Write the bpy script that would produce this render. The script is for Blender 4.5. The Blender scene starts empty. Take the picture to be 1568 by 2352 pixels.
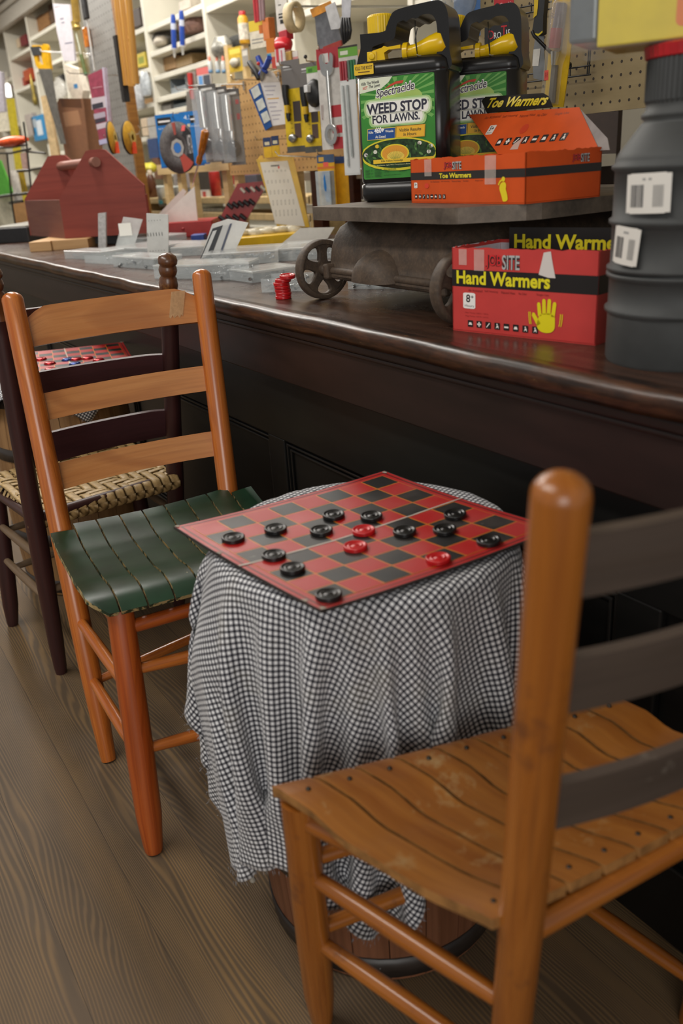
import bpy, math, random
import numpy as np
from mathutils import Vector, Matrix, geometry
random.seed(7)
S = bpy.context.scene
COL = S.collection
PI = math.pi

# ------------------------------------------------------------------ camera, world, assumed and added lights, exposure
CAM_H = 1.12
F_PX = 1950.0
PITCH, ROLL, YAW = 0.38906546, -0.06847278, 0.54764106
_h = Vector((-math.cos(YAW), math.sin(YAW), 0)); _up = Vector((0, 0, 1)); _rt = _h.cross(_up)
FW = _h * math.cos(PITCH) - _up * math.sin(PITCH)
_u = _up * math.cos(PITCH) + _h * math.sin(PITCH)
RT = _rt * math.cos(ROLL) + _u * math.sin(ROLL)
UP = _u * math.cos(ROLL) - _rt * math.sin(ROLL)
EYE = Vector((0, 0, CAM_H))
cd = bpy.data.cameras.new('camera'); cam = bpy.data.objects.new('camera', cd); COL.objects.link(cam)
cam.matrix_world = Matrix(((RT.x, UP.x, -FW.x, EYE.x), (RT.y, UP.y, -FW.y, EYE.y), (RT.z, UP.z, -FW.z, EYE.z), (0, 0, 0, 1)))
cd.sensor_fit = 'VERTICAL'; cd.sensor_height = 36.0; cd.lens = 36.0 * F_PX / 2352.0
cd.clip_start = 0.02
cd.dof.use_dof = True; cd.dof.focus_distance = 1.75; cd.dof.aperture_fstop = 3.8
S.camera = cam

w = bpy.data.worlds.new('world'); S.world = w; w.use_nodes = True
w.node_tree.nodes['Background'].inputs[0].default_value = (1.0, 0.97, 0.93, 1)
w.node_tree.nodes['Background'].inputs[1].default_value = 0.34

def area(name, loc, size, power, target=None, col=(1, 0.955, 0.89)):
    l = bpy.data.lights.new(name, 'AREA'); l.shape = 'RECTANGLE'; l.size, l.size_y = size
    l.energy = power; l.color = col
    o = bpy.data.objects.new(name, l); COL.objects.link(o); o.location = loc
    if target is not None:
        o.rotation_euler = (Vector(target) - Vector(loc)).to_track_quat('-Z', 'Y').to_euler()
    return o
area('assumed_lamp_shop', (-1.7, -0.8, 2.85), (2.6, 0.35), 50)  # unseen overhead lamp, assumed above the customer side
area('assumed_window_light', (2.4, -1.7, 1.7), (1.8, 1.9), 52, (-1.2, 0.4, 0.6), (1, 0.97, 0.93))  # assumed window out of view, added for the long highlights on the chair posts
area('assumed_lamp_aisle', (-4.6, 0.9, 2.9), (3.0, 0.3), 84)  # assumed lamp out of view, set over the counter to light the pegboard front
area('assumed_lamp_aisle_back', (-4.9, 2.2, 2.9), (3.0, 0.25), 45)  # another unseen lamp, assumed above the aisle behind the counter
area('added_light_far', (-8.6, 1.3, 2.9), (2.6, 0.4), 100)  # no known lamp here: light added to brighten the far left shelves
S.view_settings.view_transform = 'Standard'; S.view_settings.look = 'None'
S.view_settings.gamma = 1.0; S.view_settings.use_curve_mapping = False
S.view_settings.exposure = 0.0

# ------------------------------------------------------------------ from a pixel of the photograph to a point in the room
def ray(px, py):
    return RT * ((px - 784) / F_PX) - UP * ((py - 1176) / F_PX) + FW
def P(px, py, x=None, y=None, z=None):
    d = ray(px, py)
    if z is not None: t = (z - EYE.z) / d.z
    elif y is not None: t = y / d.y
    else: t = x / d.x
    return EYE + d * t
def near(px, py, A, B):
    A = Vector(A); B = Vector(B); d = ray(px, py).normalized(); u = B - A; q = A - EYE
    a = u.dot(u); b = u.dot(d); dd = u.dot(q); e = d.dot(q)
    s = (b * e - dd) / (a - b * b)
    return A + u * s
def proj(p):
    q = Vector(p) - EYE; d = q.dot(FW); return 784 + F_PX * q.dot(RT) / d, 1176 - F_PX * q.dot(UP) / d
def span(p, U, n):       # length along U from p that covers n pixels
    p = Vector(p); U = Vector(U); a = proj(p); lo, hi = 0.0, 3.0
    for _ in range(50):
        m = (lo + hi) / 2; b = proj(p + U * m)
        if math.hypot(b[0] - a[0], b[1] - a[1]) < n: lo = m
        else: hi = m
    return lo
def depth(p): return (Vector(p) - EYE).dot(FW)

# ------------------------------------------------------------------ materials
def lin(c): return c / 12.92 if c <= 0.04045 else ((c + 0.055) / 1.055) ** 2.4
def rgb(h): return tuple(lin(int(h[i:i + 2], 16) / 255) for i in (0, 2, 4)) + (1,)
class NT:
    def __init__(s, name):
        s.m = bpy.data.materials.new(name); s.m.use_nodes = True
        s.t = s.m.node_tree; s.n = s.t.nodes; s.b = s.n['Principled BSDF']
    def node(s, typ, **kw):
        nd = s.n.new(typ)
        for k, v in kw.items():
            if k.startswith('i_'):
                key = k[2:]; key = int(key) if key.isdigit() else key.replace('_', ' ')
                s.put(v, nd.inputs[key])
            else: setattr(nd, k, v)
        return nd
    def put(s, v, sock):
        if isinstance(v, bpy.types.NodeSocket): s.t.links.new(v, sock)
        else: sock.default_value = v
    def math(s, op, a, b=0.0, c=None):
        nd = s.n.new('ShaderNodeMath'); nd.operation = op
        s.put(a, nd.inputs[0]); s.put(b, nd.inputs[1])
        if c is not None: s.put(c, nd.inputs[2])
        return nd.outputs[0]
    def mix(s, f, a, b, blend='MIX'):
        nd = s.n.new('ShaderNodeMix'); nd.data_type = 'RGBA'; nd.blend_type = blend
        s.put(f, nd.inputs[0]); s.put(a, nd.inputs[6]); s.put(b, nd.inputs[7])
        return nd.outputs[2]
    def noise(s, vec, scale, detail=3, rough=0.55, dist=0.0):
        nd = s.n.new('ShaderNodeTexNoise'); nd.inputs['Scale'].default_value = scale
        nd.inputs['Detail'].default_value = detail; nd.inputs['Roughness'].default_value = rough
        nd.inputs['Distortion'].default_value = dist
        if vec is not None: s.t.links.new(vec, nd.inputs['Vector'])
        return nd.outputs[0]
    def ramp(s, f, lo, hi):
        nd = s.n.new('ShaderNodeMapRange'); s.put(f, nd.inputs[0]); nd.inputs[1].default_value = lo; nd.inputs[2].default_value = hi
        nd.clamp = True
        return nd.outputs[0]
    def mapping(s, vec, scale, loc=None):
        nd = s.n.new('ShaderNodeMapping'); s.t.links.new(vec, nd.inputs[0]); nd.inputs['Scale'].default_value = scale
        if loc is not None: s.put(loc, nd.inputs['Location'])
        return nd.outputs[0]
    def bump(s, h, strength, dist=0.002):
        nd = s.n.new('ShaderNodeBump'); nd.inputs['Strength'].default_value = strength; nd.inputs['Distance'].default_value = dist
        s.t.links.new(h, nd.inputs['Height']); s.t.links.new(nd.outputs[0], s.b.inputs['Normal'])
    def coord(s, which='Object'):
        return s.n.new('ShaderNodeTexCoord').outputs[which]
MATS = {}
def mat(h, rough=0.5, metal=0.0, alpha=None, trans=None, var=0.12, vscale=40.0, spec=None, coat=0.0):
    key = (h, rough, metal, alpha, trans, var, vscale, spec, coat)
    if key in MATS: return MATS[key]
    t = NT('paint_' + h); c = rgb(h)
    if var > 0:
        n = t.noise(t.coord(), vscale, 3)
        dark = tuple(x * (1 - var) for x in c[:3]) + (1,); lite = tuple(min(1, x * (1 + var)) for x in c[:3]) + (1,)
        t.t.links.new(t.mix(t.ramp(n, 0.35, 0.65), dark, lite), t.b.inputs['Base Color'])
    else: t.b.inputs['Base Color'].default_value = c
    t.b.inputs['Roughness'].default_value = rough; t.b.inputs['Metallic'].default_value = metal
    if coat: t.b.inputs['Coat Weight'].default_value = coat; t.b.inputs['Coat Roughness'].default_value = 0.15
    if spec is not None: t.b.inputs['Specular IOR Level'].default_value = spec
    if alpha is not None: t.b.inputs['Alpha'].default_value = alpha
    if trans is not None:
        t.b.inputs['Transmission Weight'].default_value = trans; t.b.inputs['IOR'].default_value = 1.2
    MATS[key] = t.m
    return t.m
def ink(h): return mat(h, 0.45, var=0.0)
def wood(name, c1, c2, c3=None, rough=0.4, across=55.0, along=2.2, coat=0.0, wear=None, wear_lo=0.62, wear_hi=0.7, bump=0.15, ring=0.0):
    # grain runs along u of the uv map, in metres
    t = NT(name); uv = t.n.new('ShaderNodeUVMap').outputs[0]
    rnd = t.n.new('ShaderNodeObjectInfo').outputs['Random']
    off = t.n.new('ShaderNodeCombineXYZ'); t.put(t.math('MULTIPLY', rnd, 37.0), off.inputs[0]); t.put(t.math('MULTIPLY', rnd, 91.0), off.inputs[1])
    g = t.mapping(uv, (along, across, 1), off.outputs[0])
    n1 = t.noise(g, 1.0, 5, 0.6, 0.6)
    g2 = t.mapping(uv, (along * 2.5, across * 5, 1), off.outputs[0])
    n2 = t.noise(g2, 1.0, 2, 0.5)
    base = t.mix(t.ramp(n1, 0.35, 0.66), rgb(c1), rgb(c2))
    base = t.mix(t.math('MULTIPLY', t.ramp(n2, 0.5, 0.75), 0.35), base, rgb(c3 or c1))
    if ring:
        g3 = t.mapping(uv, (along * 0.9, across * 0.16, 1), off.outputs[0])
        r = t.math('SINE', t.math('MULTIPLY', t.noise(g3, 1.0, 2, 0.4, 0.4), 60.0))
        base = t.mix(t.math('MULTIPLY', t.ramp(r, 0.3, 1.0), ring), base, rgb(c3 or c1))
    if wear:
        wn = t.noise(t.coord(), 14.0, 6, 0.7)
        base = t.mix(t.ramp(wn, wear_lo, wear_hi), base, rgb(wear))
    t.t.links.new(base, t.b.inputs['Base Color'])
    t.t.links.new(t.math('ADD', t.math('MULTIPLY', n2, 0.2), rough - 0.1), t.b.inputs['Roughness'])
    if coat: t.b.inputs['Coat Weight'].default_value = coat; t.b.inputs['Coat Roughness'].default_value = 0.2
    if bump: t.bump(n1, bump, 0.001)
    return t.m

# ------------------------------------------------------------------ mesh collector: everything added to one MB becomes ONE mesh object
class MB:
    def __init__(s): s.v = []; s.f = []; s.m = []; s.uv = []; s.sm = []
    def add(s, verts, faces, mi=0, uvs=None, smooth=True):
        o = len(s.v); s.v += [tuple(p) for p in verts]
        for i, f in enumerate(faces):
            s.f.append([o + k for k in f]); s.m.append(mi); s.sm.append(smooth)
            s.uv.append(uvs[i] if uvs else [(0, 0)] * len(f))
        return s
    def box(s, c, size, R=None, mi=0, grain=0, taper=1.0):
        hx, hy, hz = size[0] / 2, size[1] / 2, size[2] / 2
        R = R or Matrix.Identity(3); c = Vector(c)
        L = [Vector((sx * hx * (taper if sz > 0 else 1), sy * hy * (taper if sz > 0 else 1), sz * hz)) for sz in (-1, 1) for sy in (-1, 1) for sx in (-1, 1)]
        F = [(0, 2, 3, 1), (4, 5, 7, 6), (0, 1, 5, 4), (2, 6, 7, 3), (0, 4, 6, 2), (1, 3, 7, 5)]
        ax = [2, 2, 1, 1, 0, 0]
        uvs = []
        for f, a in zip(F, ax):
            oth = [k for k in (0, 1, 2) if k != a]
            if grain in oth: u = grain; v_ = [k for k in oth if k != grain][0]
            else: u, v_ = oth
            uvs.append([(L[k][u], L[k][v_] + a * 0.37) for k in f])
        return s.add([c + R @ p for p in L], F, mi, uvs, False)
    def rings(s, rings, closed=True, cap=True, mi=0, smooth=True, vlen=None):
        n = len(rings[0]); V = [Vector(p) for r in rings for p in r]; F = []; U = []
        acc = [0.0]
        for i in range(1, len(rings)):
            a = sum((Vector(p) for p in rings[i - 1]), Vector()) / n; b = sum((Vector(p) for p in rings[i]), Vector()) / n
            acc.append(acc[-1] + max((b - a).length, 1e-4))
        per = [0.0]
        big = max(rings, key=lambda r: (Vector(r[0]) - Vector(r[n // 2])).length)
        for j in range(n): per.append(per[-1] + (Vector(big[(j + 1) % n]) - Vector(big[j])).length)
        for i in range(len(rings) - 1):
            for j in range(n if closed else n - 1):
                k = (j + 1) % n
                F.append((i * n + j, i * n + k, (i + 1) * n + k, (i + 1) * n + j))
                U.append([(acc[i], per[j]), (acc[i], per[j + 1]), (acc[i + 1], per[j + 1]), (acc[i + 1], per[j])])
        s.add(V, F, mi, U, smooth)
        if cap and closed:
            for r, rev in ((rings[0], True), (rings[-1], False)):
                idx = list(range(n)); idx = idx[::-1] if rev else idx
                s.add(r, [idx], mi, [[(Vector(r[k]).x, Vector(r[k]).y) for k in idx]], False)
        return s
    def tube(s, path, radii, n=12, mi=0, cap=True, ref=None, squash=1.0):
        path = [Vector(p) for p in path]
        if not hasattr(radii, '__len__'): radii = [radii] * len(path)
        R = []; prev = None
        for i, p in enumerate(path):
            t = (path[min(i + 1, len(path) - 1)] - path[max(i - 1, 0)]).normalized()
            a = Vector(ref) if ref is not None else (prev if prev is not None else (Vector((0, 0, 1)) if abs(t.z) < 0.9 else Vector((1, 0, 0))))
            a = (a - t * a.dot(t)).normalized(); b = t.cross(a); prev = a
            R.append([p + (a * math.cos(q) + b * math.sin(q) * squash) * radii[i] for q in [2 * PI * k / n for k in range(n)]])
        return s.rings(R, True, cap, mi)
    def cyl(s, a, b, r0, r1=None, n=16, mi=0): return s.tube([a, b], [r0, r0 if r1 is None else r1], n, mi)
    def lathe(s, prof, c=(0, 0, 0), axis=(0, 0, 1), n=24, mi=0, cap=True):
        ax = Vector(axis).normalized(); a = Vector((1, 0, 0)) if abs(ax.x) < 0.9 else Vector((0, 1, 0))
        a = (a - ax * a.dot(ax)).normalized(); b = ax.cross(a); c = Vector(c)
        R = [[c + ax * z + (a * math.cos(q) + b * math.sin(q)) * max(r, 1e-5) for q in [2 * PI * k / n for k in range(n)]] for r, z in prof]
        return s.rings(R, True, cap, mi)
    def prism(s, poly, O, U, V, th, mi=0, smooth=False, back=False):
        # poly in the U,V plane, extruded along N = U x V by th
        O, U, V = Vector(O), Vector(U), Vector(V); N = U.cross(V).normalized()
        A = [O + U * x + V * y for x, y in poly]; B = [p + N * th for p in A]; n = len(poly)
        tri = geometry.tessellate_polygon([[Vector((x, y, 0)) for x, y in poly]])
        ar = sum(poly[i][0] * poly[(i + 1) % n][1] - poly[(i + 1) % n][0] * poly[i][1] for i in range(n))
        ft = []; fb = []
        for t3 in tri:
            t3 = list(t3); a = (poly[t3[1]][0] - poly[t3[0]][0]) * (poly[t3[2]][1] - poly[t3[0]][1]) - (poly[t3[2]][0] - poly[t3[0]][0]) * (poly[t3[1]][1] - poly[t3[0]][1])
            if a < 0: t3 = t3[::-1]
            ft.append(t3); fb.append(t3[::-1])
        s.add(B, ft, mi, [[poly[k] for k in f] for f in ft], False)
        s.add(A, fb, mi, [[poly[k] for k in f] for f in fb], False)
        sd = []; su = []; acc = 0
        for i in range(n):
            j = (i + 1) % n; L = math.hypot(poly[j][0] - poly[i][0], poly[j][1] - poly[i][1])
            sd.append((i, j, n + j, n + i) if ar > 0 else (j, i, n + i, n + j)); su.append([(acc, 0), (acc + L, 0), (acc + L, th), (acc, th)]); acc += L
        s.add(A + B, sd, mi, su, smooth)
        return s
    def sheet(s, fn, nu, nv, th=0.0, mi=0, smooth=True, uvscale=(1, 1)):
        G = [[Vector(fn(i / nu, j / nv)) for j in range(nv + 1)] for i in range(nu + 1)]
        def idx(i, j): return i * (nv + 1) + j
        flat = [p for r in G for p in r]
        F = [(idx(i, j), idx(i + 1, j), idx(i + 1, j + 1), idx(i, j + 1)) for i in range(nu) for j in range(nv)]
        U = [[(i / nu * uvscale[0], j / nv * uvscale[1]), ((i + 1) / nu * uvscale[0], j / nv * uvscale[1]), ((i + 1) / nu * uvscale[0], (j + 1) / nv * uvscale[1]), (i / nu * uvscale[0], (j + 1) / nv * uvscale[1])] for i in range(nu) for j in range(nv)]
        if th == 0: return s.add(flat, F, mi, U, smooth)
        N = []
        for i in range(nu + 1):
            for j in range(nv + 1):
                a = G[min(i + 1, nu)][j] - G[max(i - 1, 0)][j]; b = G[i][min(j + 1, nv)] - G[i][max(j - 1, 0)]
                N.append(a.cross(b).normalized())
        low = [p - n * th for p, n in zip(flat, N)]
        s.add(flat, F, mi, U, smooth); s.add(low, [f[::-1] for f in F], mi, [u[::-1] for u in U], smooth)
        per = [(i, 0) for i in range(nu)] + [(nu, j) for j in range(nv)] + [(i, nv) for i in range(nu, 0, -1)] + [(0, j) for j in range(nv, 0, -1)]
        k = len(per); pt = [flat[idx(*q)] for q in per]; pl = [low[idx(*q)] for q in per]
        s.add(pt + pl, [((a + 1) % k, a, k + a, k + (a + 1) % k) for a in range(k)], mi, [[(a * .01, 0), (a * .01 + .01, 0), (a * .01 + .01, th), (a * .01, th)] for a in range(k)], False)
        return s
    def mesh(s, name, mats):
        me = bpy.data.meshes.new(name); me.from_pydata(s.v, [], s.f)
        for m in (mats if isinstance(mats, (list, tuple)) else [mats]): me.materials.append(m)
        me.polygons.foreach_set('material_index', s.m); me.polygons.foreach_set('use_smooth', s.sm)
        uvl = me.uv_layers.new(name='UVMap'); flat = [c for f in s.uv for q in f for c in q]
        uvl.data.foreach_set('uv', flat); me.update()
        return me

def build(name, mb, mats, parent=None, bevel=0.0, sub=0, label=None):
    o = bpy.data.objects.new(name, mb.mesh(name, mats)); COL.objects.link(o)
    if parent is not None:
        o.parent = parent
        if parent.type == 'EMPTY': o.matrix_parent_inverse = Matrix(parent['_inv']) if '_inv' in parent else Matrix.Translation(-parent.location)
    if bevel:
        b = o.modifiers.new('bevel', 'BEVEL'); b.width = bevel; b.segments = 2; b.limit_method = 'ANGLE'; b.angle_limit = 0.6
    if sub:
        b = o.modifiers.new('sub', 'SUBSURF'); b.levels = sub; b.render_levels = sub
    if label: o['label'] = label
    return o
def tag(o, label, cat, group=None, kind=None):
    if kind: o['kind'] = kind
    else: o['label'] = label; o['category'] = cat
    if group: o['group'] = group
    return o
def thing(name, base, label, cat, group=None):
    o = bpy.data.objects.new(name, None); COL.objects.link(o); o.location = Vector(base); o.empty_display_size = 0.03
    return tag(o, label, cat, group)
def struct(name, mb, m, bevel=0.0):
    o = build(name, mb, m, None, bevel); o['kind'] = 'structure'; return o
def dup(root, delta, label, rz=0.0):
    r = root.copy(); COL.objects.link(r); r.location = root.location + Vector(delta); r.rotation_euler = (0, 0, rz); r['label'] = label
    for ch in root.children:
        c = ch.copy(); COL.objects.link(c); c.parent = r; c.matrix_parent_inverse = ch.matrix_parent_inverse.copy()
        for g in ch.children:
            d = g.copy(); COL.objects.link(d); d.parent = c
    return r

# ------------------------------------------------------------------ printed graphics: flat layers and lettering gathered in one mesh
_fonts = {}
def glyphs(txt, bold=0.0, shear=0.0):
    k = (txt, bold, shear)
    if k not in _fonts:
        c = bpy.data.curves.new('letters', 'FONT'); c.body = txt; c.size = 1.0; c.offset = bold; c.shear = shear; c.resolution_u = 3; c.fill_mode = 'FRONT'
        o = bpy.data.objects.new('letters', c); me = bpy.data.meshes.new_from_object(o)
        V = [(v.co.x, v.co.y) for v in me.vertices]; F = [list(p.vertices) for p in me.polygons]
        bpy.data.objects.remove(o); bpy.data.curves.remove(c); bpy.data.meshes.remove(me)
        _fonts[k] = (V, F)
    return _fonts[k]
class Print:
    def __init__(s): s.L = []; s.z = 0; s.mats = []
    def mi(s, h):
        m = ink(h) if isinstance(h, str) else h
        if m not in s.mats: s.mats.append(m)
        return s.mats.index(m)
    def up(s, k=1): s.z += k; return s
    def poly(s, pts, h):
        tri = [list(t) for t in geometry.tessellate_polygon([[Vector((x, y, 0)) for x, y in pts]])]
        s.L.append((list(pts), tri, s.mi(h), s.z)); return s
    def rect(s, x0, y0, x1, y1, h, r=0.0, skew=0.0):
        if r <= 0: return s.poly([(x0, y0), (x1, y0), (x1 + skew, y1), (x0 + skew, y1)], h)
        pts = []
        for cx, cy, a0 in ((x1 - r, y0 + r, -90), (x1 - r, y1 - r, 0), (x0 + r, y1 - r, 90), (x0 + r, y0 + r, 180)):
            pts += [(cx + r * math.cos(math.radians(a0 + k * 30)), cy + r * math.sin(math.radians(a0 + k * 30))) for k in range(4)]
        return s.poly(pts, h)
    def ell(s, cx, cy, rx, ry, h, n=28, a=0.0):
        ca, sa = math.cos(a), math.sin(a)
        return s.poly([(cx + rx * math.cos(q) * ca - ry * math.sin(q) * sa, cy + rx * math.cos(q) * sa + ry * math.sin(q) * ca) for q in [2 * PI * k / n for k in range(n)]], h)
    def text(s, txt, x0, y0, x1, y1, h, bold=0.0, shear=0.0, slope=0.0):
        V, F = glyphs(txt, bold, shear)
        if not V: return s
        ax = min(v[0] for v in V); bx = max(v[0] for v in V); ay = min(v[1] for v in V); by = max(v[1] for v in V)
        pts = [(x0 + (x - ax) / (bx - ax) * (x1 - x0), y0 + (y - ay) / max(by - ay, 1e-6) * (y1 - y0)) for x, y in V]
        if slope: pts = [(x, y + (x - x0) * slope) for x, y in pts]
        s.L.append((pts, F, s.mi(h), s.z)); return s
    def build(s, name, O, U, V, parent, W=1.0, H=1.0, lift=0.0004, step=0.00012, fn=None, label=None):
        U = Vector(U).normalized(); V = Vector(V).normalized(); N = U.cross(V); O = Vector(O); mb = MB()
        for pts, F, mi, z in s.L:
            if fn: vs = [fn(x * W, y * H, lift + z * step) for x, y in pts]
            else: vs = [O + U * (x * W) + V * (y * H) + N * (lift + z * step) for x, y in pts]
            # orient every face towards N
            FF = []
            for f in F:
                a = sum(pts[f[i]][0] * pts[f[(i + 1) % len(f)]][1] - pts[f[(i + 1) % len(f)]][0] * pts[f[i]][1] for i in range(len(f)))
                FF.append(f if a > 0 else f[::-1])
            mb.add(vs, FF, mi, None, False)
        return build(name, mb, s.mats, parent, label=label)
def rotz(a): return Matrix.Rotation(a, 3, 'Z')
# ------------------------------------------------------------------ setting: floor, back wall, end wall, ceiling
def floor_mat():
    t = NT('floor_planks'); co = t.coord('Object'); sp = t.node('ShaderNodeSeparateXYZ', i_0=co)
    x, y = sp.outputs[0], sp.outputs[1]
    row = t.math('FLOOR', t.math('DIVIDE', t.math('ADD', y, 0.03), 0.132))
    fr = t.math('FRACT', t.math('DIVIDE', t.math('ADD', y, 0.03), 0.132))
    wn = t.node('ShaderNodeTexWhiteNoise', noise_dimensions='1D', i_W=row)
    off = t.node('ShaderNodeCombineXYZ', i_0=t.math('MULTIPLY', wn.outputs[0], 40.0), i_1=t.math('MULTIPLY', wn.outputs[0], 7.0))
    v = t.node('ShaderNodeVectorMath', operation='ADD', i_0=co, i_1=off.outputs[0]).outputs[0]
    warp = t.noise(t.mapping(v, (0.9, 7.0, 1)), 1.0, 2, 0.45, 0.2)
    fine = t.noise(t.mapping(v, (3.0, 60.0, 1)), 1.0, 3, 0.6)
    ph = t.math('ADD', t.math('MULTIPLY', y, 1350.0), t.math('MULTIPLY', warp, 190.0))
    ph = t.math('ADD', ph, t.math('MULTIPLY', fine, 5.0))
    ln = t.ramp(t.math('SINE', ph), -0.5, 0.9)
    tone = t.noise(t.mapping(v, (1.6, 9.0, 1)), 1.0, 4, 0.6)
    a = t.mix(t.ramp(tone, 0.3, 0.7), rgb('463a2c'), rgb('64523c'))
    b = t.mix(t.ramp(tone, 0.4, 0.75), rgb('715c42'), rgb('977544'))
    base = t.mix(t.math('MULTIPLY', ln, 0.75), a, b)
    wear = t.noise(co, 2.6, 5, 0.6)
    base = t.mix(t.math('MULTIPLY', t.ramp(wear, 0.45, 0.7), 0.45), base, rgb('675748'))
    base = t.mix(t.math('MULTIPLY', t.math('SUBTRACT', 1.0, t.ramp(wn.outputs[0], 0.0, 1.0)), 0.25), base, rgb('4f4031'))
    seam = t.math('LESS_THAN', t.math('ABSOLUTE', t.math('SUBTRACT', fr, 0.5)), 0.496)
    base = t.mix(seam, rgb('3d3226'), base)
    t.t.links.new(base, t.b.inputs['Base Color']); t.b.inputs['Roughness'].default_value = 0.66; t.b.inputs['Specular IOR Level'].default_value = 0.35
    h = t.math('ADD', t.math('MULTIPLY', ln, 0.5), t.math('MULTIPLY', seam, .4))
    t.bump(h, 0.35, 0.001)
    return t.m
struct('floor', MB().box((-5.0, 0.3, -0.025), (13.4, 6.4, 0.05)), floor_mat())
plaster = mat('b9ad97', 0.8, var=0.06, vscale=3)
struct('wall_back', MB().box((-5.3, 3.12, 1.5), (12.8, 0.06, 3.1)), plaster)
struct('wall_left', MB().box((-11.6, 0.6, 1.5), (0.06, 5.5, 3.1)), plaster)
struct('ceiling', MB().box((-5.3, 0.6, 3.05), (12.8, 6.0, 0.05)), mat('d9d2c2', 0.8, var=0.04, vscale=3))

# ------------------------------------------------------------------ the long shop counter
HC = 0.86
YE = 0.795          # front edge of the worktop
YB = 1.86           # its back edge
def counter_mat():
    t = NT('old_dark_counter_wood'); uv = t.n.new('ShaderNodeUVMap').outputs[0]; co = t.coord()
    n1 = t.noise(t.mapping(uv, (1.6, 42, 1)), 1.0, 5, 0.62, 0.5)
    base = t.mix(t.ramp(n1, 0.3, 0.7), rgb('2c1e17'), rgb('4a3226'))
    w1 = t.noise(co, 9.0, 6, 0.7); w2 = t.noise(t.mapping(co, (12, 12, 12)), 6.0, 4, 0.7)
    base = t.mix(t.math('MULTIPLY', t.ramp(w1, 0.56, 0.74), 0.55), base, rgb('6d5847'))
    base = t.mix(t.ramp(w2, 0.70, 0.76), base, rgb('8a7562'))
    t.t.links.new(base, t.b.inputs['Base Color'])
    t.t.links.new(t.math('ADD', t.math('MULTIPLY', w1, 0.3), 0.14), t.b.inputs['Roughness'])
    t.bump(t.math('ADD', n1, t.math('MULTIPLY', w1, 1.2)), 0.25, 0.0015)
    return t.m
def edge_mat():
    t = NT('worn_counter_edge'); co = t.coord()
    w1 = t.noise(t.mapping(co, (6, 20, 40)), 2.0, 6, 0.7)
    base = t.mix(t.ramp(w1, 0.42, 0.72), rgb('24160f'), rgb('573520'))
    w2 = t.noise(t.mapping(co, (10, 20, 60)), 3.0, 5, 0.75)
    base = t.mix(t.ramp(w2, 0.66, 0.74), base, rgb('b98f5f'))
    t.t.links.new(base, t.b.inputs['Base Color']); t.b.inputs['Roughness'].default_value = 0.32
    t.bump(w1, 0.3, 0.002)
    return t.m
def black_paint(name, c, c2, wear, lo=0.70):
    t = NT(name); co = t.coord()
    n = t.noise(t.mapping(co, (2, 9, 9)), 2.0, 4, 0.6)
    base = t.mix(t.ramp(n, 0.35, 0.7), rgb(c), rgb(c2))
    w1 = t.noise(t.mapping(co, (1.0, 3, 5)), 9.0, 7, 0.75)
    base = t.mix(t.ramp(w1, lo, lo + 0.05), base, rgb(wear))
    t.t.links.new(base, t.b.inputs['Base Color']); t.b.inputs['Roughness'].default_value = 0.42
    t.bump(w1, 0.12, 0.001)
    return t.m
ct = thing('store_counter', (-3.4, 1.3, 0), 'long dark wooden store counter with panelled black front', 'counter')
CX0, CX1 = -6.4, 0.15
build('worktop', MB().box(((CX0 + CX1) / 2, (YE + 0.03 + YB) / 2, HC - 0.0175), (CX1 - CX0, YB - YE - 0.03, 0.035)), counter_mat(), ct)
nose = MB()
prof = [(YE + 0.032, HC), (YE + 0.012, HC - 0.0005), (YE + 0.003, HC - 0.004), (YE - 0.001, HC - 0.013), (YE + 0.001, HC - 0.026), (YE + 0.006, HC - 0.034), (YE + 0.032, HC - 0.035)]
NX = 160; rr = []
for i in range(NX + 1):
    x = CX0 + (CX1 - CX0) * i / NX
    j = 0.0025 * math.sin(x * 9.1) + 0.0018 * math.sin(x * 23 + 1) + random.uniform(-.0012, .0012)
    rr.append([Vector((x, yy + (j if 0 < k < 6 else 0), zz + (0.4 * j if 1 < k < 4 else 0))) for k, (yy, zz) in enumerate(prof)])
nose.rings([[r[k] for k in range(7)][::-1] for r in rr], True, True)
build('edge_nosing', nose, edge_mat(), ct, label='worn brown rounded front edge of the worktop')
dark = black_paint('dark_brown_apron_paint', '1c100c', '2a1a16', '5d3a26', 0.72)
black = black_paint('black_panel_paint', '0c0b0a', '151412', '3a3633', 0.75)
YA = YE + 0.035
ZA = P(834, 939, y=YA).z     # lower edge of the apron
build('apron', MB().box(((CX0 + CX1) / 2, YA + 0.0125, (HC - 0.035 + ZA) / 2), (CX1 - CX0, 0.025, HC - 0.035 - ZA)), dark, ct, 0.003)
mo = MB()
for (yy, zz, h, d) in ((YA - 0.004, HC - 0.045, 0.016, 0.022), (YA - 0.001, HC - 0.060, 0.010, 0.012)):
    mo.box(((CX0 + CX1) / 2, yy, zz), (CX1 - CX0, d, h))
build('moulding', mo, dark, ct, 0.004)
YP = YA + 0.05               # panelled front
build('front_panel', MB().box(((CX0 + CX1) / 2, YP + 0.012, ZA / 2 + 0.01), (CX1 - CX0, 0.024, ZA + 0.02)), black, ct)
zr = P(690, 1038, y=YP).z    # top rail lower edge
xs = [P(650, 1060, y=YP).x]; step = P(1475, 1450, y=YP).x - xs[0]
fr = MB(); fr.box(((CX0 + CX1) / 2, YP - 0.007, (ZA + zr + 0.012) / 2 + 0.006), (CX1 - CX0, 0.014, ZA - zr - 0.012))
fr.box(((CX0 + CX1) / 2, YP - 0.007, 0.07), (CX1 - CX0, 0.014, 0.14))
XST = [xs[0] + step * k for k in range(-6, 2)]
for x in XST: fr.box((x, YP - 0.007, zr / 2 + 0.01), (0.075, 0.0142, zr + 0.02))
build('panel_frame', fr, black, ct, 0.003)
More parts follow.
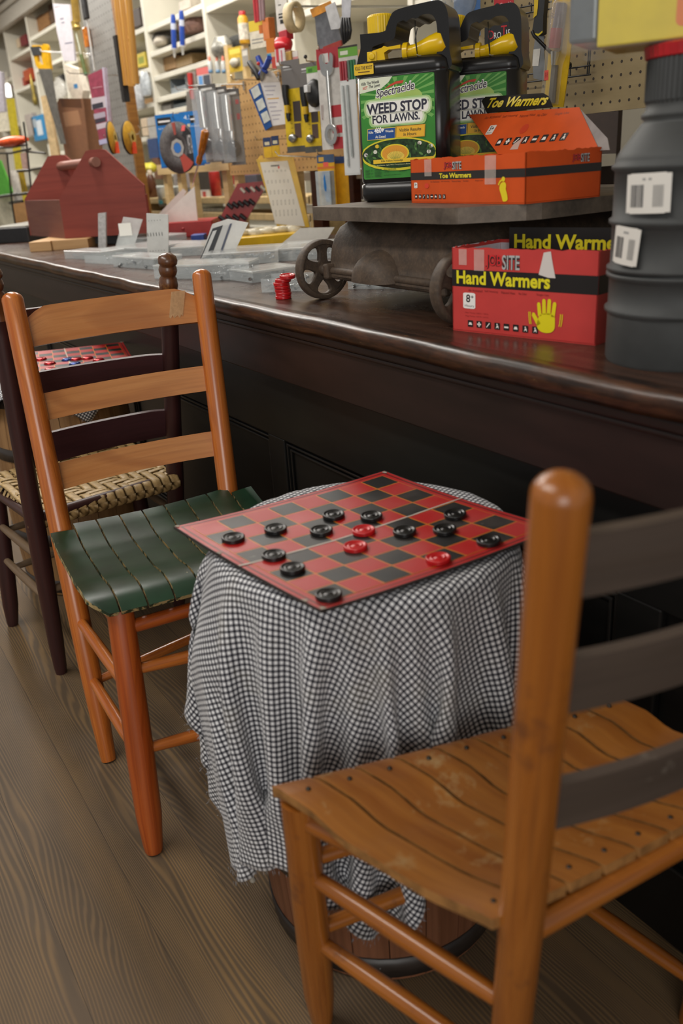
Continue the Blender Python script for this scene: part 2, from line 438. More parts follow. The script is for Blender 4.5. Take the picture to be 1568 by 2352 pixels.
def frame_bead(x0, x1, z0, z1, y, wd, mb):
    for (ins, d) in ((0.004, 0.010), (0.016, 0.005)):
        a, b, c, e = x0 + ins, x1 - ins, z0 + ins, z1 - ins
        mb.box(((a + b) / 2, y, e), (b - a, d, wd)); mb.box(((a + b) / 2, y, c), (b - a, d, wd))
        mb.box((a, y, (c + e) / 2), (wd, d, e - c + wd)); mb.box((b, y, (c + e) / 2), (wd, d, e - c + wd))
for k in range(len(XST) - 1):
    mb = MB(); frame_bead(XST[k] + 0.0375, XST[k + 1] - 0.0375, 0.14, zr + 0.012, YP - 0.004, 0.006, mb)
    build('panel_bead', mb, mat('1d1c1b', 0.25, var=0.05), ct, 0.002)
build('back_panel', MB().box(((CX0 + CX1) / 2, YB - 0.03, (HC - 0.035) / 2), (CX1 - CX0, 0.03, HC - 0.035)), mat('4a3524', 0.6), ct)

# ------------------------------------------------------------------ chairs
orange = wood('honey_orange_varnish', 'a8561a', 'c27230', '7c3c12', rough=0.28, across=70, along=2.0, coat=0.5, ring=0.25)
slatw = wood('light_cherry_slat', 'b8733a', 'c98a50', '8a4a20', rough=0.3, across=26, along=2.0, coat=0.35, ring=0.35)
oak = wood('red_oak_leg', '9a4417', 'b25a22', '6a2a0c', rough=0.3, across=60, along=1.6, coat=0.4, ring=0.3)
redbr = wood('plum_brown_paint', '301a1b', '40211f', '22120f', rough=0.42, across=40, along=3, wear='7a5a3c', wear_lo=0.66, wear_hi=0.70)
plum = wood('plum_slat_paint', '3d2226', '482a2d', '2c181a', rough=0.45, across=30, along=3, bump=0.05)
natural = wood('worn_maple_post', '8a4d17', 'a46325', '5a3010', rough=0.28, across=36, along=2.2, wear='6a3d20', wear_lo=0.58, wear_hi=0.72, coat=0.25)
natseat = wood('worn_maple_seat', '7d4717', '976027', '63380f', rough=0.34, across=26, along=2.5, wear='a08358', wear_lo=0.58, wear_hi=0.72, coat=0.25)
greyslat = wood('grey_brown_slat_paint', '443931', '50443c', '382e28', rough=0.5, across=20, along=2, wear='6f665c', wear_lo=0.62, wear_hi=0.74, bump=0.05)
def green_mat():
    t = NT('worn_green_seat_paint'); co = t.coord()
    n = t.noise(co, 12.0, 4, 0.6); base = t.mix(t.ramp(n, 0.35, 0.7), rgb('122b1c'), rgb('1f3d2a'))
    w1 = t.noise(co, 55.0, 5, 0.7); base = t.mix(t.ramp(w1, 0.715, 0.735), base, rgb('c9bb95'))
    t.t.links.new(base, t.b.inputs['Base Color']); t.b.inputs['Roughness'].default_value = 0.36
    t.bump(n, 0.1, 0.001)
    return t.m
def edge_cream():
    t = NT('chipped_seat_edge'); co = t.coord(); n = t.noise(co, 60.0, 4, 0.7)
    t.t.links.new(t.mix(t.ramp(n, 0.47, 0.53), rgb('1a3524'), rgb('b09a6a')), t.b.inputs['Base Color']); t.b.inputs['Roughness'].default_value = 0.5
    return t.m
def lerp(a, b, t): return Vector(a) * (1 - t) + Vector(b) * t
def post_tube(foot, top, r, dome=True, foot_r=0.7):
    foot, top = Vector(foot), Vector(top); L = (top - foot).length
    path = []; rad = []
    for t_, k in ((0, foot_r), (0.012, foot_r + .06), (0.09, 0.9), (0.22, 1.0), (0.5, 1.03), (0.8, 1.0), (0.93, .98)):
        path.append(lerp(foot, top, t_)); rad.append(r * k)
    if dome:
        h = r * 0.75
        for q in (0, 18, 36, 54, 70, 82, 90):
            path.append(top - (top - foot).normalized() * (h * (1 - math.sin(math.radians(q))))); rad.append(max(r * 0.97 * math.cos(math.radians(q)), 0.0006))
    else: path.append(top); rad.append(r)
    return MB().tube(path, rad, 20)
def back_slat(A, B, z_lo, z_hi, bow, th, bowdir, arch=0.0, n=20, drop=0.0):
    # curved board between two points of the posts (A and B are functions s -> point); z given as post parameters
    bd = Vector(bowdir)
    def mid(t): return bow * 4 * t * (1 - t)
    def fn(u, v):
        lo = lerp(A(z_lo), B(z_lo), u); hi = lerp(A(z_hi), B(z_hi), u)
        sh = min(1.0, u / 0.16, (1 - u) / 0.16); sh = sh * sh * (3 - 2 * sh)
        p = lerp(lo, hi, v) + bd * mid(u)
        p.z += arch * v * (sh - 1) + drop * 4 * u * (1 - u) * v
        return p
    L = (A(z_lo) - B(z_lo)).length; H = (A(z_hi) - A(z_lo)).length
    mb = MB().sheet(fn, n, 6, th, uvscale=(L, H))
    return mb
def chair_seat(corner, prof_z, nslat, th, side_dip, gap=0.0035, notch=None, rnd=.6):
    # corner: rear-near, rear-far, front-near, front-far ground points; slats run rear -> front
    RN, RF, FN, FF = [Vector(c) for c in corner]
    mb = MB(); n = 18
    def zz(t):
        for (a, za), (b, zb) in zip(prof_z, prof_z[1:]):
            if a <= t <= b:
                q = (t - a) / (b - a); q = q * q * (3 - 2 * q); return za + (zb - za) * q
        return prof_z[-1][1]
    for k in range(nslat):
        a0, a1 = k / nslat, (k + 1) / nslat
        def fn(u, v, a0=a0, a1=a1, k=k):
            t = u
            if notch and k in (0, nslat - 1): t = notch + (1 - notch) * u
            rear = RN.lerp(RF, 1); wid = (RN.lerp(FN, t) - RF.lerp(FF, t)).length
            a = a0 + (a1 - a0) * v; g = gap / wid / 2
            a = min(max(a, a0 + g), a1 - g) if 0 < k < nslat - 1 else (min(a, a1 - g) if k == 0 else max(a, a0 + g))
            p = RN.lerp(FN, t).lerp(RF.lerp(FF, t), a)
            r = 0.0
            if k == 0: r = max(0, 1 - (1 - t) / 0.07) * (1 - v) * rnd * (a1 - a0)
            if k == nslat - 1: r = max(0, 1 - (1 - t) / 0.07) * v * -rnd * (a1 - a0)
            p += (RF.lerp(FF, t) - RN.lerp(FN, t)) * r
            dip = side_dip * ((2 * a - 1) ** 2 - 1)
            crown = 0.0003 * (1 - (2 * v - 1) ** 4)
            return Vector((p.x, p.y, zz(t) + dip * (1 - 0.5 * t) + crown))
        G = [[fn(i / n, j / 5) for j in range(6)] for i in range(n + 1)]
        if (G[1][0] - G[0][0]).cross(G[0][1] - G[0][0]).z < 0: fl = True
        else: fl = False
        f2 = (lambda u, v, f=fn: f(u, 1 - v)) if fl else fn
        one = MB().sheet(f2, n, 5, th, uvscale=(0.3, 0.045))
        o = len(mb.v); mb.v += one.v
        nsheet = n * 5 * 2
        for i, (f, uv, sm) in enumerate(zip(one.f, one.uv, one.sm)):
            mb.f.append([o + q for q in f]); mb.uv.append([(c[0], c[1] + k * 0.31) for c in uv]); mb.sm.append(sm); mb.m.append(0 if i < nsheet else 1)
    return mb
def rung_mb(a, b, r, n=12):
    a, b = Vector(a), Vector(b)
    return MB().tube([lerp(a, b, t) for t in (0, .06, .3, .5, .7, .94, 1)], [r * .72, r * .85, r, r * 1.04, r, r * .85, r * .72], n)

# --- green seated chair on the left
PLn = lambda s: lerp((-1.516, .315, 0), (-1.78, .367, .925), s)
PRn = lambda s: lerp((-1.49, .645, 0), (-1.757, .76, .925), s)
c1 = thing('ladderback_chair', (-1.4, .49, 0), 'orange wooden ladderback chair with worn green slatted seat', 'chair')
build('back_post', post_tube(PLn(0), PLn(1.004), .0215), orange, c1)
build('back_post', post_tube(PRn(0), PRn(1.004), .0215), orange, c1)
FLa, FLb = Vector((-1.212, .297, 0)), Vector((-1.295, .337, .446))
FRa, FRb = Vector((-1.185, .665, 0)), Vector((-1.268, .64, .446))
def leg_tube(a, b, r):
    return MB().tube([lerp(a, b, t) for t in (0, .01, .035, .16, .4, .75, 1)], [r * .62, r * .7, r * .76, r * .98, r * 1.04, r, r * .97], 20)
build('front_leg', leg_tube(FLa, FLb, .0235), oak, c1, label='red-brown front leg with worn foot')
build('front_leg', leg_tube(FRa, FRb, .0235), oak, c1)
seat_prof = [(0, .484), (.28, .466), (.62, .468), (.86, .479), (.96, .473), (1.0, .458)]
sc = [(-1.652, .318, 0), (-1.616, .745, 0), (-1.268, .283, 0), (-1.225, .702, 0)]
build('seat', chair_seat(sc, seat_prof, 9, .011, .010, notch=.07), [green_mat(), edge_cream()], c1, 0.0015)
bk = (-1, -0.08, 0)
build('back_slat', back_slat(PLn, PRn, .890, .968, .022, .011, bk, arch=.026), slatw, c1, .002)
build('back_slat', back_slat(PLn, PRn, .737, .793, .022, .011, bk), slatw, c1, .002)
build('back_slat', back_slat(PLn, PRn, .590, .646, .022, .011, bk), slatw, c1, .002)
def tape_fn(u, v):
    uu = .80 + .075 * u + .03 * v; zl, zh = .915, .972
    lo = lerp(PLn(.890), PRn(.890), uu); hi = lerp(PLn(.968), PRn(.968), uu); p = lerp(lo, hi, .22 + .70 * v) + Vector(bk) * (.022 * 4 * uu * (1 - uu))
    return p + Vector((.0007 + (.0004 if 0 < u < 1 else 0), 0, -.004 * (math.sin(u * 19) if v == 0 else 0)))
build('tape_strip', MB().sheet(tape_fn, 8, 6, .0003), mat('d2a87a', .2, alpha=.55, var=.1, vscale=150), c1, label='strip of clear tape stuck on the top slat')
sr = [MB() for _ in range(4)]
sr[0].tube([near(192, 1300, PLn(0), PLn(1)), lerp(FLa, FLb, .93)], .013); sr[1].tube([PRn(.47), lerp(FRa, FRb, .93)], .013)
sr[2].tube([PLn(.485), PRn(.47)], .012); sr[3].tube([lerp(FLa, FLb, .92), lerp(FRa, FRb, .92)], .0125)
sr[0] = MB().tube([PLn(.47), lerp(FLa, FLb, .93)], .013)
for q in sr: build('seat_rail', q, oak, c1)
for s1, s2 in ((.315, .665), (.185, .40)): build('side_rung', rung_mb(PLn(s1), lerp(FLa, FLb, s2), .0115), orange, c1)
for s1, s2 in ((.315, .665), (.185, .40)): build('side_rung', rung_mb(PRn(s1), lerp(FRa, FRb, s2), .0115), orange, c1)
build('front_rung', rung_mb(near(318, 1537, FLa, FLb), lerp(FRa, FRb, .70), .0115), orange, c1)
build('front_rung', rung_mb(near(345, 1718, FLa, FLb), lerp(FRa, FRb, .36), .0115), orange, c1)
build('rear_rung', rung_mb(near(250, 1558, PLn(0), PLn(1)), PRn(.22), .0105), orange, c1)

# --- near chair on the right, seen from behind
QL = lambda s: lerp((-.488, .460, 0), (-.358, .385, .925), s)
QR = lambda s: lerp((-.462, .785, 0), (-.330, .760, .925), s)
c2 = thing('ladderback_chair', (-.58, .57, 0), 'worn honey-coloured chair with brown back slats nearest the camera, on the right', 'chair')
def flat_post(f, r):
    return post_tube(f(0), f(1.004), r)
build('back_post', flat_post(QL, .0205), natural, c2)
build('back_post', flat_post(QR, .0205), natural, c2)
GLa, GLb = Vector((-.757, .372, 0)), Vector((-.690, .338, .463))
GRa, GRb = Vector((-.715, .765, 0)), Vector((-.60, .695, .463))
build('front_leg', leg_tube(GLa, GLb, .0215), natural, c2); build('front_leg', leg_tube(GRa, GRb, .0215), natural, c2)
sc2 = [(-.432, .395, 0), (-.395, .80, 0), (-.708, .312, 0), (-.592, .735, 0)]
sp2 = [(0, .472), (.3, .462), (.6, .464), (.82, .481), (.95, .484), (1.0, .479)]
build('seat', chair_seat(sc2, sp2, 9, .012, .008, gap=.0042, rnd=.05), [natseat, mat('8a6032', .55, var=.3, vscale=60)], c2, 0.0015)
nail_m = mat('3a3630', .35, .8)
for k in range(9):
    for t_ in (.07, .90):
        a = (k + .5) / 9; p = Vector(sc2[0]).lerp(Vector(sc2[2]), t_).lerp(Vector(sc2[1]).lerp(Vector(sc2[3]), t_), a)
        z = (.4845 if t_ > .5 else .4715) + .008 * ((2 * a - 1) ** 2 - 1) * (1 - .5 * t_)
        build('nail_head', MB().lathe([(.003, 0), (.0028, .0016), (.0018, .0026), (.0001, .0028)], (p.x, p.y, z - .0015), n=10), nail_m, c2)
bq = (1, 0.05, 0)
for lo, hi in ((.893, .950), (.773, .832), (.627, .687)):
    build('back_slat', back_slat(lambda s: QL(s), lambda s: QR(s), lo, hi, .030, .010, bq), greyslat, c2, .0025, label='grey-brown painted back slat')
for q in (([QL(.49), lerp(GLa, GLb, .93)], .0125), ([QR(.49), lerp(GRa, GRb, .93)], .0125), ([QL(.475), QR(.475)], .013), ([lerp(GLa, GLb, .93), lerp(GRa, GRb, .93)], .0125)):
    build('seat_rail', MB().tube(*q), natural, c2)
for s1, s2 in ((.34, .715), (.20, .43)): build('side_rung', rung_mb(QL(s1), lerp(GLa, GLb, s2), .0115), natural, c2)
for s1, s2 in ((.34, .715), (.09, .18)): build('side_rung', rung_mb(QR(s1), lerp(GRa, GRb, s2), .0115), natural, c2)
for s in (.76, .46): build('front_rung', rung_mb(lerp(GLa, GLb, s), lerp(GRa, GRb, s), .0115), natural, c2)

# --- dark plum chair with a woven seat, back to back with the green one
DL = lambda s: lerp((-1.921, .330, 0), (-1.815, .345, .98), s)
DR = lambda s: lerp((-2.03, .69, 0), (-1.815, .712, .965), s)
c3 = thing('ladderback_chair', (-2.1, .5, 0), 'dark plum-brown ladderback chair with woven splint seat behind the orange chair', 'chair')
TURN = [(0, .013), (.02, .0155), (.1, .0185), (.3, .0215), (.44, .022), (.6, .020), (.86, .0195), (.885, .0195), (.892, .0225), (.90, .0195), (.907, .0165), (.914, .019), (.93, .021), (.944, .019), (.949, .0155), (.953, .018), (.962, .0205), (.970, .0185), (.973, .0165), (.976, .020), (.984, .0215), (.992, .0185), (.998, .010), (1.0, .001)]
finw = wood('worn_brown_finial', '4a2a1a', '6b4426', '2c1710', rough=.32, across=40, along=6, wear='8a6236', wear_lo=.58, wear_hi=.68, coat=.3)
for f in (DL, DR):
    po = build('back_post', MB().tube([f(a) for a, _ in TURN if a < .9], [r for a, r in TURN if a < .9], 18), redbr, c3)
    build('finial', MB().tube([f(a) for a, _ in TURN if a >= .892], [r for a, r in TURN if a >= .892], 18), finw, po, label='turned brown finial')
ELa, ELb = Vector((-2.255, .29, 0)), Vector((-2.235, .325, .40)); ERa, ERb = Vector((-2.33, .73, 0)), Vector((-2.27, .70, .40))
build('front_leg', leg_tube(ELa, ELb, .021), redbr, c3); build('front_leg', leg_tube(ERa, ERb, .021), redbr, c3)
bd = (1, 0.05, 0)
def ds(px, py, f): return None
for lo, hi, ar in ((.842, .905, .018), (.706, .768, .006), (.554, .626, .006)):
    build('back_slat', back_slat(DL, DR, lo, hi, -.020, .010, bd, arch=ar * .6, drop=-ar * .0), plum, c3, .002)
def weave_mat():
    t = NT('woven_splint'); uv = t.n.new('ShaderNodeUVMap').outputs[0]; sp = t.node('ShaderNodeSeparateXYZ', i_0=uv)
    n = t.noise(t.coord(), 70.0, 4, 0.7)
    t.t.links.new(t.mix(t.ramp(n, .35, .7), rgb('8d7449'), rgb('bd9f6c')), t.b.inputs['Base Color']); t.b.inputs['Roughness'].default_value = 0.5
    return t.m
wm = MB(); NS = 15
CRN, CRF, CFN, CFF = [Vector(v) for v in ((-1.89, .340, .428), (-1.925, .70, .428), (-2.25, .315, .428), (-2.28, .71, .428))]
def q3(u, v): return CRN.lerp(CFN, u).lerp(CRF.lerp(CFF, u), v)
for k in range(NS):          # strips running rear to front, rolled over the rails
    a = (k + .5) / NS
    pts = [q3(0, a) + Vector((.004, 0, -.034)), q3(0, a) + Vector((.020, 0, -.024)), q3(0, a) + Vector((.022, 0, -.008)), q3(0, a) + Vector((.010, 0, .005))]
    for i in range(1, 24):
        u = i / 24; pts.append(q3(u, a) + Vector((0, 0, .004 - .008 * 4 * u * (1 - u) * 4 * a * (1 - a) + .0022 * (1 if ((i // 3 + k) % 4) < 2 else -1))))
    pts += [q3(1, a) + Vector((-.008, 0, .004)), q3(1, a) + Vector((-.016, 0, -.010)), q3(1, a) + Vector((-.010, 0, -.024))]
    w_ = (q3(0, 0) - q3(0, 1)).length / NS * .47
    wm.rings([[p + Vector((0, -w_, 0)), p + Vector((0, -w_ * .6, .0016)), p + Vector((0, w_ * .6, .0016)), p + Vector((0, w_, 0)), p + Vector((0, 0, -.0016))] for p in pts], True, True)
for i in range(14):
    u = (i + .5) / 14; pts = []
    for k in range(31):
        v = k / 30; pts.append(q3(u, v) + Vector((0, 0, .004 - .008 * 4 * u * (1 - u) * 4 * v * (1 - v) - .0022 * (1 if ((int(u * 24) // 3 + int(v * NS)) % 4) < 2 else -1))))
    pts[0].z -= .02; pts[-1].z -= .02
    wm.rings([[p + Vector((-.0105, 0, 0)), p + Vector((-.006, 0, .0014)), p + Vector((.006, 0, .0014)), p + Vector((.0105, 0, 0)), p + Vector((0, 0, -.0014))] for p in pts], True, True)
build('seat', wm, weave_mat(), c3, label='pale woven splint seat')
for q in (([DL(.435), lerp(ELa, ELb, .97)], .012), ([DR(.435), lerp(ERa, ERb, .97)], .012), ([DL(.435), DR(.435)], .013), ([lerp(ELa, ELb, .97), lerp(ERa, ERb, .97)], .012)):
    build('seat_rail', MB().tube(*q), redbr, c3)
rw = wood('worn_rung', '6a5642', '7b664e', '41302a', rough=.5, across=40)
for s1, s2 in ((.33, .74), (.215, .50)):
    build('side_rung', rung_mb(DL(s1), lerp(ELa, ELb, s2), .0105), rw, c3); build('side_rung', rung_mb(DR(s1), lerp(ERa, ERb, s2), .0105), rw, c3)
for s in (.70, .42): build('front_rung', rung_mb(lerp(ELa, ELb, s), lerp(ERa, ERb, s), .0105), rw, c3)
build('rear_rung', rung_mb(DL(.24), DR(.24), .0105), rw, c3)
# ------------------------------------------------------------------ keg tables
KC = Vector((-.906, .588, 0)); KZ = .648
def keg_r(z, rt=.183, rm=.198, h=KZ): return rt + (rm - rt) * (1 - ((z - h * .48) / (h * .5)) ** 2)
stave = wood('oak_barrel_stave', '6a4128', '82543a', '4c2d1c', rough=.55, across=30, along=2.0, wear='8f7358', wear_lo=.64, wear_hi=.72)
hoopm = black_paint('dark_iron_hoop', '26201d', '37302b', '6b5643', .68)
def keg(name, c, label, light=None, h=KZ):
    k = thing(name, c, label, 'barrel'); n = 22
    m = MB(); NP = 8
    for s in range(n):
        a0 = 2 * PI * s / n + .004; a1 = 2 * PI * (s + 1) / n - .004; rr = []
        for j in range(15):
            z = .004 + (h - .004) * j / 14; r = keg_r(z, h=h)
            out = [Vector(c) + Vector((math.cos(a0 + (a1 - a0) * q / 3) * r, math.sin(a0 + (a1 - a0) * q / 3) * r, z)) for q in range(4)]
            inn = [Vector(c) + Vector((math.cos(a1 + (a0 - a1) * q) * (r - .014), math.sin(a1 + (a0 - a1) * q) * (r - .014), z)) for q in (0, 1)]
            rr.append(out + inn)
        o = len(m.uv); m.rings(rr, True, True, smooth=False)
        for i in range(o, len(m.uv)): m.uv[i] = [(u_, v_ + s * .83) for u_, v_ in m.uv[i]]
    build('staves', m, light or stave, k)
    build('lid', MB().lathe([(.0, h - .012), (keg_r(h - .02, h=h) - .012, h - .012), (keg_r(h - .02, h=h) - .012, h - .03), (0, h - .03)][::-1], c, n=40), light or stave, k)
    for z0, z1 in ((.012, .052), (.165, .200), (h - .20, h - .165), (h - .05, h - .012)):
        m = MB().lathe([(keg_r(z0, h=h) + .0002, z0), (keg_r(z0, h=h) + .0028, z0), (keg_r(z1, h=h) + .0028, z1), (keg_r(z1, h=h) + .0002, z1)], c, n=48, cap=False)
        for a in (2.6, 5.6):
            for q in (-.03, .03): m.lathe([(.0045, 0), (.004, .0015), (.0001, .003)], Vector(c) + Vector((math.cos(a + q) * (keg_r(z0, h=h) + .0026), math.sin(a + q) * (keg_r(z0, h=h) + .0026), (z0 + z1) / 2)), (math.cos(a), math.sin(a), 0), 8)
        build('hoop', m, hoopm, k)
    return k
keg('keg', KC, 'wooden keg used as a table under the gingham cloth', None, KZ - .010)

# ------------------------------------------------------------------ gingham cloth, draped by a small particle simulation
def drape(c, h, x0, x1, y0, y1, ang, sp, steps, seed, rfun, ztop, puff=None):
    rng = np.random.RandomState(seed)
    nx = int(round((x1 - x0) / sp)) + 1; ny = int(round((y1 - y0) / sp)) + 1
    gx = np.linspace(x0, x1, nx); gy = np.linspace(y0, y1, ny); GX, GY = np.meshgrid(gx, gy, indexing='ij')
    e1 = np.array([math.cos(ang), math.sin(ang)]); e2 = np.array([math.sin(ang), -math.cos(ang)])
    p = np.zeros((nx, ny, 3)); p[..., 0] = c[0] + GX * e1[0] + GY * e2[0]; p[..., 1] = c[1] + GX * e1[1] + GY * e2[1]
    p[..., 2] = ztop + .004 + rng.uniform(0, .004, (nx, ny))
    rad = np.hypot(GX, GY); PR = .193; pin = rad < PR; anc = p.copy(); kk = np.minimum(1, PR / np.maximum(rad, 1e-6))[..., None]; anc[..., :2] = np.array(c[:2]) + (p[..., :2] - np.array(c[:2])) * kk; anc[..., 2] = ztop; mlen = np.maximum(rad - PR, 0)[..., None] * 1.005; p0 = p.copy(); v = np.zeros_like(p)
    dx = (x1 - x0) / (nx - 1); dy = (y1 - y0) / (ny - 1); dd = math.hypot(dx, dy)
    S_ = slice
    cons = []
    for o in (0, 1):
        cons.append(((S_(o, nx - 1, 2), S_(None)), (S_(o + 1, nx, 2), S_(None)), dx, 1.0))
        cons.append(((S_(None), S_(o, ny - 1, 2)), (S_(None), S_(o + 1, ny, 2)), dy, 1.0))
        cons.append(((S_(o, nx - 1, 2), S_(0, ny - 1)), (S_(o + 1, nx, 2), S_(1, ny)), dd, .25))
        cons.append(((S_(o, nx - 1, 2), S_(1, ny)), (S_(o + 1, nx, 2), S_(0, ny - 1)), dd, .25))
    for o in (0, 1, 2, 3):
        cons.append(((S_(o, nx - 2, 4), S_(None)), (S_(o + 2, nx, 4), S_(None)), 2 * dx, .3))
        cons.append(((S_(None), S_(o, ny - 2, 4)), (S_(None), S_(o + 2, ny, 4)), 2 * dy, .3))
    dt = 1 / 60
    for it in range(steps):
        v[..., 2] -= 9.8 * dt; v *= .975 if it < steps * .7 else .9
        q = p + v * dt
        for _ in range(12):
            for A, B, L, k in cons:
                a = q[A]; b = q[B]
                na = min(a.shape[0], b.shape[0]); nb = min(a.shape[1], b.shape[1]); a = a[:na, :nb]; b = b[:na, :nb]
                d = b - a; l = np.sqrt((d * d).sum(-1, keepdims=True)) + 1e-9
                s = (l - L) / l * d * (.5 * k)
                a += s; b -= s
            d = q - anc; l = np.sqrt((d * d).sum(-1, keepdims=True)) + 1e-9; q = np.where(l > mlen, anc + d * (mlen / l), q)
            x = q[..., 0] - c[0]; y = q[..., 1] - c[1]; r = np.hypot(x, y) + 1e-9; z = q[..., 2]
            R = rfun(np.clip(z, 0, h)) + .004
            if puff: R = R + puff[1] * np.exp(-(((np.arctan2(y, x) - puff[0] + PI) % (2 * PI) - PI) / puff[2]) ** 2) * np.clip((ztop - z) / .15, 0, 1)
            ins = (r < R) & (z < ztop)
            side = ins & ((ztop - z) > (R - r)); top = ins & ~side
            f = np.where(side, R / r, 1.0); q[..., 0] = c[0] + x * f; q[..., 1] = c[1] + y * f
            q[..., 2] = np.where(top, ztop, q[..., 2]); q[..., 2] = np.maximum(q[..., 2], .006)
            q[top, 0] = q[top, 0] * .3 + p[top, 0] * .7; q[top, 1] = q[top, 1] * .3 + p[top, 1] * .7
            q[pin] = p0[pin] * [1, 1, 0] + np.array([0, 0, ztop])
        v = (q - p) / dt; sp_ = np.sqrt((v * v).sum(-1, keepdims=True)); v *= np.minimum(1, 2.0 / (sp_ + 1e-9)); p = q
    return p, GX, GY
def gingham():
    t = NT('black_white_gingham'); uv = t.n.new('ShaderNodeUVMap').outputs[0]; sp = t.node('ShaderNodeSeparateXYZ', i_0=uv)
    def band(s): return t.ramp(t.math('ABSOLUTE', t.math('SUBTRACT', t.math('FRACT', t.math('DIVIDE', s, .0076)), .5)), .215, .245)
    a = band(sp.outputs[0]); b = band(sp.outputs[1])
    s = t.math('ADD', a, b)
    m = t.mix(t.ramp(s, 0, 1), rgb('10121c'), rgb('66666c')); m = t.mix(t.ramp(s, 1, 2), m, rgb('dfe0e2'))
    n = t.noise(t.coord(), 9.0, 4, .6); m = t.mix(t.math('MULTIPLY', t.ramp(n, .55, .75), .18), m, rgb('b0a88c'))
    t.t.links.new(m, t.b.inputs['Base Color']); t.b.inputs['Roughness'].default_value = .9
    t.b.inputs['Sheen Weight'].default_value = .15
    return t.m
GING = gingham()
def cloth(name, c, h, x0, x1, y0, y1, ang, sp, steps, seed, label, rfun, ztop, puff=None):
    p, GX, GY = drape(c, h, x0, x1, y0, y1, ang, sp, steps, seed, rfun, ztop, puff); nx, ny = GX.shape
    mb = MB(); F = [(i * ny + j, (i + 1) * ny + j, (i + 1) * ny + j + 1, i * ny + j + 1) for i in range(nx - 1) for j in range(ny - 1)]
    gx = GX.ravel(); gy = GY.ravel()
    mb.add([Vector(q) for q in p.reshape(-1, 3)], F, 0, [[(gx[k], gy[k]) for k in f] for f in F])
    # frayed threads along the hem
    rng = random.Random(seed); V = p
    edge = [(i, ny - 1, i, ny - 2) for i in range(nx)] + [(nx - 1, j, nx - 2, j) for j in range(ny)] + [(0, j, 1, j) for j in range(ny)]
    o = build(name, mb, GING, None, sub=1); tag(o, label, 'tablecloth')
    sd = o.modifiers.new('thick', 'SOLIDIFY'); sd.thickness = .0012; sd.offset = 1
    fr = MB()
    for a, b, c_, d in edge:
        e = Vector(V[a, b]); di = (e - Vector(V[c_, d])).normalized()
        for _ in range(4):
            q = e + Vector((rng.uniform(-.006, .006), rng.uniform(-.006, .006), rng.uniform(-.001, .001)))
            l_ = rng.uniform(.002, .006); q2 = q + di * l_ + Vector((rng.uniform(-.001, .001), rng.uniform(-.001, .001), -.001)); q2.z = max(q2.z, .003)
            fr.tube([e.lerp(q, .9), q2], [.00045, .0002], 3)
    f = build('frayed_fringe', fr, mat('8a8a8e', .9, var=.4, vscale=400), o); f['kind'] = 'stuff'
    return o
cl = cloth('tablecloth', KC, KZ, -.41, .42, -.41, .61, math.radians(21), .0135, 260, 3,
           'black and white gingham cloth with frayed hem draped over the nearer keg', lambda z: .190 + .017 * z / KZ, KZ + .001, (math.radians(-112), .05, .45))
th = MB(); a_ = P(572, 1945, y=.37)
pp = [a_ + Vector((.004 * math.sin(k * 1.3), 0, -.0085 * k)) for k in range(9)]
th.tube(pp, .0006, 5); th.lathe([(.0005, -.005), (.004, -.003), (.005, 0), (.003, .004), (.0005, .005)], pp[-1], n=8)
build('loose_thread', th, mat('9a9488', .9), cl, label='loose thread with a dark knot hanging from the hem')

# ------------------------------------------------------------------ checkerboards
ZB = .653
def board_fn(corners, sag, crease=0.0):
    A, B, C, D = [Vector(c) for c in corners]
    def fn(u, v, dz=0.0):
        p = A.lerp(B, u).lerp(D.lerp(C, u), v)
        r2 = (2 * u - 1) ** 2 + (2 * v - 1) ** 2
        p.z += sag * (r2 - .7) + crease * abs(2 * v - 1) + dz
        return p
    return fn
bred, bblk, bora = None, None, None
def board_mat(h, scuff, lo):
    t = NT('board_print_' + h); co = t.coord(); n = t.noise(co, 26.0, 6, .7); n2 = t.noise(co, 9.0, 3, .6)
    b = t.mix(t.ramp(n, lo, lo + .06), rgb(h), rgb(scuff)); b = t.mix(t.math('MULTIPLY', t.ramp(n2, .45, .75), .15), b, rgb('8a7a72'))
    t.t.links.new(b, t.b.inputs['Base Color']); t.b.inputs['Roughness'].default_value = .32
    t.t.links.new(t.math('ADD', t.math('MULTIPLY', n2, .35), .24), t.b.inputs['Roughness'])
    return t.m
bred = board_mat('a81d1c', '7a4a44', .66); bblk = board_mat('1b1a1a', '55534f', .66); bora = board_mat('c9791d', '8a5a2a', .72); bdrk = board_mat('5e1414', '3a2a26', .7)
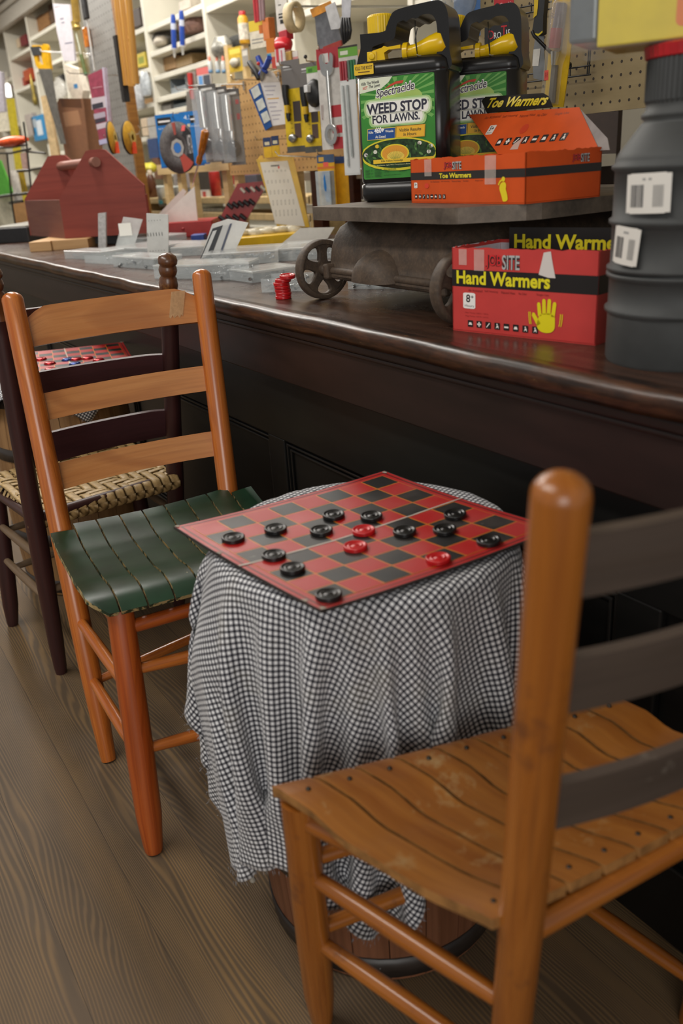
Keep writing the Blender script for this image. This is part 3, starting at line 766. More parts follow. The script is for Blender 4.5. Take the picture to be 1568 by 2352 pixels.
def checkerboard(name, corners, sag, crease, label, first_dark):
    fn = board_fn(corners, sag, crease)
    root = thing(name, (Vector(corners[0]) + Vector(corners[2])) / 2 - Vector((0, 0, .004)), label, 'checkerboard')
    mb = MB().sheet(lambda u, v: fn(u, v), 24, 24, .0035); mb.m = [0] * len(mb.m)
    build('board', mb, mat('2a2320', .7), root)
    pm = MB()
    def patch(u0, v0, u1, v1, mi, lift, n=3):
        pm.sheet(lambda a, b: fn(u0 + (u1 - u0) * a, v0 + (v1 - v0) * b, lift), n, n, 0, mi)
    patch(.004, .004, .996, .996, 0, .0002, 24)                       # red border
    for (u0, v0, u1, v1) in ((.018, .018, .982, .026), (.018, .974, .982, .982), (.018, .018, .026, .982), (.974, .018, .982, .982)): patch(u0, v0, u1, v1, 3, .0004, 12)
    patch(.046, .046, .954, .954, 2, .0005, 24)                       # orange lines under the squares
    q = (.954 - .046) / 8; g = .0055
    for i in range(8):
        for j in range(8):
            patch(.046 + i * q + g / 2, .046 + j * q + g / 2, .046 + (i + 1) * q - g / 2, .046 + (j + 1) * q - g / 2, 1 if (i + j) % 2 == first_dark else 0, .0007)
    if pm.v:   # sheets must face up
        k = 0
    F2 = []
    for f, uv in zip(pm.f, pm.uv):
        a, b, c = [Vector(pm.v[t_]) for t_ in f[:3]]
        F2.append(f if (b - a).cross(c - a).z > 0 else f[::-1])
    pm.f = F2
    build('printed_squares', pm, [bred, bblk, bora, bdrk], root)
    rng = random.Random(4)
    for (cu, cv) in ((0.01, .01), (.99, .012), (.985, .988), (.02, .985), (.9, .004), (.35, .003)):
        wn = MB(); m_ = 7; pts = [fn(min(max(cu + rng.uniform(.008, .02) * math.cos(2 * PI * k / m_), .001), .999), min(max(cv + rng.uniform(.006, .016) * math.sin(2 * PI * k / m_), .001), .999), .001) for k in range(m_)]
        f = list(range(m_)); a, b, c = pts[0], pts[1], pts[2]
        wn.add(pts, [f if (b - a).cross(c - b).z > 0 else f[::-1]], 0)
        build('worn_spot', wn, mat('9a8f82', .8), root, label='scuffed bare cardboard')
    cr = MB(); pts = []
    for k in range(25):
        v = k / 24; pts.append((v, .5 + .006 * math.sin(v * 5) + rng.uniform(-.001, .001)))
    for (a, b), (c, d) in zip(pts, pts[1:]):
        wd = .0055 * (1.2 - a * .6); V4 = [fn(b - wd, a, .0011), fn(d - wd, c, .0011), fn(d + wd, c, .0011), fn(b + wd, a, .0011)]
        f = [0, 1, 2, 3] if (V4[1] - V4[0]).cross(V4[2] - V4[0]).z > 0 else [3, 2, 1, 0]
        cr.add(V4, [f], 0)
    build('fold_crease', cr, mat('b5aaa0', .7), root, label='pale worn crease across the middle')
    return fn
CN = [P(400, 1217, z=ZB + .004), P(883, 1088, z=ZB + .004), P(1283, 1220, z=ZB + .004), P(738, 1412, z=ZB + .004)]
bf = checkerboard('checkerboard', [CN[0], CN[3], CN[2], CN[1]], .004, 0.0, 'worn red and black checkerboard with checkers lying on the nearer keg', 1)
# ------------------------------------------------------------------ checkers
def on_board(fn, px, py, z0):
    z = z0
    for _ in range(4):
        p = P(px, py, z=z); A = fn(0, 0); du = fn(1, 0) - A; dv = fn(0, 1) - A
        det = du.x * dv.y - du.y * dv.x; q = p - A
        u = (q.x * dv.y - q.y * dv.x) / det; v = (du.x * q.y - du.y * q.x) / det
        z = fn(min(max(u, 0), 1), min(max(v, 0), 1)).z
    e = .02; n = (fn(u + e, v) - fn(u - e, v)).cross(fn(u, v + e) - fn(u, v - e)).normalized()
    return Vector((p.x, p.y, z)) + n * .0008, n
def checker_mesh(m, r=.0158, h=.0062):
    k = r / .0158
    prof = [(0, 0), (.0145 * k, 0), (.0155 * k, .0008), (.0158 * k, .002), (.0152 * k, .0027), (.0158 * k, .0034), (.0158 * k, .0054), (.0150 * k, h), (.0128 * k, h), (.0120 * k, h - .0013), (.0098 * k, h - .0013), (.0092 * k, h - .0003), (.0080 * k, h - .0003), (.0073 * k, h - .0014), (.0045 * k, h - .0014), (.0040 * k, h - .0008), (0, h - .0008)]
    return MB().lathe(prof, n=36).mesh('checker', m)
ck_b = checker_mesh(mat('141414', .28, var=.2, vscale=120)); ck_r = checker_mesh(mat('b3151a', .28, var=.12, vscale=120))
def place_piece(name, me, p, n, label, cat, group, spin=0.0):
    o = bpy.data.objects.new(name, me); COL.objects.link(o); o.location = p
    o.rotation_mode = 'QUATERNION'; o.rotation_quaternion = Vector((0, 0, 1)).rotation_difference(n)
    return tag(o, label, cat, group)
BL = [(536, 1240, 'black checker closest to the left corner of the nearer board'),
      (633, 1219, 'black checker beside the upper left edge, second in from the left corner of the board'),
      (766, 1187, 'black checker left of the two nearest the top corner of the board'),
      (853, 1190, 'black checker right of the two nearest the top corner of the board'),
      (738, 1223, 'black checker immediately left of the red checker in the middle of the board'),
      (629, 1280, 'black checker just above the left end of the white crease'),
      (672, 1310, 'black checker just below the white crease, on the lower left side'),
      (755, 1372, 'black checker in the bottom corner square nearest the camera'),
      (929, 1225, 'black checker immediately right of the red checker in the middle of the board'),
      (1021, 1221, 'black checker below the crease, third to the right of the middle red checker'),
      (1045, 1186, 'black checker touching the right end of the white crease, farthest back on the right'),
      (1122, 1247, 'black checker nearest the right post of the near chair')]
RD = [(835, 1223, 'red checker on the middle of the board above the white crease'), (816, 1260, 'red checker just below the white crease in the middle of the board'), (1006, 1288, 'red checker alone near the front right edge of the board')]
for px, py, lb in BL:
    p, n = on_board(bf, px, py + 2, ZB); place_piece('checker', ck_b, p, n, lb, 'checker', 'black checkers on the nearer board')
for px, py, lb in RD:
    p, n = on_board(bf, px, py + 2, ZB); place_piece('checker', ck_r, p, n, lb, 'checker', 'red checkers on the nearer board')
base = P(651, 686, z=HC); rad = .0158
offs = [(0, 0), (.001, .0), (-.001, .001), (0, -.001), (-.002, 0), (.002, 0), (.016, -.004)]
wordz = ['bottom', 'second lowest', 'third lowest', 'middle', 'third highest', 'second highest', 'top, sliding off']
big = checker_mesh(mat('b3151a', .28, var=.12, vscale=120), .0172, .0072)
for k, (a, b) in enumerate(offs):
    t = Vector((.10, -.04, 1)).normalized() if k == 6 else Vector((0, 0, 1))
    q = base + Vector((RT.x * a + b * RT.y * 0, RT.y * a + b, .0069 * k + (.0012 if k == 6 else 0)))
    place_piece('checker', big, q, t, 'red checker, %s of the stack on the counter by the iron wheel' % wordz[k], 'checker', 'stack of red checkers on the counter')

# ------------------------------------------------------------------ farther keg with its own board, bottle caps for pieces
KC2 = Vector((-2.47, .58, 0)); KZ2 = .622
light_stave = wood('pale_oak_stave', '7d5b36', '97734a', '5c4026', rough=.55, across=30, along=2.0)
keg('keg', KC2, 'pale wooden keg behind the dark chair, carrying the second board', light_stave, KZ2 - .008)
cloth('tablecloth', KC2, KZ2, -.215, .215, -.21, .225, math.radians(52), .025, 120, 5, 'small checked cloth under the board on the farther keg', lambda z: .188 + .014 * (1 - ((z - KZ2 * .48) / (KZ2 * .5)) ** 2), KZ2 + .001)
ZB2 = KZ2 + .011
K1 = P(283, 787, z=ZB2); K2 = P(312, 833, z=ZB2); dv2 = (P(15, 815, z=ZB2) - K1).normalized(); s2 = .36
bf2 = checkerboard('checkerboard', [K2 + dv2 * s2, K2, K1, K1 + dv2 * s2], .002, 0, 'red and black checkerboard with bottle caps on the farther keg, seen between chair slats', 0)
def cap_mesh(m):
    R = []; n = 42
    for r, z, am in ((.0165, 0, .0011), (.0158, .0025, .0008), (.0146, .005, .0002), (.0125, .0064, 0), (.008, .0067, 0), (.0001, .0067, 0)):
        R.append([Vector(((r + am * math.cos(21 * q)) * math.cos(q), (r + am * math.cos(21 * q)) * math.sin(q), z)) for q in [2 * PI * k / n for k in range(n)]])
    return MB().rings(R, True, True).mesh('bottle_cap', m)
cap_r = cap_mesh(mat('a8242b', .25, .6, var=.1)); cap_b = cap_mesh(mat('27407e', .25, .6, var=.1))
capsb = [(715, 305, 'topmost'), (795, 350, 'second from the top'), (945, 355, 'rightmost'), (725, 400, 'lowest one right of the crease'), (150, 465, 'leftmost')]
capsr = [(435, 300, 'farthest back, beside the orange chair post'), (530, 345, 'just left of the crease'), (535, 410, 'lowest one left of the crease'), (810, 300, 'farthest back, right of the crease'), (930, 290, 'third from the right'), (1045, 310, 'second from the right'), (1075, 350, 'rightmost'), (110, 345, 'leftmost')]
for (x, y, lb), me, cn in [(c, cap_b, 'blue') for c in capsb] + [(c, cap_r, 'red') for c in capsr]:
    p, n = on_board(bf2, x / 4.612, 760 + y / 4.612 + 2, ZB2)
    place_piece('bottle_cap', me, p, n, '%s bottle cap on the farther board, %s' % (cn, lb), 'bottle cap', cn + ' bottle caps on the farther board')
# ------------------------------------------------------------------ plates with holes (wheels, handles) from 2-D outlines
def plate(outer, holes, O, U, V, th, bev=0.0, res=2):
    c = bpy.data.curves.new('outline', 'CURVE'); c.dimensions = '2D'; c.fill_mode = 'BOTH'; c.extrude = max(th / 2 - bev, .0002); c.bevel_depth = bev; c.bevel_resolution = res; c.offset = -bev
    for pts in [outer] + holes:
        sp = c.splines.new('POLY'); sp.points.add(len(pts) - 1); sp.use_cyclic_u = True
        for k, (x, y) in enumerate(pts): sp.points[k].co = (x, y, 0, 1)
    o = bpy.data.objects.new('outline', c); me = bpy.data.meshes.new_from_object(o)
    O, U, V = Vector(O), Vector(U).normalized(), Vector(V).normalized(); N = U.cross(V)
    mb = MB(); mb.add([O + U * v.co.x + V * v.co.y + N * v.co.z for v in me.vertices], [list(p.vertices) for p in me.polygons], 0, [[(me.vertices[k].co.x, me.vertices[k].co.y) for k in p.vertices] for p in me.polygons], False)
    bpy.data.objects.remove(o); bpy.data.curves.remove(c); bpy.data.meshes.remove(me)
    import bmesh
    bm = bmesh.new(); vs = [bm.verts.new(p) for p in mb.v]
    for f in mb.f:
        try: bm.faces.new([vs[k] for k in f])
        except ValueError: pass
    bmesh.ops.remove_doubles(bm, verts=bm.verts, dist=1e-5); bmesh.ops.recalc_face_normals(bm, faces=bm.faces); bm.verts.index_update()
    out = MB(); out.add([v.co for v in bm.verts], [[v.index for v in f.verts] for f in bm.faces], 0, None, False); bm.free()
    return out
def smooth_poly(pts, n=6):
    out = []; k = len(pts)
    for i in range(k):
        p0, p1, p2, p3 = [Vector(pts[(i + j) % k]) for j in (-1, 0, 1, 2)]
        for q in range(n):
            t = q / n; out.append(tuple(.5 * ((2 * p1) + (p2 - p0) * t + (2 * p0 - 5 * p1 + 4 * p2 - p3) * t * t + (3 * p1 - p0 - 3 * p2 + p3) * t ** 3)))
    return out
def rrect(w, d, r, n=5):
    pts = []
    for cx, cy, a0 in ((w / 2 - r, -d / 2 + r, -90), (w / 2 - r, d / 2 - r, 0), (-w / 2 + r, d / 2 - r, 90), (-w / 2 + r, -d / 2 + r, 180)):
        pts += [(cx + r * math.cos(math.radians(a0 + 90 * k / n)), cy + r * math.sin(math.radians(a0 + 90 * k / n))) for k in range(n + 1)]
    return pts
def loft(sections, O, U, V, mb=None, mi=0):
    # sections: (z, w, d, r, du, dv)
    O, U, V = Vector(O), Vector(U), Vector(V); R = []
    for z, w_, d_, r, du, dv in sections: R.append([O + U * (x + du) + V * (y + dv) + Vector((0, 0, z)) for x, y in rrect(w_, d_, r)])
    return (mb or MB()).rings(R, True, True, mi)

# ------------------------------------------------------------------ cast iron platform scale
iron = NT('rusty_cast_iron'); _n = iron.noise(iron.coord(), 30.0, 6, .7); _m = iron.noise(iron.coord(), 160.0, 3, .6)
iron.t.links.new(iron.mix(iron.math('MULTIPLY', iron.ramp(_m, .5, .8), .4), iron.mix(iron.ramp(_n, .32, .7), rgb('393029'), rgb('5a4a3c')), rgb('74614c')), iron.b.inputs['Base Color'])
iron.b.inputs['Roughness'].default_value = .62; iron.b.inputs['Metallic'].default_value = .15; iron.bump(_m, .3, .0015); IRON = iron.m
WL = P(745, 686, z=HC); U8 = Vector((.9985, -.033, 0)).normalized(); V8 = Vector((.033, .9985, 0)).normalized(); ZPL = 1.045
sc_ = thing('platform_scale', WL + U8 * .23 + V8 * .2, 'rusty cast iron platform scale on spoked wheels carrying the black jugs', 'scale')
SO = WL + U8 * .232; SO.z = 0
bm_ = MB(); BW = .452; BD = .52
for z, k, kd in ((.912, 0.0, 0), (.920, 0.0, 0), (.9205, .007, .006), (.935, .008, .008), (.962, .010, .011), (.985, .016, .016), (1.003, .024, .022), (1.012, .034, .03), (1.019, .05, .04)):
    pass
secs = [(z, BW - 2 * k, BD - 2 * k, .02, 0, BD / 2 - .005) for z, k in ((.910, .0), (.921, .0), (.923, .008), (.94, .009), (.965, .012), (.986, .018), (1.002, .026), (1.010, .036), (1.0205, .050))]
build('body', loft(secs, SO, U8, V8), IRON, sc_)
rustp = NT('worn_steel_plate'); _n = rustp.noise(rustp.coord(), 18.0, 6, .7)
rustp.t.links.new(rustp.mix(rustp.ramp(_n, .35, .7), rgb('4a423a'), rgb('75695c')), rustp.b.inputs['Base Color']); rustp.b.inputs['Roughness'].default_value = .5; rustp.b.inputs['Metallic'].default_value = .3; rustp.bump(_n, .15, .001)
build('platform', MB().prism([(-1.515, .905), (-1.50, .897), (-1.10, .893), (-1.075, .898), (-1.003, .978), (-.992, 1.0), (-.985, 1.46), (-1.535, 1.48)], (0, 0, ZPL - .024), (1, 0, 0), (0, 1, 0), .024), rustp.m, sc_, .004)
hb = MB()                                                         # bulging cast housing on the front
HO = SO + U8 * -.020 + Vector((0, 0, .912)) - V8 * .002; rr = []
for j in range(9):
    a = j / 8 * PI / 2; rr.append([HO + U8 * (.066 * math.cos(q) * math.cos(a) ** .6) + Vector((0, 0, .056 * math.sin(q) * math.cos(a) ** .6)) - V8 * (.060 * math.sin(a) - .02) for q in [PI * k / 16 for k in range(17)]])
hb.rings(rr[::-1], False, False)
hb.rings([[p + (HO + U8 * 0 - p) * .06 + V8 * .002 for p in r] for r in rr], False, False)
build('lever_housing', hb, IRON, sc_)
def wheel_at(c, name='wheel'):
    n = 40; R = .0585; outer = [(R * math.cos(2 * PI * k / n), R * math.sin(2 * PI * k / n)) for k in range(n)]; holes = []
    for k in range(5):
        a = 2 * PI * k / 5 + .9; pts = []
        for (r, da) in ((.020, .0), (.026, .24), (.036, .36), (.044, .33), (.0475, .12), (.0475, -.12), (.044, -.33), (.036, -.36), (.026, -.24)): pts.append((r * math.cos(a + da), r * math.sin(a + da)))
        holes.append(smooth_poly(pts, 4))
    w_ = build(name, plate(outer, holes, c, V8, Vector((0, 0, 1)), .012, .003), IRON, sc_)
    rim = MB().lathe([(.0505, -.011), (.058, -.011), (.0595, -.008), (.0595, .008), (.058, .011), (.0505, .011)], c, U8, 40, cap=False)
    rim.lathe([(.0505, .011), (.0505, -.011)], c, U8, 40, cap=False)
    build('rim', rim, IRON, w_)
    build('hub', MB().lathe([(.0, .019), (.009, .019), (.012, .014), (.014, -.014), (.012, -.02), (0, -.02)][::-1], c, U8, 18), IRON, w_)
for q, v in ((0, 0), (.46, 0), (0, .42), (.46, .42)): wheel_at(WL + U8 * q + V8 * v + Vector((0, 0, .0597)))
for v in (0, .42): build('axle', MB().cyl(WL + V8 * v + Vector((0, 0, .0597)) + U8 * -.005, WL + U8 * .465 + V8 * v + Vector((0, 0, .0597)), .0075), IRON, sc_)
build('axle_brace', MB().tube([WL + U8 * .03 + Vector((0, .0, .050)), WL + U8 * .2 + Vector((0, .01, .046)), WL + U8 * .43 + Vector((0, .0, .050))], .006), IRON, sc_)
for q in (.035, .425):
    for v in (0, .42): build('axle_bracket', MB().box(WL + U8 * q + V8 * v + Vector((0, 0, .0597 - .001)), (.018, .03, .03), rotz(math.atan2(U8.y, U8.x))), IRON, sc_, .004)

# ------------------------------------------------------------------ weed killer jugs
JA = math.radians(37); JU = Vector((math.cos(JA), math.sin(JA), 0)); JN = Vector((math.sin(JA), -math.cos(JA), 0)); JV = -JN
JO = Vector((-1.478, .992, ZPL)); JW = span(JO, JU, 206); JD = .125
JH = (near(819, 22, JO, JO + Vector((0, 0, .3))) - JO).z; jk = JH / .372
plasticb = mat('161617', .26, var=.06, vscale=30); capy = mat('e6c01a', .35, var=.04); sprayy = mat('e3bb12', .22, var=.06, vscale=20)
jug = thing('weed_killer_jug', JO + JU * JW / 2 + JV * JD / 2, 'black weed killer jug with yellow cap at the front left of the scale platform', 'jug', 'weed killer jugs on the scale')
jb = loft([(z * jk, w_, d_, r_, du_, dv_) for z, w_, d_, r_, du_, dv_ in [(0, JW - .02, JD - .02, .018, 0, 0), (.004, JW - .006, JD - .006, .02, 0, 0), (.014, JW, JD, .022, 0, 0), (.036, JW, JD, .022, 0, 0), (.0375, JW - .005, JD - .005, .022, 0, 0), (.041, JW - .005, JD - .005, .022, 0, 0), (.0425, JW - .002, JD - .002, .022, 0, 0),
          (.245, JW - .002, JD - .002, .022, 0, 0), (.2465, JW - .006, JD - .006, .022, 0, 0), (.250, JW - .001, JD - .001, .022, 0, 0), (.268, JW - .004, JD - .006, .024, 0, 0), (.276, JW - .014, JD - .02, .022, 0, 0), (.279, JW - .04, JD - .045, .018, 0, 0)]], JO + JU * JW / 2 + JV * JD / 2, JU, JV)
def jp(X, Y): return ((X - 118) / 3.408 * .00106 * 1.0, (1565 - Y) * JH / 1505)     # outline read off the photograph
sx = JW / jp(835, 0)[0]
def jq(X, Y): a, b = jp(X, Y); return (a * sx - JW / 2, b)
outer = smooth_poly([jq(*p) for p in ((130, 560), (122, 500), (140, 420), (165, 340), (166, 245), (180, 236), (345, 236), (372, 200), (400, 140), (440, 95), (560, 74), (720, 60), (775, 66), (812, 110), (830, 180), (836, 300), (836, 420), (836, 560), (600, 570), (300, 570))], 4)
hole = smooth_poly([jq(*p) for p in ((255, 370), (262, 340), (330, 322), (420, 300), (440, 240), (455, 190), (500, 172), (520, 185), (560, 165), (600, 170), (640, 150), (700, 152), (735, 190), (748, 260), (750, 380), (738, 450), (700, 482), (560, 488), (370, 486), (300, 470), (258, 430))], 4)
hd = plate(outer, [hole], JO + JU * JW / 2 + JV * JD / 2, JU, Vector((0, 0, 1)), JD * .74)
jb2 = build('jug_body', jb, plasticb, jug)
ho = build('handle_top', hd, plasticb, jug, .015); ho.modifiers['bevel'].segments = 4; ho.modifiers['bevel'].harden_normals = False
for p_ in ho.data.polygons: p_.use_smooth = True
ho.modifiers.new('wn', 'WEIGHTED_NORMAL')
cxy = jq(272, 0)[0]
CO = JO + JU * (JW / 2 + cxy) + JV * JD / 2
cp = []
for r, z in [(r_ * JW / .208, z_ * jk) for r_, z_ in ((.0, .372 - .005), (.022, .372 - .005), (.0265, .3655), (.0285, .362), (.0285, .331), (.0275, .329))]:
    cp.append([CO + Vector(((r + (.0006 if k % 2 else 0)) * math.cos(2 * PI * k / 64), (r + (.0006 if k % 2 else 0)) * math.sin(2 * PI * k / 64), z)) for k in range(64)])
cp[0] = [CO + Vector((.0002 * math.cos(2 * PI * k / 64), .0002 * math.sin(2 * PI * k / 64), .368 * jk)) for k in range(64)]
build('cap', MB().rings(cp[::-1], True, True, smooth=False), capy, jug, label='ribbed yellow screw cap')
def jw(X, Y, off): a, b = jq(X, Y); return JO + JU * (JW / 2 + a) + JV * (JD / 2 - off) + Vector((0, 0, b))
of = .034
spy = MB()
spy.tube([jw(560, 398, of), jw(600, 395, of), jw(690, 375, of), jw(770, 360, of), jw(792, 350, of)], [.011, .013, .0175, .020, .017], 16)
spy.tube([jw(555, 400, of), jw(575, 399, of)], .011, 16); spy.tube([jw(485, 402, of), jw(520, 402, of)], .0165, 16); spy.tube([jw(520, 402, of), jw(556, 400, of)], .0115, 10)
spr = build('sprayer', spy, sprayy, jug, label='yellow trigger sprayer tied in the handle opening')
sh = MB(); sh.prism([jq(*p) for p in ((236, 372), (330, 352), (345, 340), (372, 352), (470, 345), (470, 372), (380, 372), (345, 392), (352, 448), (400, 462), (470, 440), (470, 462), (392, 480), (345, 478), (335, 460), (240, 462), (232, 420))], JO + JU * JW / 2 + JV * (JD / 2 - of + .012), JU, Vector((0, 0, 1)), .024)
build('spray_head', sh, sprayy, spr, .003)
noz = MB().box(jw(252, 415, of + .013), (.018, .004, .018), Matrix((JU, JV, Vector((0, 0, 1)))).transposed()); noz.lathe([(.006, 0), (.006, .004), (.003, .0045), (0.0001, .0045)], jw(256, 410, of + .014), JN, 14)
build('nozzle', noz, capy, spr, .001)
build('hose_tube', MB().tube([jw(590, 425, of + .008), jw(640, 448, of + .006), jw(700, 478, of + .004)], .0022, 8), mat('cfcabb', .2), spr)
build('wire_tie', MB().tube([jw(575, 178, of), jw(585, 240, of + .012), jw(600, 330, of + .02), jw(606, 400, of + .022), jw(600, 430, of + .014), jw(590, 330, of + .018), jw(600, 240, of + .01)], .0009, 6), mat('101010', .5), jug)
# front label
LW = JW * .80; LH = .196 * jk; lb = Print()
def green_label():
    t = NT('green_lawn_label'); uv = t.coord('Object'); n = t.noise(uv, 7.0, 3, .5)
    t.t.links.new(t.mix(t.ramp(n, .3, .7), rgb('2f7d33'), rgb('4f9a3d')), t.b.inputs['Base Color']); t.b.inputs['Roughness'].default_value = .22
    return t.m
GL = mat('3d8a37', .22, var=.22, vscale=9); GP = mat('a9c86a', .22, var=.15, vscale=14); W_ = 'f1f0e6'; K_ = '23232f'
lb.rect(0, 0, 1, 1, GL, .02); lb.up()
for a in range(0, 360, 15):
    q = math.radians(a + 4); lb.poly([(.52 + .1 * math.cos(q), .80 + .05 * math.sin(q)), (min(max(.52 + .6 * math.cos(q - .05), .01), .99), min(max(.80 + .32 * math.sin(q - .05), .52), .99)), (min(max(.52 + .6 * math.cos(q + .05), .01), .99), min(max(.80 + .32 * math.sin(q + .05), .52), .99))], '6fae55')
lb.up(); lb.ell(.52, .79, .32, .11, GP); lb.up(); lb.poly([(0, .86), (0, .985), (.02, 1), (.45, 1), (.40, .95), (.30, .895)], 'dfe6cf')
lb.up(); lb.text('Kills The Weeds', .03, .935, .27, .965, K_, .02, .1, .06); lb.text('NOT', .045, .893, .11, .925, 'c9302c', .02, .1, .06); lb.text('The Lawn', .125, .905, .28, .935, K_, .02, .1, .06)
lb.poly([(.34, .885), (.42, .925), (.50, .948), (.60, .952), (.58, .925), (.50, .925), (.42, .905)], 'c9432c'); lb.poly([(.47, .945), (.52, .962), (.56, .955), (.53, .948)], '3b8a3a')
lb.up(); lb.text('Spectracide', .215, .775, .745, .895, 'fafaf5', .075, .18, .10); lb.up(); lb.text('Spectracide', .225, .782, .735, .888, '3a3740', .012, .18, .10)
lb.up(); lb.rect(.05, .615, .965, .795, 'a5cd84', .07); lb.rect(.11, .52, .89, .66, 'a5cd84', .06); lb.up(); lb.rect(.075, .63, .945, .78, 'd3e6bf', .06); lb.rect(.135, .535, .865, .66, 'd3e6bf', .06); lb.up(); lb.rect(.10, .64, .92, .765, 'f3f4ec', .05); lb.rect(.16, .545, .84, .66, 'f3f4ec', .05)
lb.up(); lb.text('WEED STOP', .085, .648, .90, .752, '2c2d3f', .035, 0, .012); lb.text('FOR LAWNS.', .16, .555, .80, .637, '2c2d3f', .03, 0, .012)
lb.text('®', .905, .735, .925, .752, K_)
lb.up(); lb.rect(.40, .525, .54, .529, '8a9a80')
lb.rect(.075, .395, .475, .51, 'd9c15a', skew=.01); lb.rect(.46, .395, .86, .515, 'd99a2a', skew=.012); lb.up(); lb.rect(.082, .402, .455, .503, '154a93', skew=.01); lb.rect(.475, .402, .85, .508, 'efb92e', skew=.012)
lb.up(); lb.text('Kills', .10, .462, .165, .484, W_, .02); lb.text('460+', .18, .46, .315, .52, 'ffffff', .03, .2); lb.text('Weeds', .33, .462, .44, .486, W_, .02); lb.text('As Listed', .19, .412, .33, .440, W_, .02)
lb.text('Visible Results', .52, .458, .815, .490, '3f3320', .015, .12); lb.text('In Hours', .575, .415, .75, .446, '3f3320', .015, .12)
lb.up(-1); lb.ell(.5, .24, .53, .165, 'd9cf2c'); lb.L[-1] = ([(min(max(x, .0), 1.0), y) for x, y in lb.L[-1][0]],) + lb.L[-1][1:]
lb.up(); lb.ell(.5, .245, .50, .145, mat('24421f', .3, var=.6, vscale=140)); lb.L[-1] = ([(min(max(x, .0), 1.0), y) for x, y in lb.L[-1][0]],) + lb.L[-1][1:]
lb.up()
rg = random.Random(2)
for _ in range(40):
    x, y = rg.uniform(.04, .96), rg.uniform(.17, .34)
    if ((x - .5) / .48) ** 2 + ((y - .245) / .125) ** 2 < 1: lb.ell(x, y, .03, .012, rg.choice(['3c6b2c', '4f7f38', '2d5524', '5c8a45']), 8, rg.uniform(0, 3))
for x, y, c in ((.21, .33, 'e8c22b'), (.18, .275, 'd8dacb'), (.79, .335, 'e4ded2'), (.94, .30, 'e4ded2'), (.91, .245, 'e4ded2'), (.05, .25, 'd6cfd0')): lb.ell(x, y, .028, .02, c, 10)
lb.up(); lb.ell(.45, .25, .195, .092, 'e9d12c'); lb.up(); lb.ell(.45, .25, .175, .08, 'e39c2c'); lb.up(); lb.ell(.46, .22, .12, .05, 'eecb53')
lb.up()
for q in range(-5, 7): lb.poly([(.45 + q * .004, .17), (.457 + q * .004, .17), (.45 + q * .028, .31 - abs(q) * .006)], '4d7a2e' if q % 2 else '7f9a3a')
lb.up(); lb.rect(.15, .155, .985, .195, 'edc52f'); lb.up(); lb.text('Kills Yellow Nutsedge', .26, .163, .56, .188, '2f3a1c', .012)
lb.text('For Best Results, Apply When Temperature Is Between 45°F-90°F', .16, .128, .78, .143, 'e5e5b0', .0)
for k, yy in enumerate((.095, .083, .071, .059, .047, .035, .023)):
    for x0, x1 in ((.03, .10), (.115, .135), (.16, .26)): lb.rect(x0, yy, x1 - .01 * (k % 3), yy + .004, '1f4a22')
lb.text('KEEP OUT OF REACH OF CHILDREN', .29, .085, .46, .102, '1a3a1c'); lb.text('PRECAUCION', .50, .06, .60, .075, '1a3a1c'); lb.text('CAUTION', .29, .06, .36, .075, '1a3a1c'); lb.text('Net Contents 1 gal (128 fl oz/3.78 L)', .29, .026, .53, .040, '1a3a1c')
LO = JO + JU * .012 + Vector((0, 0, .0475 * jk))
lb.build('front_label', LO, JU, Vector((0, 0, 1)), jug, LW, LH, lift=.0012, step=.00015)
kb = Print().rect(0, 0, 1, 1, 'e7bf2a', .06).up(); kb.text('KILLS THE ROOT', .06, .46, .94, .80, '3a2a16', .02); kb.rect(.2, .2, .8, .3, '6a4a16')
kb.build('neck_sticker', JO + JU * .003 + Vector((0, 0, .2515 * jk)) + JN * .0003, JU, Vector((0, 0, 1)), jug, .038, .018, lift=.0006)
jdel = RT * 0 + Vector((RT.x, RT.y, 0)).normalized() * .148 + Vector((FW.x, FW.y, 0)).normalized() * .085
dup(jug, jdel, 'black weed killer jug standing behind the orange carton, partly hidden')

# ------------------------------------------------------------------ display cartons of warmers
ICON = ['tree', 'cross', 'tool', 'walk', 'car', 'hat', 'bike', 'man']
def icons(pr, x0, y0, s, gap, asp):
    for k in range(8):
        x = x0 + k * gap; pr.rect(x, y0, x + s, y0 + s * asp, '1d1414', s * .12)
    pr.up()
    for k in range(8):
        x = x0 + k * gap; c = 'ece6e0'; h = s * asp
        if k == 1: pr.rect(x + s * .38, y0 + h * .15, x + s * .62, y0 + h * .85, c); pr.rect(x + s * .15, y0 + h * .38, x + s * .85, y0 + h * .62, c)
        elif k in (0, 5): pr.poly([(x + s * .15, y0 + h * .3), (x + s * .85, y0 + h * .3), (x + s * .7, y0 + h * .7), (x + s * .3, y0 + h * .7)], c)
        elif k == 4: pr.rect(x + s * .12, y0 + h * .35, x + s * .88, y0 + h * .6, c)
        elif k == 2: pr.poly([(x + s * .15, y0 + h * .2), (x + s * .3, y0 + h * .15), (x + s * .85, y0 + h * .8), (x + s * .7, y0 + h * .85)], c)
        else: pr.ell(x + s * .5, y0 + h * .75, s * .12, h * .12, c, 10); pr.poly([(x + s * .25, y0 + h * .12), (x + s * .45, y0 + h * .6), (x + s * .7, y0 + h * .6), (x + s * .8, y0 + h * .12), (x + s * .55, y0 + h * .35)], c)
def jobsite(pr, x0, y0, x1, y1):
    m_ = x0 + (x1 - x0) * .47
    pr.text('JOB', x0, y0, m_, y1, '2a1a18', .08); pr.text('SITE', m_ + (x1 - x0) * .02, y0, x1, y1, '2a2626', .08); pr.up()
    pr.text('JOB', x0, y0, m_, y1, 'd0252a', .01); pr.text('SITE', m_ + (x1 - x0) * .02, y0, x1, y1, 'b3b3b3', .01)
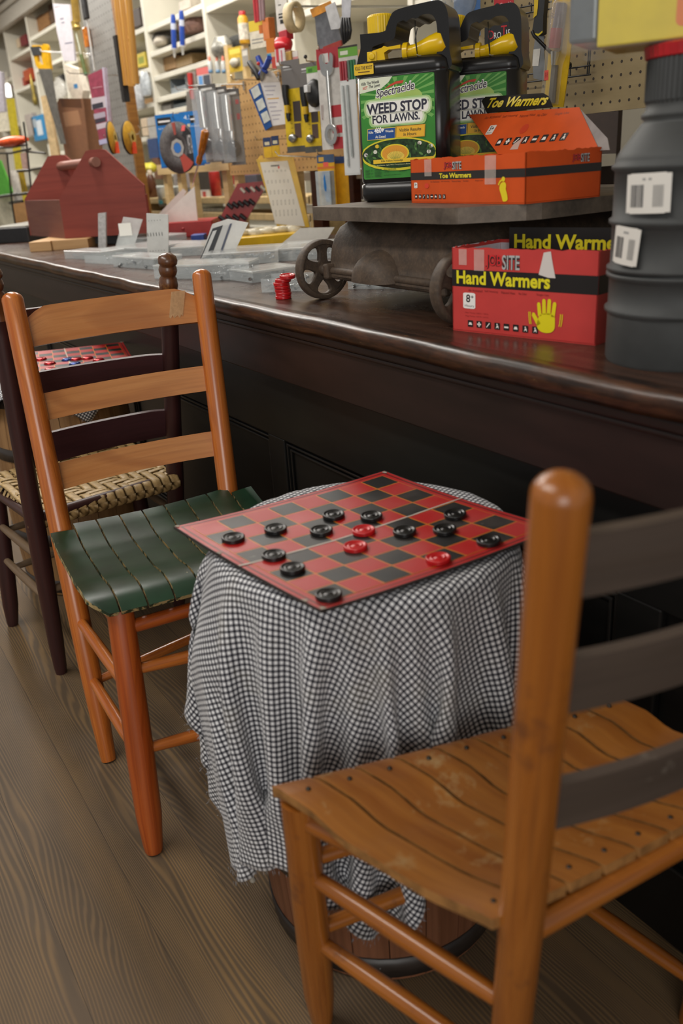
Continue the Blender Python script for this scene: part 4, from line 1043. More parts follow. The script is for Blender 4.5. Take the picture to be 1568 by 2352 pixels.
def carton(root, A, B, C, h, m, inner, torn=0.003, th=.0022, seed=1):
    rg = random.Random(seed); A, B, C = Vector(A), Vector(B), Vector(C); D = A + (C - B); out = []
    for nm, a, b in (('front_panel', A, B), ('side_panel', B, C), ('back_panel', C, D), ('side_panel', D, A)):
        u = (b - a).normalized(); L = (b - a).length; n = 26; top = [(L * (1 - k / n), h + rg.uniform(-torn, torn) * (0 if k in (0, n) else 1)) for k in range(n + 1)]
        mb = MB().prism([(0, 0), (L, 0)] + top, a, u, Vector((0, 0, 1)), -th); out.append(build(nm, mb, m, root))
    lin_ = MB()
    for a, b in ((C, D), (D, A), (A, B), (B, C)):
        u = (b - a).normalized(); L = (b - a).length; nn = u.cross(Vector((0, 0, 1)))
        q = a - nn * (th + .0005); lin_.add([q + u * .003, q + u * (L - .003), q + u * (L - .003) + Vector((0, 0, h - .005)), q + u * .003 + Vector((0, 0, h - .005))], [(3, 2, 1, 0)], 0, None, False)
    build('inner_lining', lin_, inner, root)
    build('bottom', MB().prism([(0, 0), ((B - A).length, 0), ((B - A).length, (C - B).length), (0, (C - B).length)], A + Vector((0, 0, .0012)), (B - A).normalized(), (C - B).normalized(), .001), m, root)
    return D, out
ORG = mat('cc4f18', .6, spec=.25, var=.06, vscale=20); REDC = mat('c43c38', .45, var=.05, vscale=18); WHT = mat('cfc6cc', .6); 
TA, TB = P(945, 466, z=ZPL + .0005), P(1205, 469, z=ZPL + .0005)
tu = (TB - TA).normalized(); tv = Vector((-tu.y, tu.x, 0)); TC = TB + tv * .150; TH = .072
toe = thing('toe_warmer_carton', (TA + TC) / 2, 'orange toe warmers display carton with raised lid on the scale platform', 'carton')
TD, tp_ = carton(toe, TA, TB, TC, TH, ORG, WHT, .0015, seed=3)
TL = (TB - TA).length; t1 = Print()
t1.rect(0, .53, 1, .70, '1f1a18'); t1.up(); t1.text('Toe Warmers', .285, .555, .575, .665, 'e8d62c', .03); jobsite(t1, .33, .735, .49, .905)
for k, s in enumerate(('Air Activated', 'Self Heating', 'Natural Heat', 'No Odor', 'Single Use')): t1.text(s, .20 + k * .102, .468, .20 + k * .102 + .085 * len(s) / 13, .50, '5a2414')
t1.rect(.035, .345, .068, .475, 'ece8e2', .01); t1.ell(.163, .395, .022, .06, 'd63a1c', 18); t1.up(); t1.text('5+', .042, .40, .062, .455, '2a2a2a', .03); t1.text('Hours', .040, .362, .064, .38, '2a2a2a')
t1.text('Max Temp 107°F / 41°C', .04, .275, .115, .290, '7a2a14'); t1.text('Avg Temp 97°F / 36°C', .04, .245, .115, .26, '7a2a14'); icons(t1, .04, .10, .026, .0395, 3.9)
fx, fy = .83, .0
t1.poly(smooth_poly([(.835, .06), (.855, .05), (.872, .09), (.868, .20), (.858, .30), (.86, .38), (.852, .435), (.832, .44), (.815, .40), (.808, .32), (.815, .24), (.826, .15)], 3), 'e6d016'); t1.ell(.838, .50, .014, .05, 'e6d016', 14)
for k, (x, y) in enumerate(((.822, .475), (.813, .455), (.807, .43), (.803, .40))): t1.ell(x, y, .0055, .022, 'e6d016', 10)
tape = mat('e9dcd2', .25, alpha=.35, var=.1); t1.rect(.145, .61, .215, .985, tape); t1.rect(.69, .40, .78, .985, tape)
t1.build('front_print', TA, tu, Vector((0, 0, 1)), toe, TL, TH)
t2 = Print(); t2.rect(0, .53, 1, .70, '1f1a18'); t2.up(); jobsite(t2, .60, .735, .83, .905); t2.build('side_print', TB, tv, Vector((0, 0, 1)), toe, .150, TH)
# raised lid, leaning back from the far edge, with the black header card above it
lp0 = TD + Vector((0, 0, TH)); lax = (TC - TD).normalized(); lup = (Vector((0, 0, 1)) * math.cos(math.radians(40)) + tv * math.sin(math.radians(40)))
def on_plane(px, py, O_, n_):
    d = ray(px, py); return EYE + d * ((Vector(O_) - EYE).dot(n_) / d.dot(n_))
# hinge on the far long edge; the corners are read on the lid's own plane
pn = lax.cross(lup).normalized()
def lc(px, py): q = on_plane(px, py, lp0, pn) - lp0; return (q.dot(lax), q.dot(lup))
lid_pts = [lc(1118, 330), lc(1160, 368), lc(1372, 350), lc(1376, 343), lc(1331, 248), lc(1082, 265)]
lid_pts = [lc(1145, 356), lc(1378, 348), lc(1331, 248), lc(1078, 265)]
build('lid', MB().prism(lid_pts, lp0, lax, lup, .002), ORG, toe, label='orange carton lid leaning back')
hd_pts = [lc(1120, 262), lc(1272, 249), lc(1262, 224), lc(1250, 217), lc(1104, 226)]
build('header_card', MB().prism(hd_pts, lp0 + pn * .0025, lax, lup, .0012), mat('1a1614', .7, spec=.2), toe, label='black header card reading Toe Warmers')
fl_pts = [lc(1331, 249), lc(1395, 318), lc(1400, 345), lc(1376, 346)]
build('lid_flap', MB().prism(fl_pts, lp0 - pn * .001, lax, lup, .0015), mat('8d8583', .6), toe)
hx0, hy0 = lc(1116, 252); hx1, hy1 = lc(1250, 232)
hs = (lc(1254, 245)[1] - hy0) / (lc(1254, 245)[0] - hx0); Print().text('Toe Warmers', hx0, hy0, lc(1254, 245)[0], lc(1116, 231)[1], 'd8c022', .03, .0, hs).build('header_lettering', lp0 + pn * .004, lax, lup, toe)
l1 = Print(); L0 = lc(1135, 340); L1 = lc(1330, 255)
def lpx(px, py):
    a, b = lc(px, py); return a, b
for k, s in enumerate(('Air Activated', 'Self Heating', 'Natural Heat', 'No Odor', 'Single Use')):
    x0, y0 = lpx(1113 + k * 40, 276 - k * 1.9); x1 = lpx(1113 + k * 40 + 34 * len(s) / 13, 276)[0]; l1.text(s, x0, y0, x1, y0 + .006, '6a2412')
a, b = lpx(1129, 300); c_, d_ = a + .010, b + .010; a -= .010; b -= .010; l1.rect(min(a, c_), b, max(a, c_), d_, 'd9cfc8', .002); l1.up(); l1.text('5+', min(a, c_) + .004, b + (d_ - b) * .4, max(a, c_) - .004, b + (d_ - b) * .9, '2a2a2a', .02); l1.text('Hours', min(a, c_) + .003, b + (d_ - b) * .1, max(a, c_) - .003, b + (d_ - b) * .28, '2a2a2a')
a, b = lpx(1205, 298); l1.ell(a, b, .010, .010, 'c23a17', 18)
a, b = lpx(1137, 337); icons(l1, a, b, .015, (lpx(1290, 337)[0] - a) / 7.6, 1.0)
a, b = lpx(1172, 346); l1.poly([(a, b), (a + .002, b + .012), (a + .020, b + .026), (a + .018, b + .012), (a + .022, b)], 'c9a79c')
l1.build('lid_print', lp0, lax, lup, toe, lift=.0022)

HA, HB = P(1040, 758, z=HC), P(1367, 794, z=HC); hu = (HB - HA).normalized(); hv = Vector((-hu.y, hu.x, 0)); HCn = HB + hv * .125; HH = .128; HL = (HB - HA).length
hand = thing('hand_warmer_carton', (HA + HCn) / 2, 'red hand warmers display carton with torn open top on the counter', 'carton')
HDn, _ = carton(hand, HA, HB, HCn, HH, REDC, WHT, .0012, seed=5)
h1 = Print(); h1.rect(0, .545, 1, .745, '171212'); h1.up(); h1.text('Hand Warmers', .035, .575, .70, .735, 'e3d81f', .03); jobsite(h1, .255, .765, .495, .93)
for k, s in enumerate(('Air Activated', 'Self Heating', 'Natural Heat', 'No Odor', 'Single Use')): h1.text(s, .125 + k * .122, .492, .125 + k * .122 + .105 * len(s) / 13, .52, '7a2020')
h1.rect(.085, .285, .178, .475, 'eeebe8', .018); h1.up(); h1.text('8', .108, .36, .140, .455, '232323', .02); h1.text('+', .145, .41, .165, .445, '232323', .02); h1.text('Hours', .098, .305, .168, .335, '232323')
h1.text('Max Temp 158°F / 70°C', .10, .225, .275, .245, '8d2523'); h1.text('Avg Temp 135°F / 57°C', .10, .185, .275, .205, '8d2523'); icons(h1, .12, .065, .04, .067, 2.0)
Y_ = 'e3d40f'; hx, hy = .665, .20
h1.poly(smooth_poly([(.635, .11), (.67, .085), (.715, .095), (.738, .14), (.74, .22), (.735, .28), (.70, .31), (.645, .29), (.625, .22), (.62, .16)], 3), Y_)
for (x0, y0, x1, y1, wd) in ((.64, .27, .63, .405, .0125), (.668, .29, .664, .445, .0125), (.697, .29, .700, .45, .0125), (.725, .27, .735, .42, .0125), (.635, .17, .595, .285, .0135)):
    dx, dy = x1 - x0, (y1 - y0) * HH / HL; l_ = math.hypot(dx, dy); nx_, ny_ = -dy / l_ * wd, dx / l_ * wd * HL / HH; q = []
    q += [(x0 + nx_, y0 + ny_), (x0 - nx_, y0 - ny_)] ; q += [(x1 - nx_ * .9, y1 - ny_ * .9), (x1 - nx_ * .5, y1 + .018), (x1 + nx_ * .5, y1 + .018), (x1 + nx_ * .9, y1 + ny_ * .9)]
    h1.poly(q, Y_)
for (x, s) in ((.585, -1), (.575, -1), (.765, 1), (.777, 1)):
    h1.poly([(x + s * .004 * (1 - (k / 4 - 1) ** 2) * 2, .17 + .035 * k) for k in range(5)] + [(x + s * (.008 * (1 - (k / 4 - 1) ** 2) + .005), .17 + .035 * k) for k in range(4, -1, -1)][:5], Y_)
h1.rect(.055, .80, .115, .985, tape); h1.rect(.17, .74, .245, .985, tape); h1.poly([(.625, .73), (.655, .97), (.70, .985), (.715, .85), (.735, .70), (.69, .70)], 'd6cfca')
h1.build('front_print', HA, hu, Vector((0, 0, 1)), hand, HL, HH)
h2 = Print(); h2.rect(0, .545, 1, .745, '171212'); h2.build('side_print', HB, hv, Vector((0, 0, 1)), hand, .125, HH)
hc0 = HDn + (HA - HDn) * .12 + Vector((0, 0, .02)); hcu = (HCn - HDn).normalized()
card_u0 = .030
build('header_card', MB().prism([(card_u0, 0), (HL - .004, 0), (HL - .004, .128), (card_u0, .128)], hc0, hcu, Vector((0, 0, 1)), .0015), mat('181413', .4), hand, label='black header card reading Hand Warmers')
Print().text('Hand Warmers', 0, 0, 1, 1, 'd8c91c', .03).build('header_lettering', hc0 + hcu * (card_u0 + .010) + Vector((0, 0, .096)) - hv * .0016, hcu, Vector((0, 0, 1)), hand, HL - card_u0 - .022, .022)
fw = MB(); fw.prism([(0, 0), (.12, 0), (.12, .012), (0, .012)], HDn + Vector((0, 0, HH - .012)) + hv * .0, (HA - HDn).normalized(), Vector((0, 0, 1)), .002)
build('torn_flap', fw, mat('d8cdd2', .7), hand, label='pale torn edge along the left side')

# ------------------------------------------------------------------ grey corrugated drain fitting
GPm = mat('383a3a', .6, var=.12, vscale=22); PR = .088
LL = P(1388, 820, z=HC); pdir = Vector((LL.y, -LL.x, 0)).normalized(); PC = LL + pdir * PR; PC.z = HC
dp = thing('drain_pipe_fitting', PC, 'dark grey plastic drain fitting with two barcode stickers at the counter edge', 'pipe fitting')
pr_ = [(PR - .002, .0), (PR, .004), (PR, .060)]
for z in (.066, .109, .116, .172, .234):
    pr_ += [(PR, z - .005), (PR + .004, z - .002), (PR + .004, z + .002), (PR, z + .005)]
pr_ += [(PR, .243), (PR - .004, .250), (PR - .026, .279), (PR - .030, .283), (PR - .0265, .286), (PR - .0265, .290), (PR - .031, .294), (PR - .031, .300)]
pr_ = sorted(pr_[:23], key=lambda t: t[1]) + pr_[23:]
m = MB().lathe(pr_, PC, n=56, cap=False); m.lathe([(PR - .036, .345), (PR - .036, .02), (0, .02)], PC, n=40, cap=False)
build('body', m, GPm, dp)
nk = []; n = 120
for z, a in ((.300, .0), (.304, .0022), (.345, .0022), (.349, .0), (.349, -.006)):
    nk.append([PC + Vector(((PR - .031 + (a if k % 2 else 0) - (.006 if a < 0 else 0)) * math.cos(2 * PI * k / n), (PR - .031 + (a if k % 2 else 0)) * math.sin(2 * PI * k / n), z)) for k in range(n)])
build('ribbed_collar', MB().rings(nk, True, True, smooth=False), GPm, dp)
def barcode(px0, py0, px1, py1, tilt, nm):
    # sticker wrapped on the cylinder
    aL = near((px0 + px1) / 2, (py0 + py1) / 2, PC, PC + Vector((0, 0, .3))); zc = aL.z - .0 - PC.z
    dcam = Vector((EYE.x - PC.x, EYE.y - PC.y)); a0 = math.atan2(dcam.y, dcam.x); dd = depth(PC + Vector((0, 0, .2))) - PR
    xm = ((px0 + px1) / 2 - 0) ; cx = EYE + ray(xm, (py0 + py1) / 2) * (1 / 1)
    off = ((px0 + px1) / 2 - CXP) * dd / F_PX; th0 = a0 + math.asin(max(-.95, min(.95, off / PR)))
    W = (px1 - px0) * dd / F_PX * 1.08; H = (py1 - py0) * dd / F_PX
    pr = Print(); pr.rect(0, 0, 1, 1, 'dedbd4', .06)
    base = pr.L.pop(); 
    nn = 10
    for k in range(nn): pr.rect(k / nn, .02 if k in (0, nn - 1) else 0, (k + 1) / nn, .98 if k in (0, nn - 1) else 1, 'dedbd4')
    pr.up(); pr.rect(.40, .82, .60, .88, '9a9a98'); rg = random.Random(9); x = .12
    while x < .42: wd = rg.choice((.008, .014, .02)); pr.rect(x, .16, x + wd, .72, '4a4a4c'); x += wd + rg.choice((.007, .012))
    x = .64
    while x < .86: wd = rg.choice((.006, .009)); pr.rect(x, .16, x + wd, .70, '6a6a6a'); x += wd + .010
    def fn(x, y, l):
        xx = (x / W - .5); yy = (y / H - .5); ca, sa = math.cos(tilt), math.sin(tilt); X = xx * W * ca - yy * H * sa; Y = xx * W * sa + yy * H * ca
        t = th0 + X / PR; r = PR + .0045 + l
        return PC + Vector((r * math.cos(t), r * math.sin(t), zc + Y))
    pr.build(nm, PC, (1, 0, 0), (0, 0, 1), dp, W, H, fn=fn)
CXP = 784 + (PC - EYE).dot(RT) / depth(PC + Vector((0, 0, .17))) * F_PX
barcode(1455, 390, 1560, 481, 0.02, 'barcode_sticker'); barcode(1425, 507, 1506, 598, -.09, 'barcode_sticker')
YP_ = thing('boxed_cleaner', PC + Vector((0, 0, .35)), 'yellow carton in clear wrap with a red ribbed base on top of the grey fitting', 'package')
n = 90; rc = []
for r, z in ((.054, .346), (.060, .348), (.062, .360), (.057, .362)): rc.append([PC + Vector(((r + (.0012 if k % 2 else 0)) * math.cos(2 * PI * k / n), (r + (.0012 if k % 2 else 0)) * math.sin(2 * PI * k / n), z)) for k in range(n)])
build('red_ribbed_base', MB().rings(rc, True, True, smooth=False), mat('a8141c', .35), YP_)
ya = math.radians(30); yu = Vector((math.cos(ya), math.sin(ya), 0)); yn = Vector((math.sin(ya), -math.cos(ya), 0)); yv = -yn
q0 = near(1388, 118, PC - yu * .09 + yn * .06, PC - yu * .09 + yn * .06 + Vector((0, 0, .3)))
YB0 = PC + Vector((0, 0, .3635)); yw, yd, yh = .20, .11, .16
yo = YB0 - yu * .108 + yn * .05
ym = mat('d3bd14', .4, var=.05)
build('yellow_box', MB().box(yo + yu * yw / 2 - yn * yd / 2 + Vector((0, 0, yh / 2)), (yw, yd, yh), rotz(ya)), ym, YP_, .002)
yp = Print(); yp.rect(.42, .07, 1.0, .34, 'd9742a', .04); yp.up(); yp.text('THIS PACKAGE CONTAINS', .47, .265, .96, .30, 'e8b48a', .01); yp.text('A SPECIALLY BLENDED', .47, .19, .94, .225, 'e8b48a', .01); yp.text('FILLER WAX', .47, .115, .8, .15, 'e8b48a', .01)
yp.ell(.50, .42, .05, .03, '2f7a2c', 14); yp.ell(.63, .43, .04, .03, '2f7a2c', 14); yp.build('yellow_box_print', yo, yu, Vector((0, 0, 1)), YP_, yw, yh)
build('grey_box_end', MB().box(yo - yu * .018 - yn * yd / 2 + Vector((0, 0, yh / 2 + .004)), (.032, yd * .9, yh * .96), rotz(ya)), mat('5b6266', .25, .3, var=.3, vscale=30), YP_, .004)
build('clear_wrap', MB().box(yo + yu * (yw / 2 - .018) - yn * yd / 2 + Vector((0, 0, yh / 2 + .002)), (yw + .046, yd + .012, yh + .012), rotz(ya)), mat('f2f2f2', .08, alpha=.10, var=0), YP_, .006)
# ------------------------------------------------------------------ builders for goods; every position is a place in the room
def slot(x0, y0, x1, y1, y, yaw=0.0):
    cx, cy = (x0 + x1) / 2, (y0 + y1) / 2; c = P(cx, cy, y=y); a = math.radians(yaw)
    U = Vector((math.cos(a), math.sin(a), 0)); d = depth(c)
    fu = abs(U.dot(RT) - (cx - 784) / F_PX * U.dot(FW)); fv = UP.z - (1176 - cy) / F_PX * FW.z
    w_ = (x1 - x0) * d / F_PX / max(fu, .2); h_ = (y1 - y0) * d / F_PX / fv
    return c, U, w_, h_, U.cross(Vector((0, 0, 1)))
Z = Vector((0, 0, 1))
def frame3(U): N = U.cross(Z); return Matrix((U, -N, Z)).transposed()
def shape_at(pts, y, yaw):
    # outline given in the photograph, laid on an upright plane of the room through its first point
    a = math.radians(yaw); U = Vector((math.cos(a), math.sin(a), 0)); N = U.cross(Z); O = P(*pts[0], y=y); out = []
    for px, py in pts:
        d = ray(px, py); q = EYE + d * ((O - EYE).dot(N) / d.dot(N)) - O; out.append((q.dot(U), q.z))
    return O, U, N, out
def flat_item(name, pts, y, yaw, th, m, label, cat, group=None, bev=0.0):
    O, U, N, q = shape_at(pts, y, yaw); o = build(name, MB().prism(q, O - N * th, U, Z, th), m, None, bev); return tag(o, label, cat, group), (O, U, N, q)
def box_item(name, b, y, depth_, col, label, cat, yaw=0, group=None, rough=.55, band=None, pr=None, bev=.002):
    c, U, w_, h_, N = slot(*b, y, yaw); m = mat(col, rough) if isinstance(col, str) else col
    t = MB().box(c - N * depth_ / 2, (w_, depth_, h_), frame3(U))
    if band is None and pr is None:
        o = build(name, t, m, None, bev); return tag(o, label, cat, group)
    r = thing(name, c - Z * h_ / 2, label, cat, group); build('carton_body', t, m, r, bev)
    p = pr or Print()
    if band:
        for (x0, y0, x1, y1, cc) in band: p.rect(x0, y0, x1, y1, cc); p.up()
    p.build('print', c - U * w_ / 2 - Z * h_ / 2, U, Z, r, w_, h_, lift=.0008); return r
def lathe_item(name, b, y, prof, label, cat, group=None):
    # prof: list of (part_name, material, [(r, z)...]) in fractions of the width and height of the box
    c, U, w_, h_, N = slot(*b, y, 0); c2 = c - Z * h_ / 2; wr = (b[2] - b[0]) * depth(c) / F_PX
    if len(prof) == 1:
        o = build(name, MB().lathe([(r * wr / 2, z * h_) for r, z in prof[0][2]], c2, n=20), prof[0][1]); return tag(o, label, cat, group)
    root = thing(name, c2, label, cat, group)
    for nm, m, pf in prof: build(nm, MB().lathe([(r * wr / 2, z * h_) for r, z in pf], c2, n=20), m, root)
    return root
def card_item(name, b, y, yaw, base, bands, label, cat, group=None, obj_=None, th=.0015, extra=None):
    # carded goods: backing card with printed bands, plus what is fixed on it (tool / blister)
    c, U, w_, h_, N = slot(*b, y, yaw); O = c - U * w_ / 2 - Z * h_ / 2; r = thing(name, O, label, cat, group)
    build('backing_card', MB().prism([(0, 0), (w_, 0), (w_, h_), (w_ * .58, h_), (w_ * .55, h_ * .985), (w_ * .45, h_ * .985), (w_ * .42, h_), (0, h_)], O - N * th, U, Z, th), mat(base, .4), r)
    if bands:
        p = Print()
        for bb in bands:
            if bb[0] == 't': p.text(bb[1], *bb[2:7]); continue
            p.rect(*bb[:5]); p.up()
        p.build('card_print', O, U, Z, r, w_, h_)
    for o in (obj_ or []):
        kind, nm, m = o[:3]; mb = MB()
        if kind == 'ball': _, _, _, u, v, ru, rv, rn = o; mb.rings([[O + U * (w_ * u + w_ * ru * math.cos(q) * math.cos(e)) + Z * (h_ * v + h_ * rv * math.sin(e)) + N * (rn * math.sin(q) * math.cos(e) + rn * .6) for q in [2 * PI * k / 14 for k in range(14)]] for e in [-PI / 2 + PI * j / 8 + 1e-3 * (1 if j == 0 else -1 if j == 8 else 0) for j in range(9)]], True, True)
        elif kind == 'rod': _, _, _, u0, v0, u1, v1, r0, r1 = o; mb.tube([O + U * (w_ * u0) + Z * (h_ * v0) + N * (r0 + .001), O + U * (w_ * (u0 + u1) / 2) + Z * (h_ * (v0 + v1) / 2) + N * (max(r0, r1) + .001), O + U * (w_ * u1) + Z * (h_ * v1) + N * (r0 + .001)], [r0, (r0 + r1) / 2, r1], 12)
        elif kind == 'slab': _, _, _, u0, v0, u1, v1, t = o; mb.box(O + U * (w_ * (u0 + u1) / 2) + Z * (h_ * (v0 + v1) / 2) + N * t / 2, (w_ * (u1 - u0), t, h_ * (v1 - v0)), frame3(U))
        elif kind == 'disc': _, _, _, u, v, ru, t = o; mb.lathe([(w_ * ru * .16, 0), (w_ * ru, 0), (w_ * ru, t), (w_ * ru * .38, t), (w_ * ru * .33, t * .4), (w_ * ru * .16, t * .4)], O + U * w_ * u + Z * h_ * v, N, 36, cap=False)
        build(nm, mb, m, r, .0015 if kind == 'slab' else 0)
    return r
CLEAR = mat('e9edf0', .07, alpha=.22, var=0); CHROME = mat('c9c9c6', .18, 1.0, var=.05); STEEL = mat('8e8f8e', .3, .8); BLK = mat('18181a', .45); CREAM = mat('d8d3c2', .55, var=.05, vscale=6)

# ------------------------------------------------------------------ white wall shelving
SY, SB = 2.60, 3.05
SHW = mat('dcd8c9', .5, var=.05, vscale=5); SHB = mat('a39c8c', .7, var=.08, vscale=4)
UX = [-11.3, -10.39, -9.47, -8.50, -7.49, -6.48, -5.49, -4.43, -3.40, -2.35]
su = thing('wall_shelving', (-6.8, SY, 0), 'tall white built-in shelving along the back wall', 'shelving')
build('back_board', MB().box(((UX[0] + UX[-1]) / 2, SB + .01, 1.4), (UX[-1] - UX[0], .02, 2.8)), SHB, su)
for x in UX: build('upright', MB().box((x, (SY + SB) / 2, 1.4), (.038, SB - SY, 2.8)), SHW, su, .003)
def zpx(px, py): return P(px, py, y=SY).z
SHELV = {0: [1.75, 2.2], 1: [zpx(50, 116), zpx(56, 198), 1.62, 1.3], 2: [zpx(100, 67), zpx(128, 136), 1.75, 1.4], 3: [1.5, 1.8, 2.1], 4: [zpx(318, 65), zpx(325, 160), 1.62, 1.4],
         5: [zpx(405, 32), zpx(410, 95), zpx(395, 162), zpx(400, 214), zpx(405, 248)], 6: [zpx(520, -5), 1.62, 1.42], 7: [zpx(710, 18), 1.45], 8: [1.4, 1.75]}
for k, zs in SHELV.items():
    for z in sorted(set(zs)) + [1.14, .78, .40, .10]: build('shelf', MB().box(((UX[k] + UX[k + 1]) / 2, (SY + SB) / 2 + .004, z - .015), (UX[k + 1] - UX[k] - .038, SB - SY - .01, .032)), SHW, su, .003)
zc = P(0, 40, y=SY).z
mb = MB(); ZCB = P(60, 32, y=SY).z
for yy, zz, h, d in ((SY - .02, ZCB + .05, .12, .06), (SY - .04, ZCB + .14, .05, .08), (SY - .06, ZCB + .20, .04, .10)): mb.box(((UX[0] + UX[-1]) / 2, yy, zz), (UX[-1] - UX[0], d, h))
build('cornice', mb, mat('b9b4aa', .4), su, .004)
def on_shelf(k, px): return None
def goods(name, b, col, label, cat, y=SY + .10, d=.16, **kw): return box_item(name, b, y, d, col, label, cat, **kw)
BRN = mat('8a6238', .8, var=.4, vscale=60)
goods('wicker_carton', (70, 42, 98, 78), BRN, 'large brown woven carton on the top left shelf', 'carton')
goods('wicker_carton', (98, 30, 112, 62), BRN, 'narrower brown carton right of the large one on the top left shelf', 'carton')
goods('wicker_carton', (113, 8, 126, 52), mat('5a4330', .8, var=.3, vscale=60), 'dark brown tall carton beside the white paper roll', 'carton')
goods('shelf_box', (46, 82, 60, 104), '7e2f33', 'dark red box on the second shelf at the far left', 'box')
goods('shelf_box', (38, 88, 47, 108), 'd9c3a4', 'cream box left of the dark red box', 'box')
goods('orange_package', (54, 160, 70, 184), 'b9512a', 'orange package on the third shelf at the far left', 'package')
goods('orange_package', (45, 180, 56, 198), '9c3a2c', 'rust red package at the left of the orange package', 'package')
goods('shelf_box', (10, 180, 19, 202), 'a5616a', 'pink box at the left edge behind the light tube', 'box')
goods('tin', (133, 172, 144, 186), '2a2a2c', 'small black tin on the shelf right of the saw blade', 'tin')
goods('blue_pack', (75, 266, 102, 322), '2d7fb0', 'bright blue and white pack hanging by the wooden lath', 'pack', y=SY - .04, d=.05, band=[(.35, .2, .8, .8, 'c9d2d8'), (.1, .55, .4, .9, '9aa7b0')])
goods('shelf_box', (60, 262, 76, 312), 'aaa19a', 'grey mottled pack left of the bright blue pack', 'box', y=SY - .04, d=.05)
goods('shelf_box', (299, 22, 321, 62), '463a35', 'dark box on the top shelf behind the wooden moulding', 'box')
goods('yellow_box', (314, 122, 334, 152), 'd5bf42', 'yellow box on the shelf right of the wooden moulding', 'box', band=[(.2, .2, .8, .7, '8f9a3a')])
goods('brown_pot', (333, 226, 352, 252), '8f6a3a', 'small brown pot below the yellow box', 'pot')
goods('white_box', (411, 0, 436, 22), 'bdb4a6', 'pale box on the upper middle shelf', 'box')
def bag_shape(name, b, y, m, label, cat, ry=.07):
    c, U, w_, h_, N = slot(*b, y, 0); rr = []
    for j in range(9):
        t = j / 8; k = (.75 + .45 * math.sin(PI * (t * .8 + .1))) * (1 - .35 * t ** 3)
        rr.append([c - Z * h_ / 2 + Vector((w_ / 2 * k * math.cos(q) * (1 + .07 * math.sin(3 * q + j)), ry * k * math.sin(q), h_ * t * (1 + .05 * math.sin(2 * q)))) for q in [2 * PI * i / 16 for i in range(16)]])
    return tag(build(name, MB().rings(rr, True, True), m), label, cat)
bag_shape('brown_bag', (424, 34, 444, 76), SY + .12, mat('7a5348', .7, var=.25), 'rounded brown bag on the shelf right of the blue tubes', 'bag')
bag_shape('brown_bag', (441, 32, 464, 72), SY + .12, mat('8a6a60', .7, var=.25), 'pinkish brown bag against the white upright', 'bag')
bag_shape('grey_bag', (356, 72, 392, 106), SY + .12, mat('55534f', .6, var=.25), 'dark grey sack lying on the middle shelf left of the blue tubes', 'bag')
bag_shape('white_bag', (360, 84, 378, 104), SY + .06, mat('b8aFa0'.lower(), .6), 'small pale bag in front of the dark grey sack', 'bag', .04)
goods('wood_crate', (346, 134, 368, 164), '4a3527', 'dark brown open crate on the lower middle shelf', 'crate')
goods('wood_crate', (369, 132, 402, 160), 'a5835c', 'tan wooden crate right of the dark crate', 'crate')
goods('shelf_box', (404, 128, 440, 152), '92774f', 'long tan box at the right end of the crate shelf', 'box')
goods('red_cup', (359, 191, 377, 212), 'b12f2c', 'red cup in the white pigeonhole', 'cup')
def bin_item(b, col, label):
    c, U, w_, h_, N = slot(*b, SY + .04, 0); r = thing('parts_bin', c - Z * h_ / 2, label, 'bin', 'grey parts bins in the white pigeonholes'); m = mat(col, .35)
    for p_, q_, nm in ((c + Vector((0, .14, 0)), (w_, .004, h_), 'back'), (c + Vector((-w_ / 2, .07, 0)), (.004, .14, h_), 'side'), (c + Vector((w_ / 2, .07, 0)), (.004, .14, h_), 'side'), (c + Vector((0, .07, -h_ / 2 + .002)), (w_, .14, .004), 'bottom'), (c + Vector((0, 0, -h_ * .3)), (w_, .004, h_ * .4), 'front_lip')): build(nm, MB().box(p_, q_), m, r)
bin_item((392, 176, 426, 214), '8d969c', 'light grey parts bin right of the red cup'); bin_item((398, 220, 428, 250), '4f585c', 'dark grey parts bin under the light grey bin'); bin_item((366, 226, 392, 254), '6d6a66', 'brownish grey parts bin under the red cup')

# ------------------------------------------------------------------ peg boards behind the counter
YPB = 1.84
def peg_mat(name, c1, c2, sp, r, hole):
    t = NT(name); co = t.coord('Object'); s = t.node('ShaderNodeSeparateXYZ', i_0=co); n = t.noise(t.mapping(co, (3, 1, 9)), 3.0, 4, .6)
    def cell(v): return t.math('SUBTRACT', t.math('FRACT', t.math('DIVIDE', v, sp)), .5)
    a = cell(s.outputs[0]); b = cell(s.outputs[2]); d = t.math('SQRT', t.math('ADD', t.math('MULTIPLY', a, a), t.math('MULTIPLY', b, b)))
    t.t.links.new(t.mix(t.math('LESS_THAN', d, r), t.mix(t.ramp(n, .3, .7), rgb(c1), rgb(c2)), rgb(hole)), t.b.inputs['Base Color']); t.b.inputs['Roughness'].default_value = .5
    return t.m
PINE = wood('pine_batten', 'c7a873', 'd6bb88', 'a98a55', rough=.5, across=30, along=2)
def panel(name, px0, px1, zt, zb, m, label, y=YPB):
    x0 = P(px0, 300, y=y).x; x1 = P(px1, 300, y=y).x
    r = thing(name, ((x0 + x1) / 2, y, zb), label, 'pegboard'); build('board', MB().box(((x0 + x1) / 2, y + .004, (zt + zb) / 2), (x1 - x0, .008, zt - zb)), m, r); return r, x0, x1
zt = P(515, 193, y=YPB).z; zb = P(600, 399, y=YPB).z
pg, X0, X1 = panel('pegboard', 518, 860, zt, zb, peg_mat('tan_pegboard', 'b08a55', 'c09a64', .0305, .125, '4b3620'), 'light brown pegboard in the middle, hung with tools')
for x in (X0 + .03, X1 - .6, X1 - .05): build('batten', MB().box((x, YPB - .0 + .03, (zt + HC) / 2 - .01), (.04, .035, zt - HC - .02)), PINE, pg)
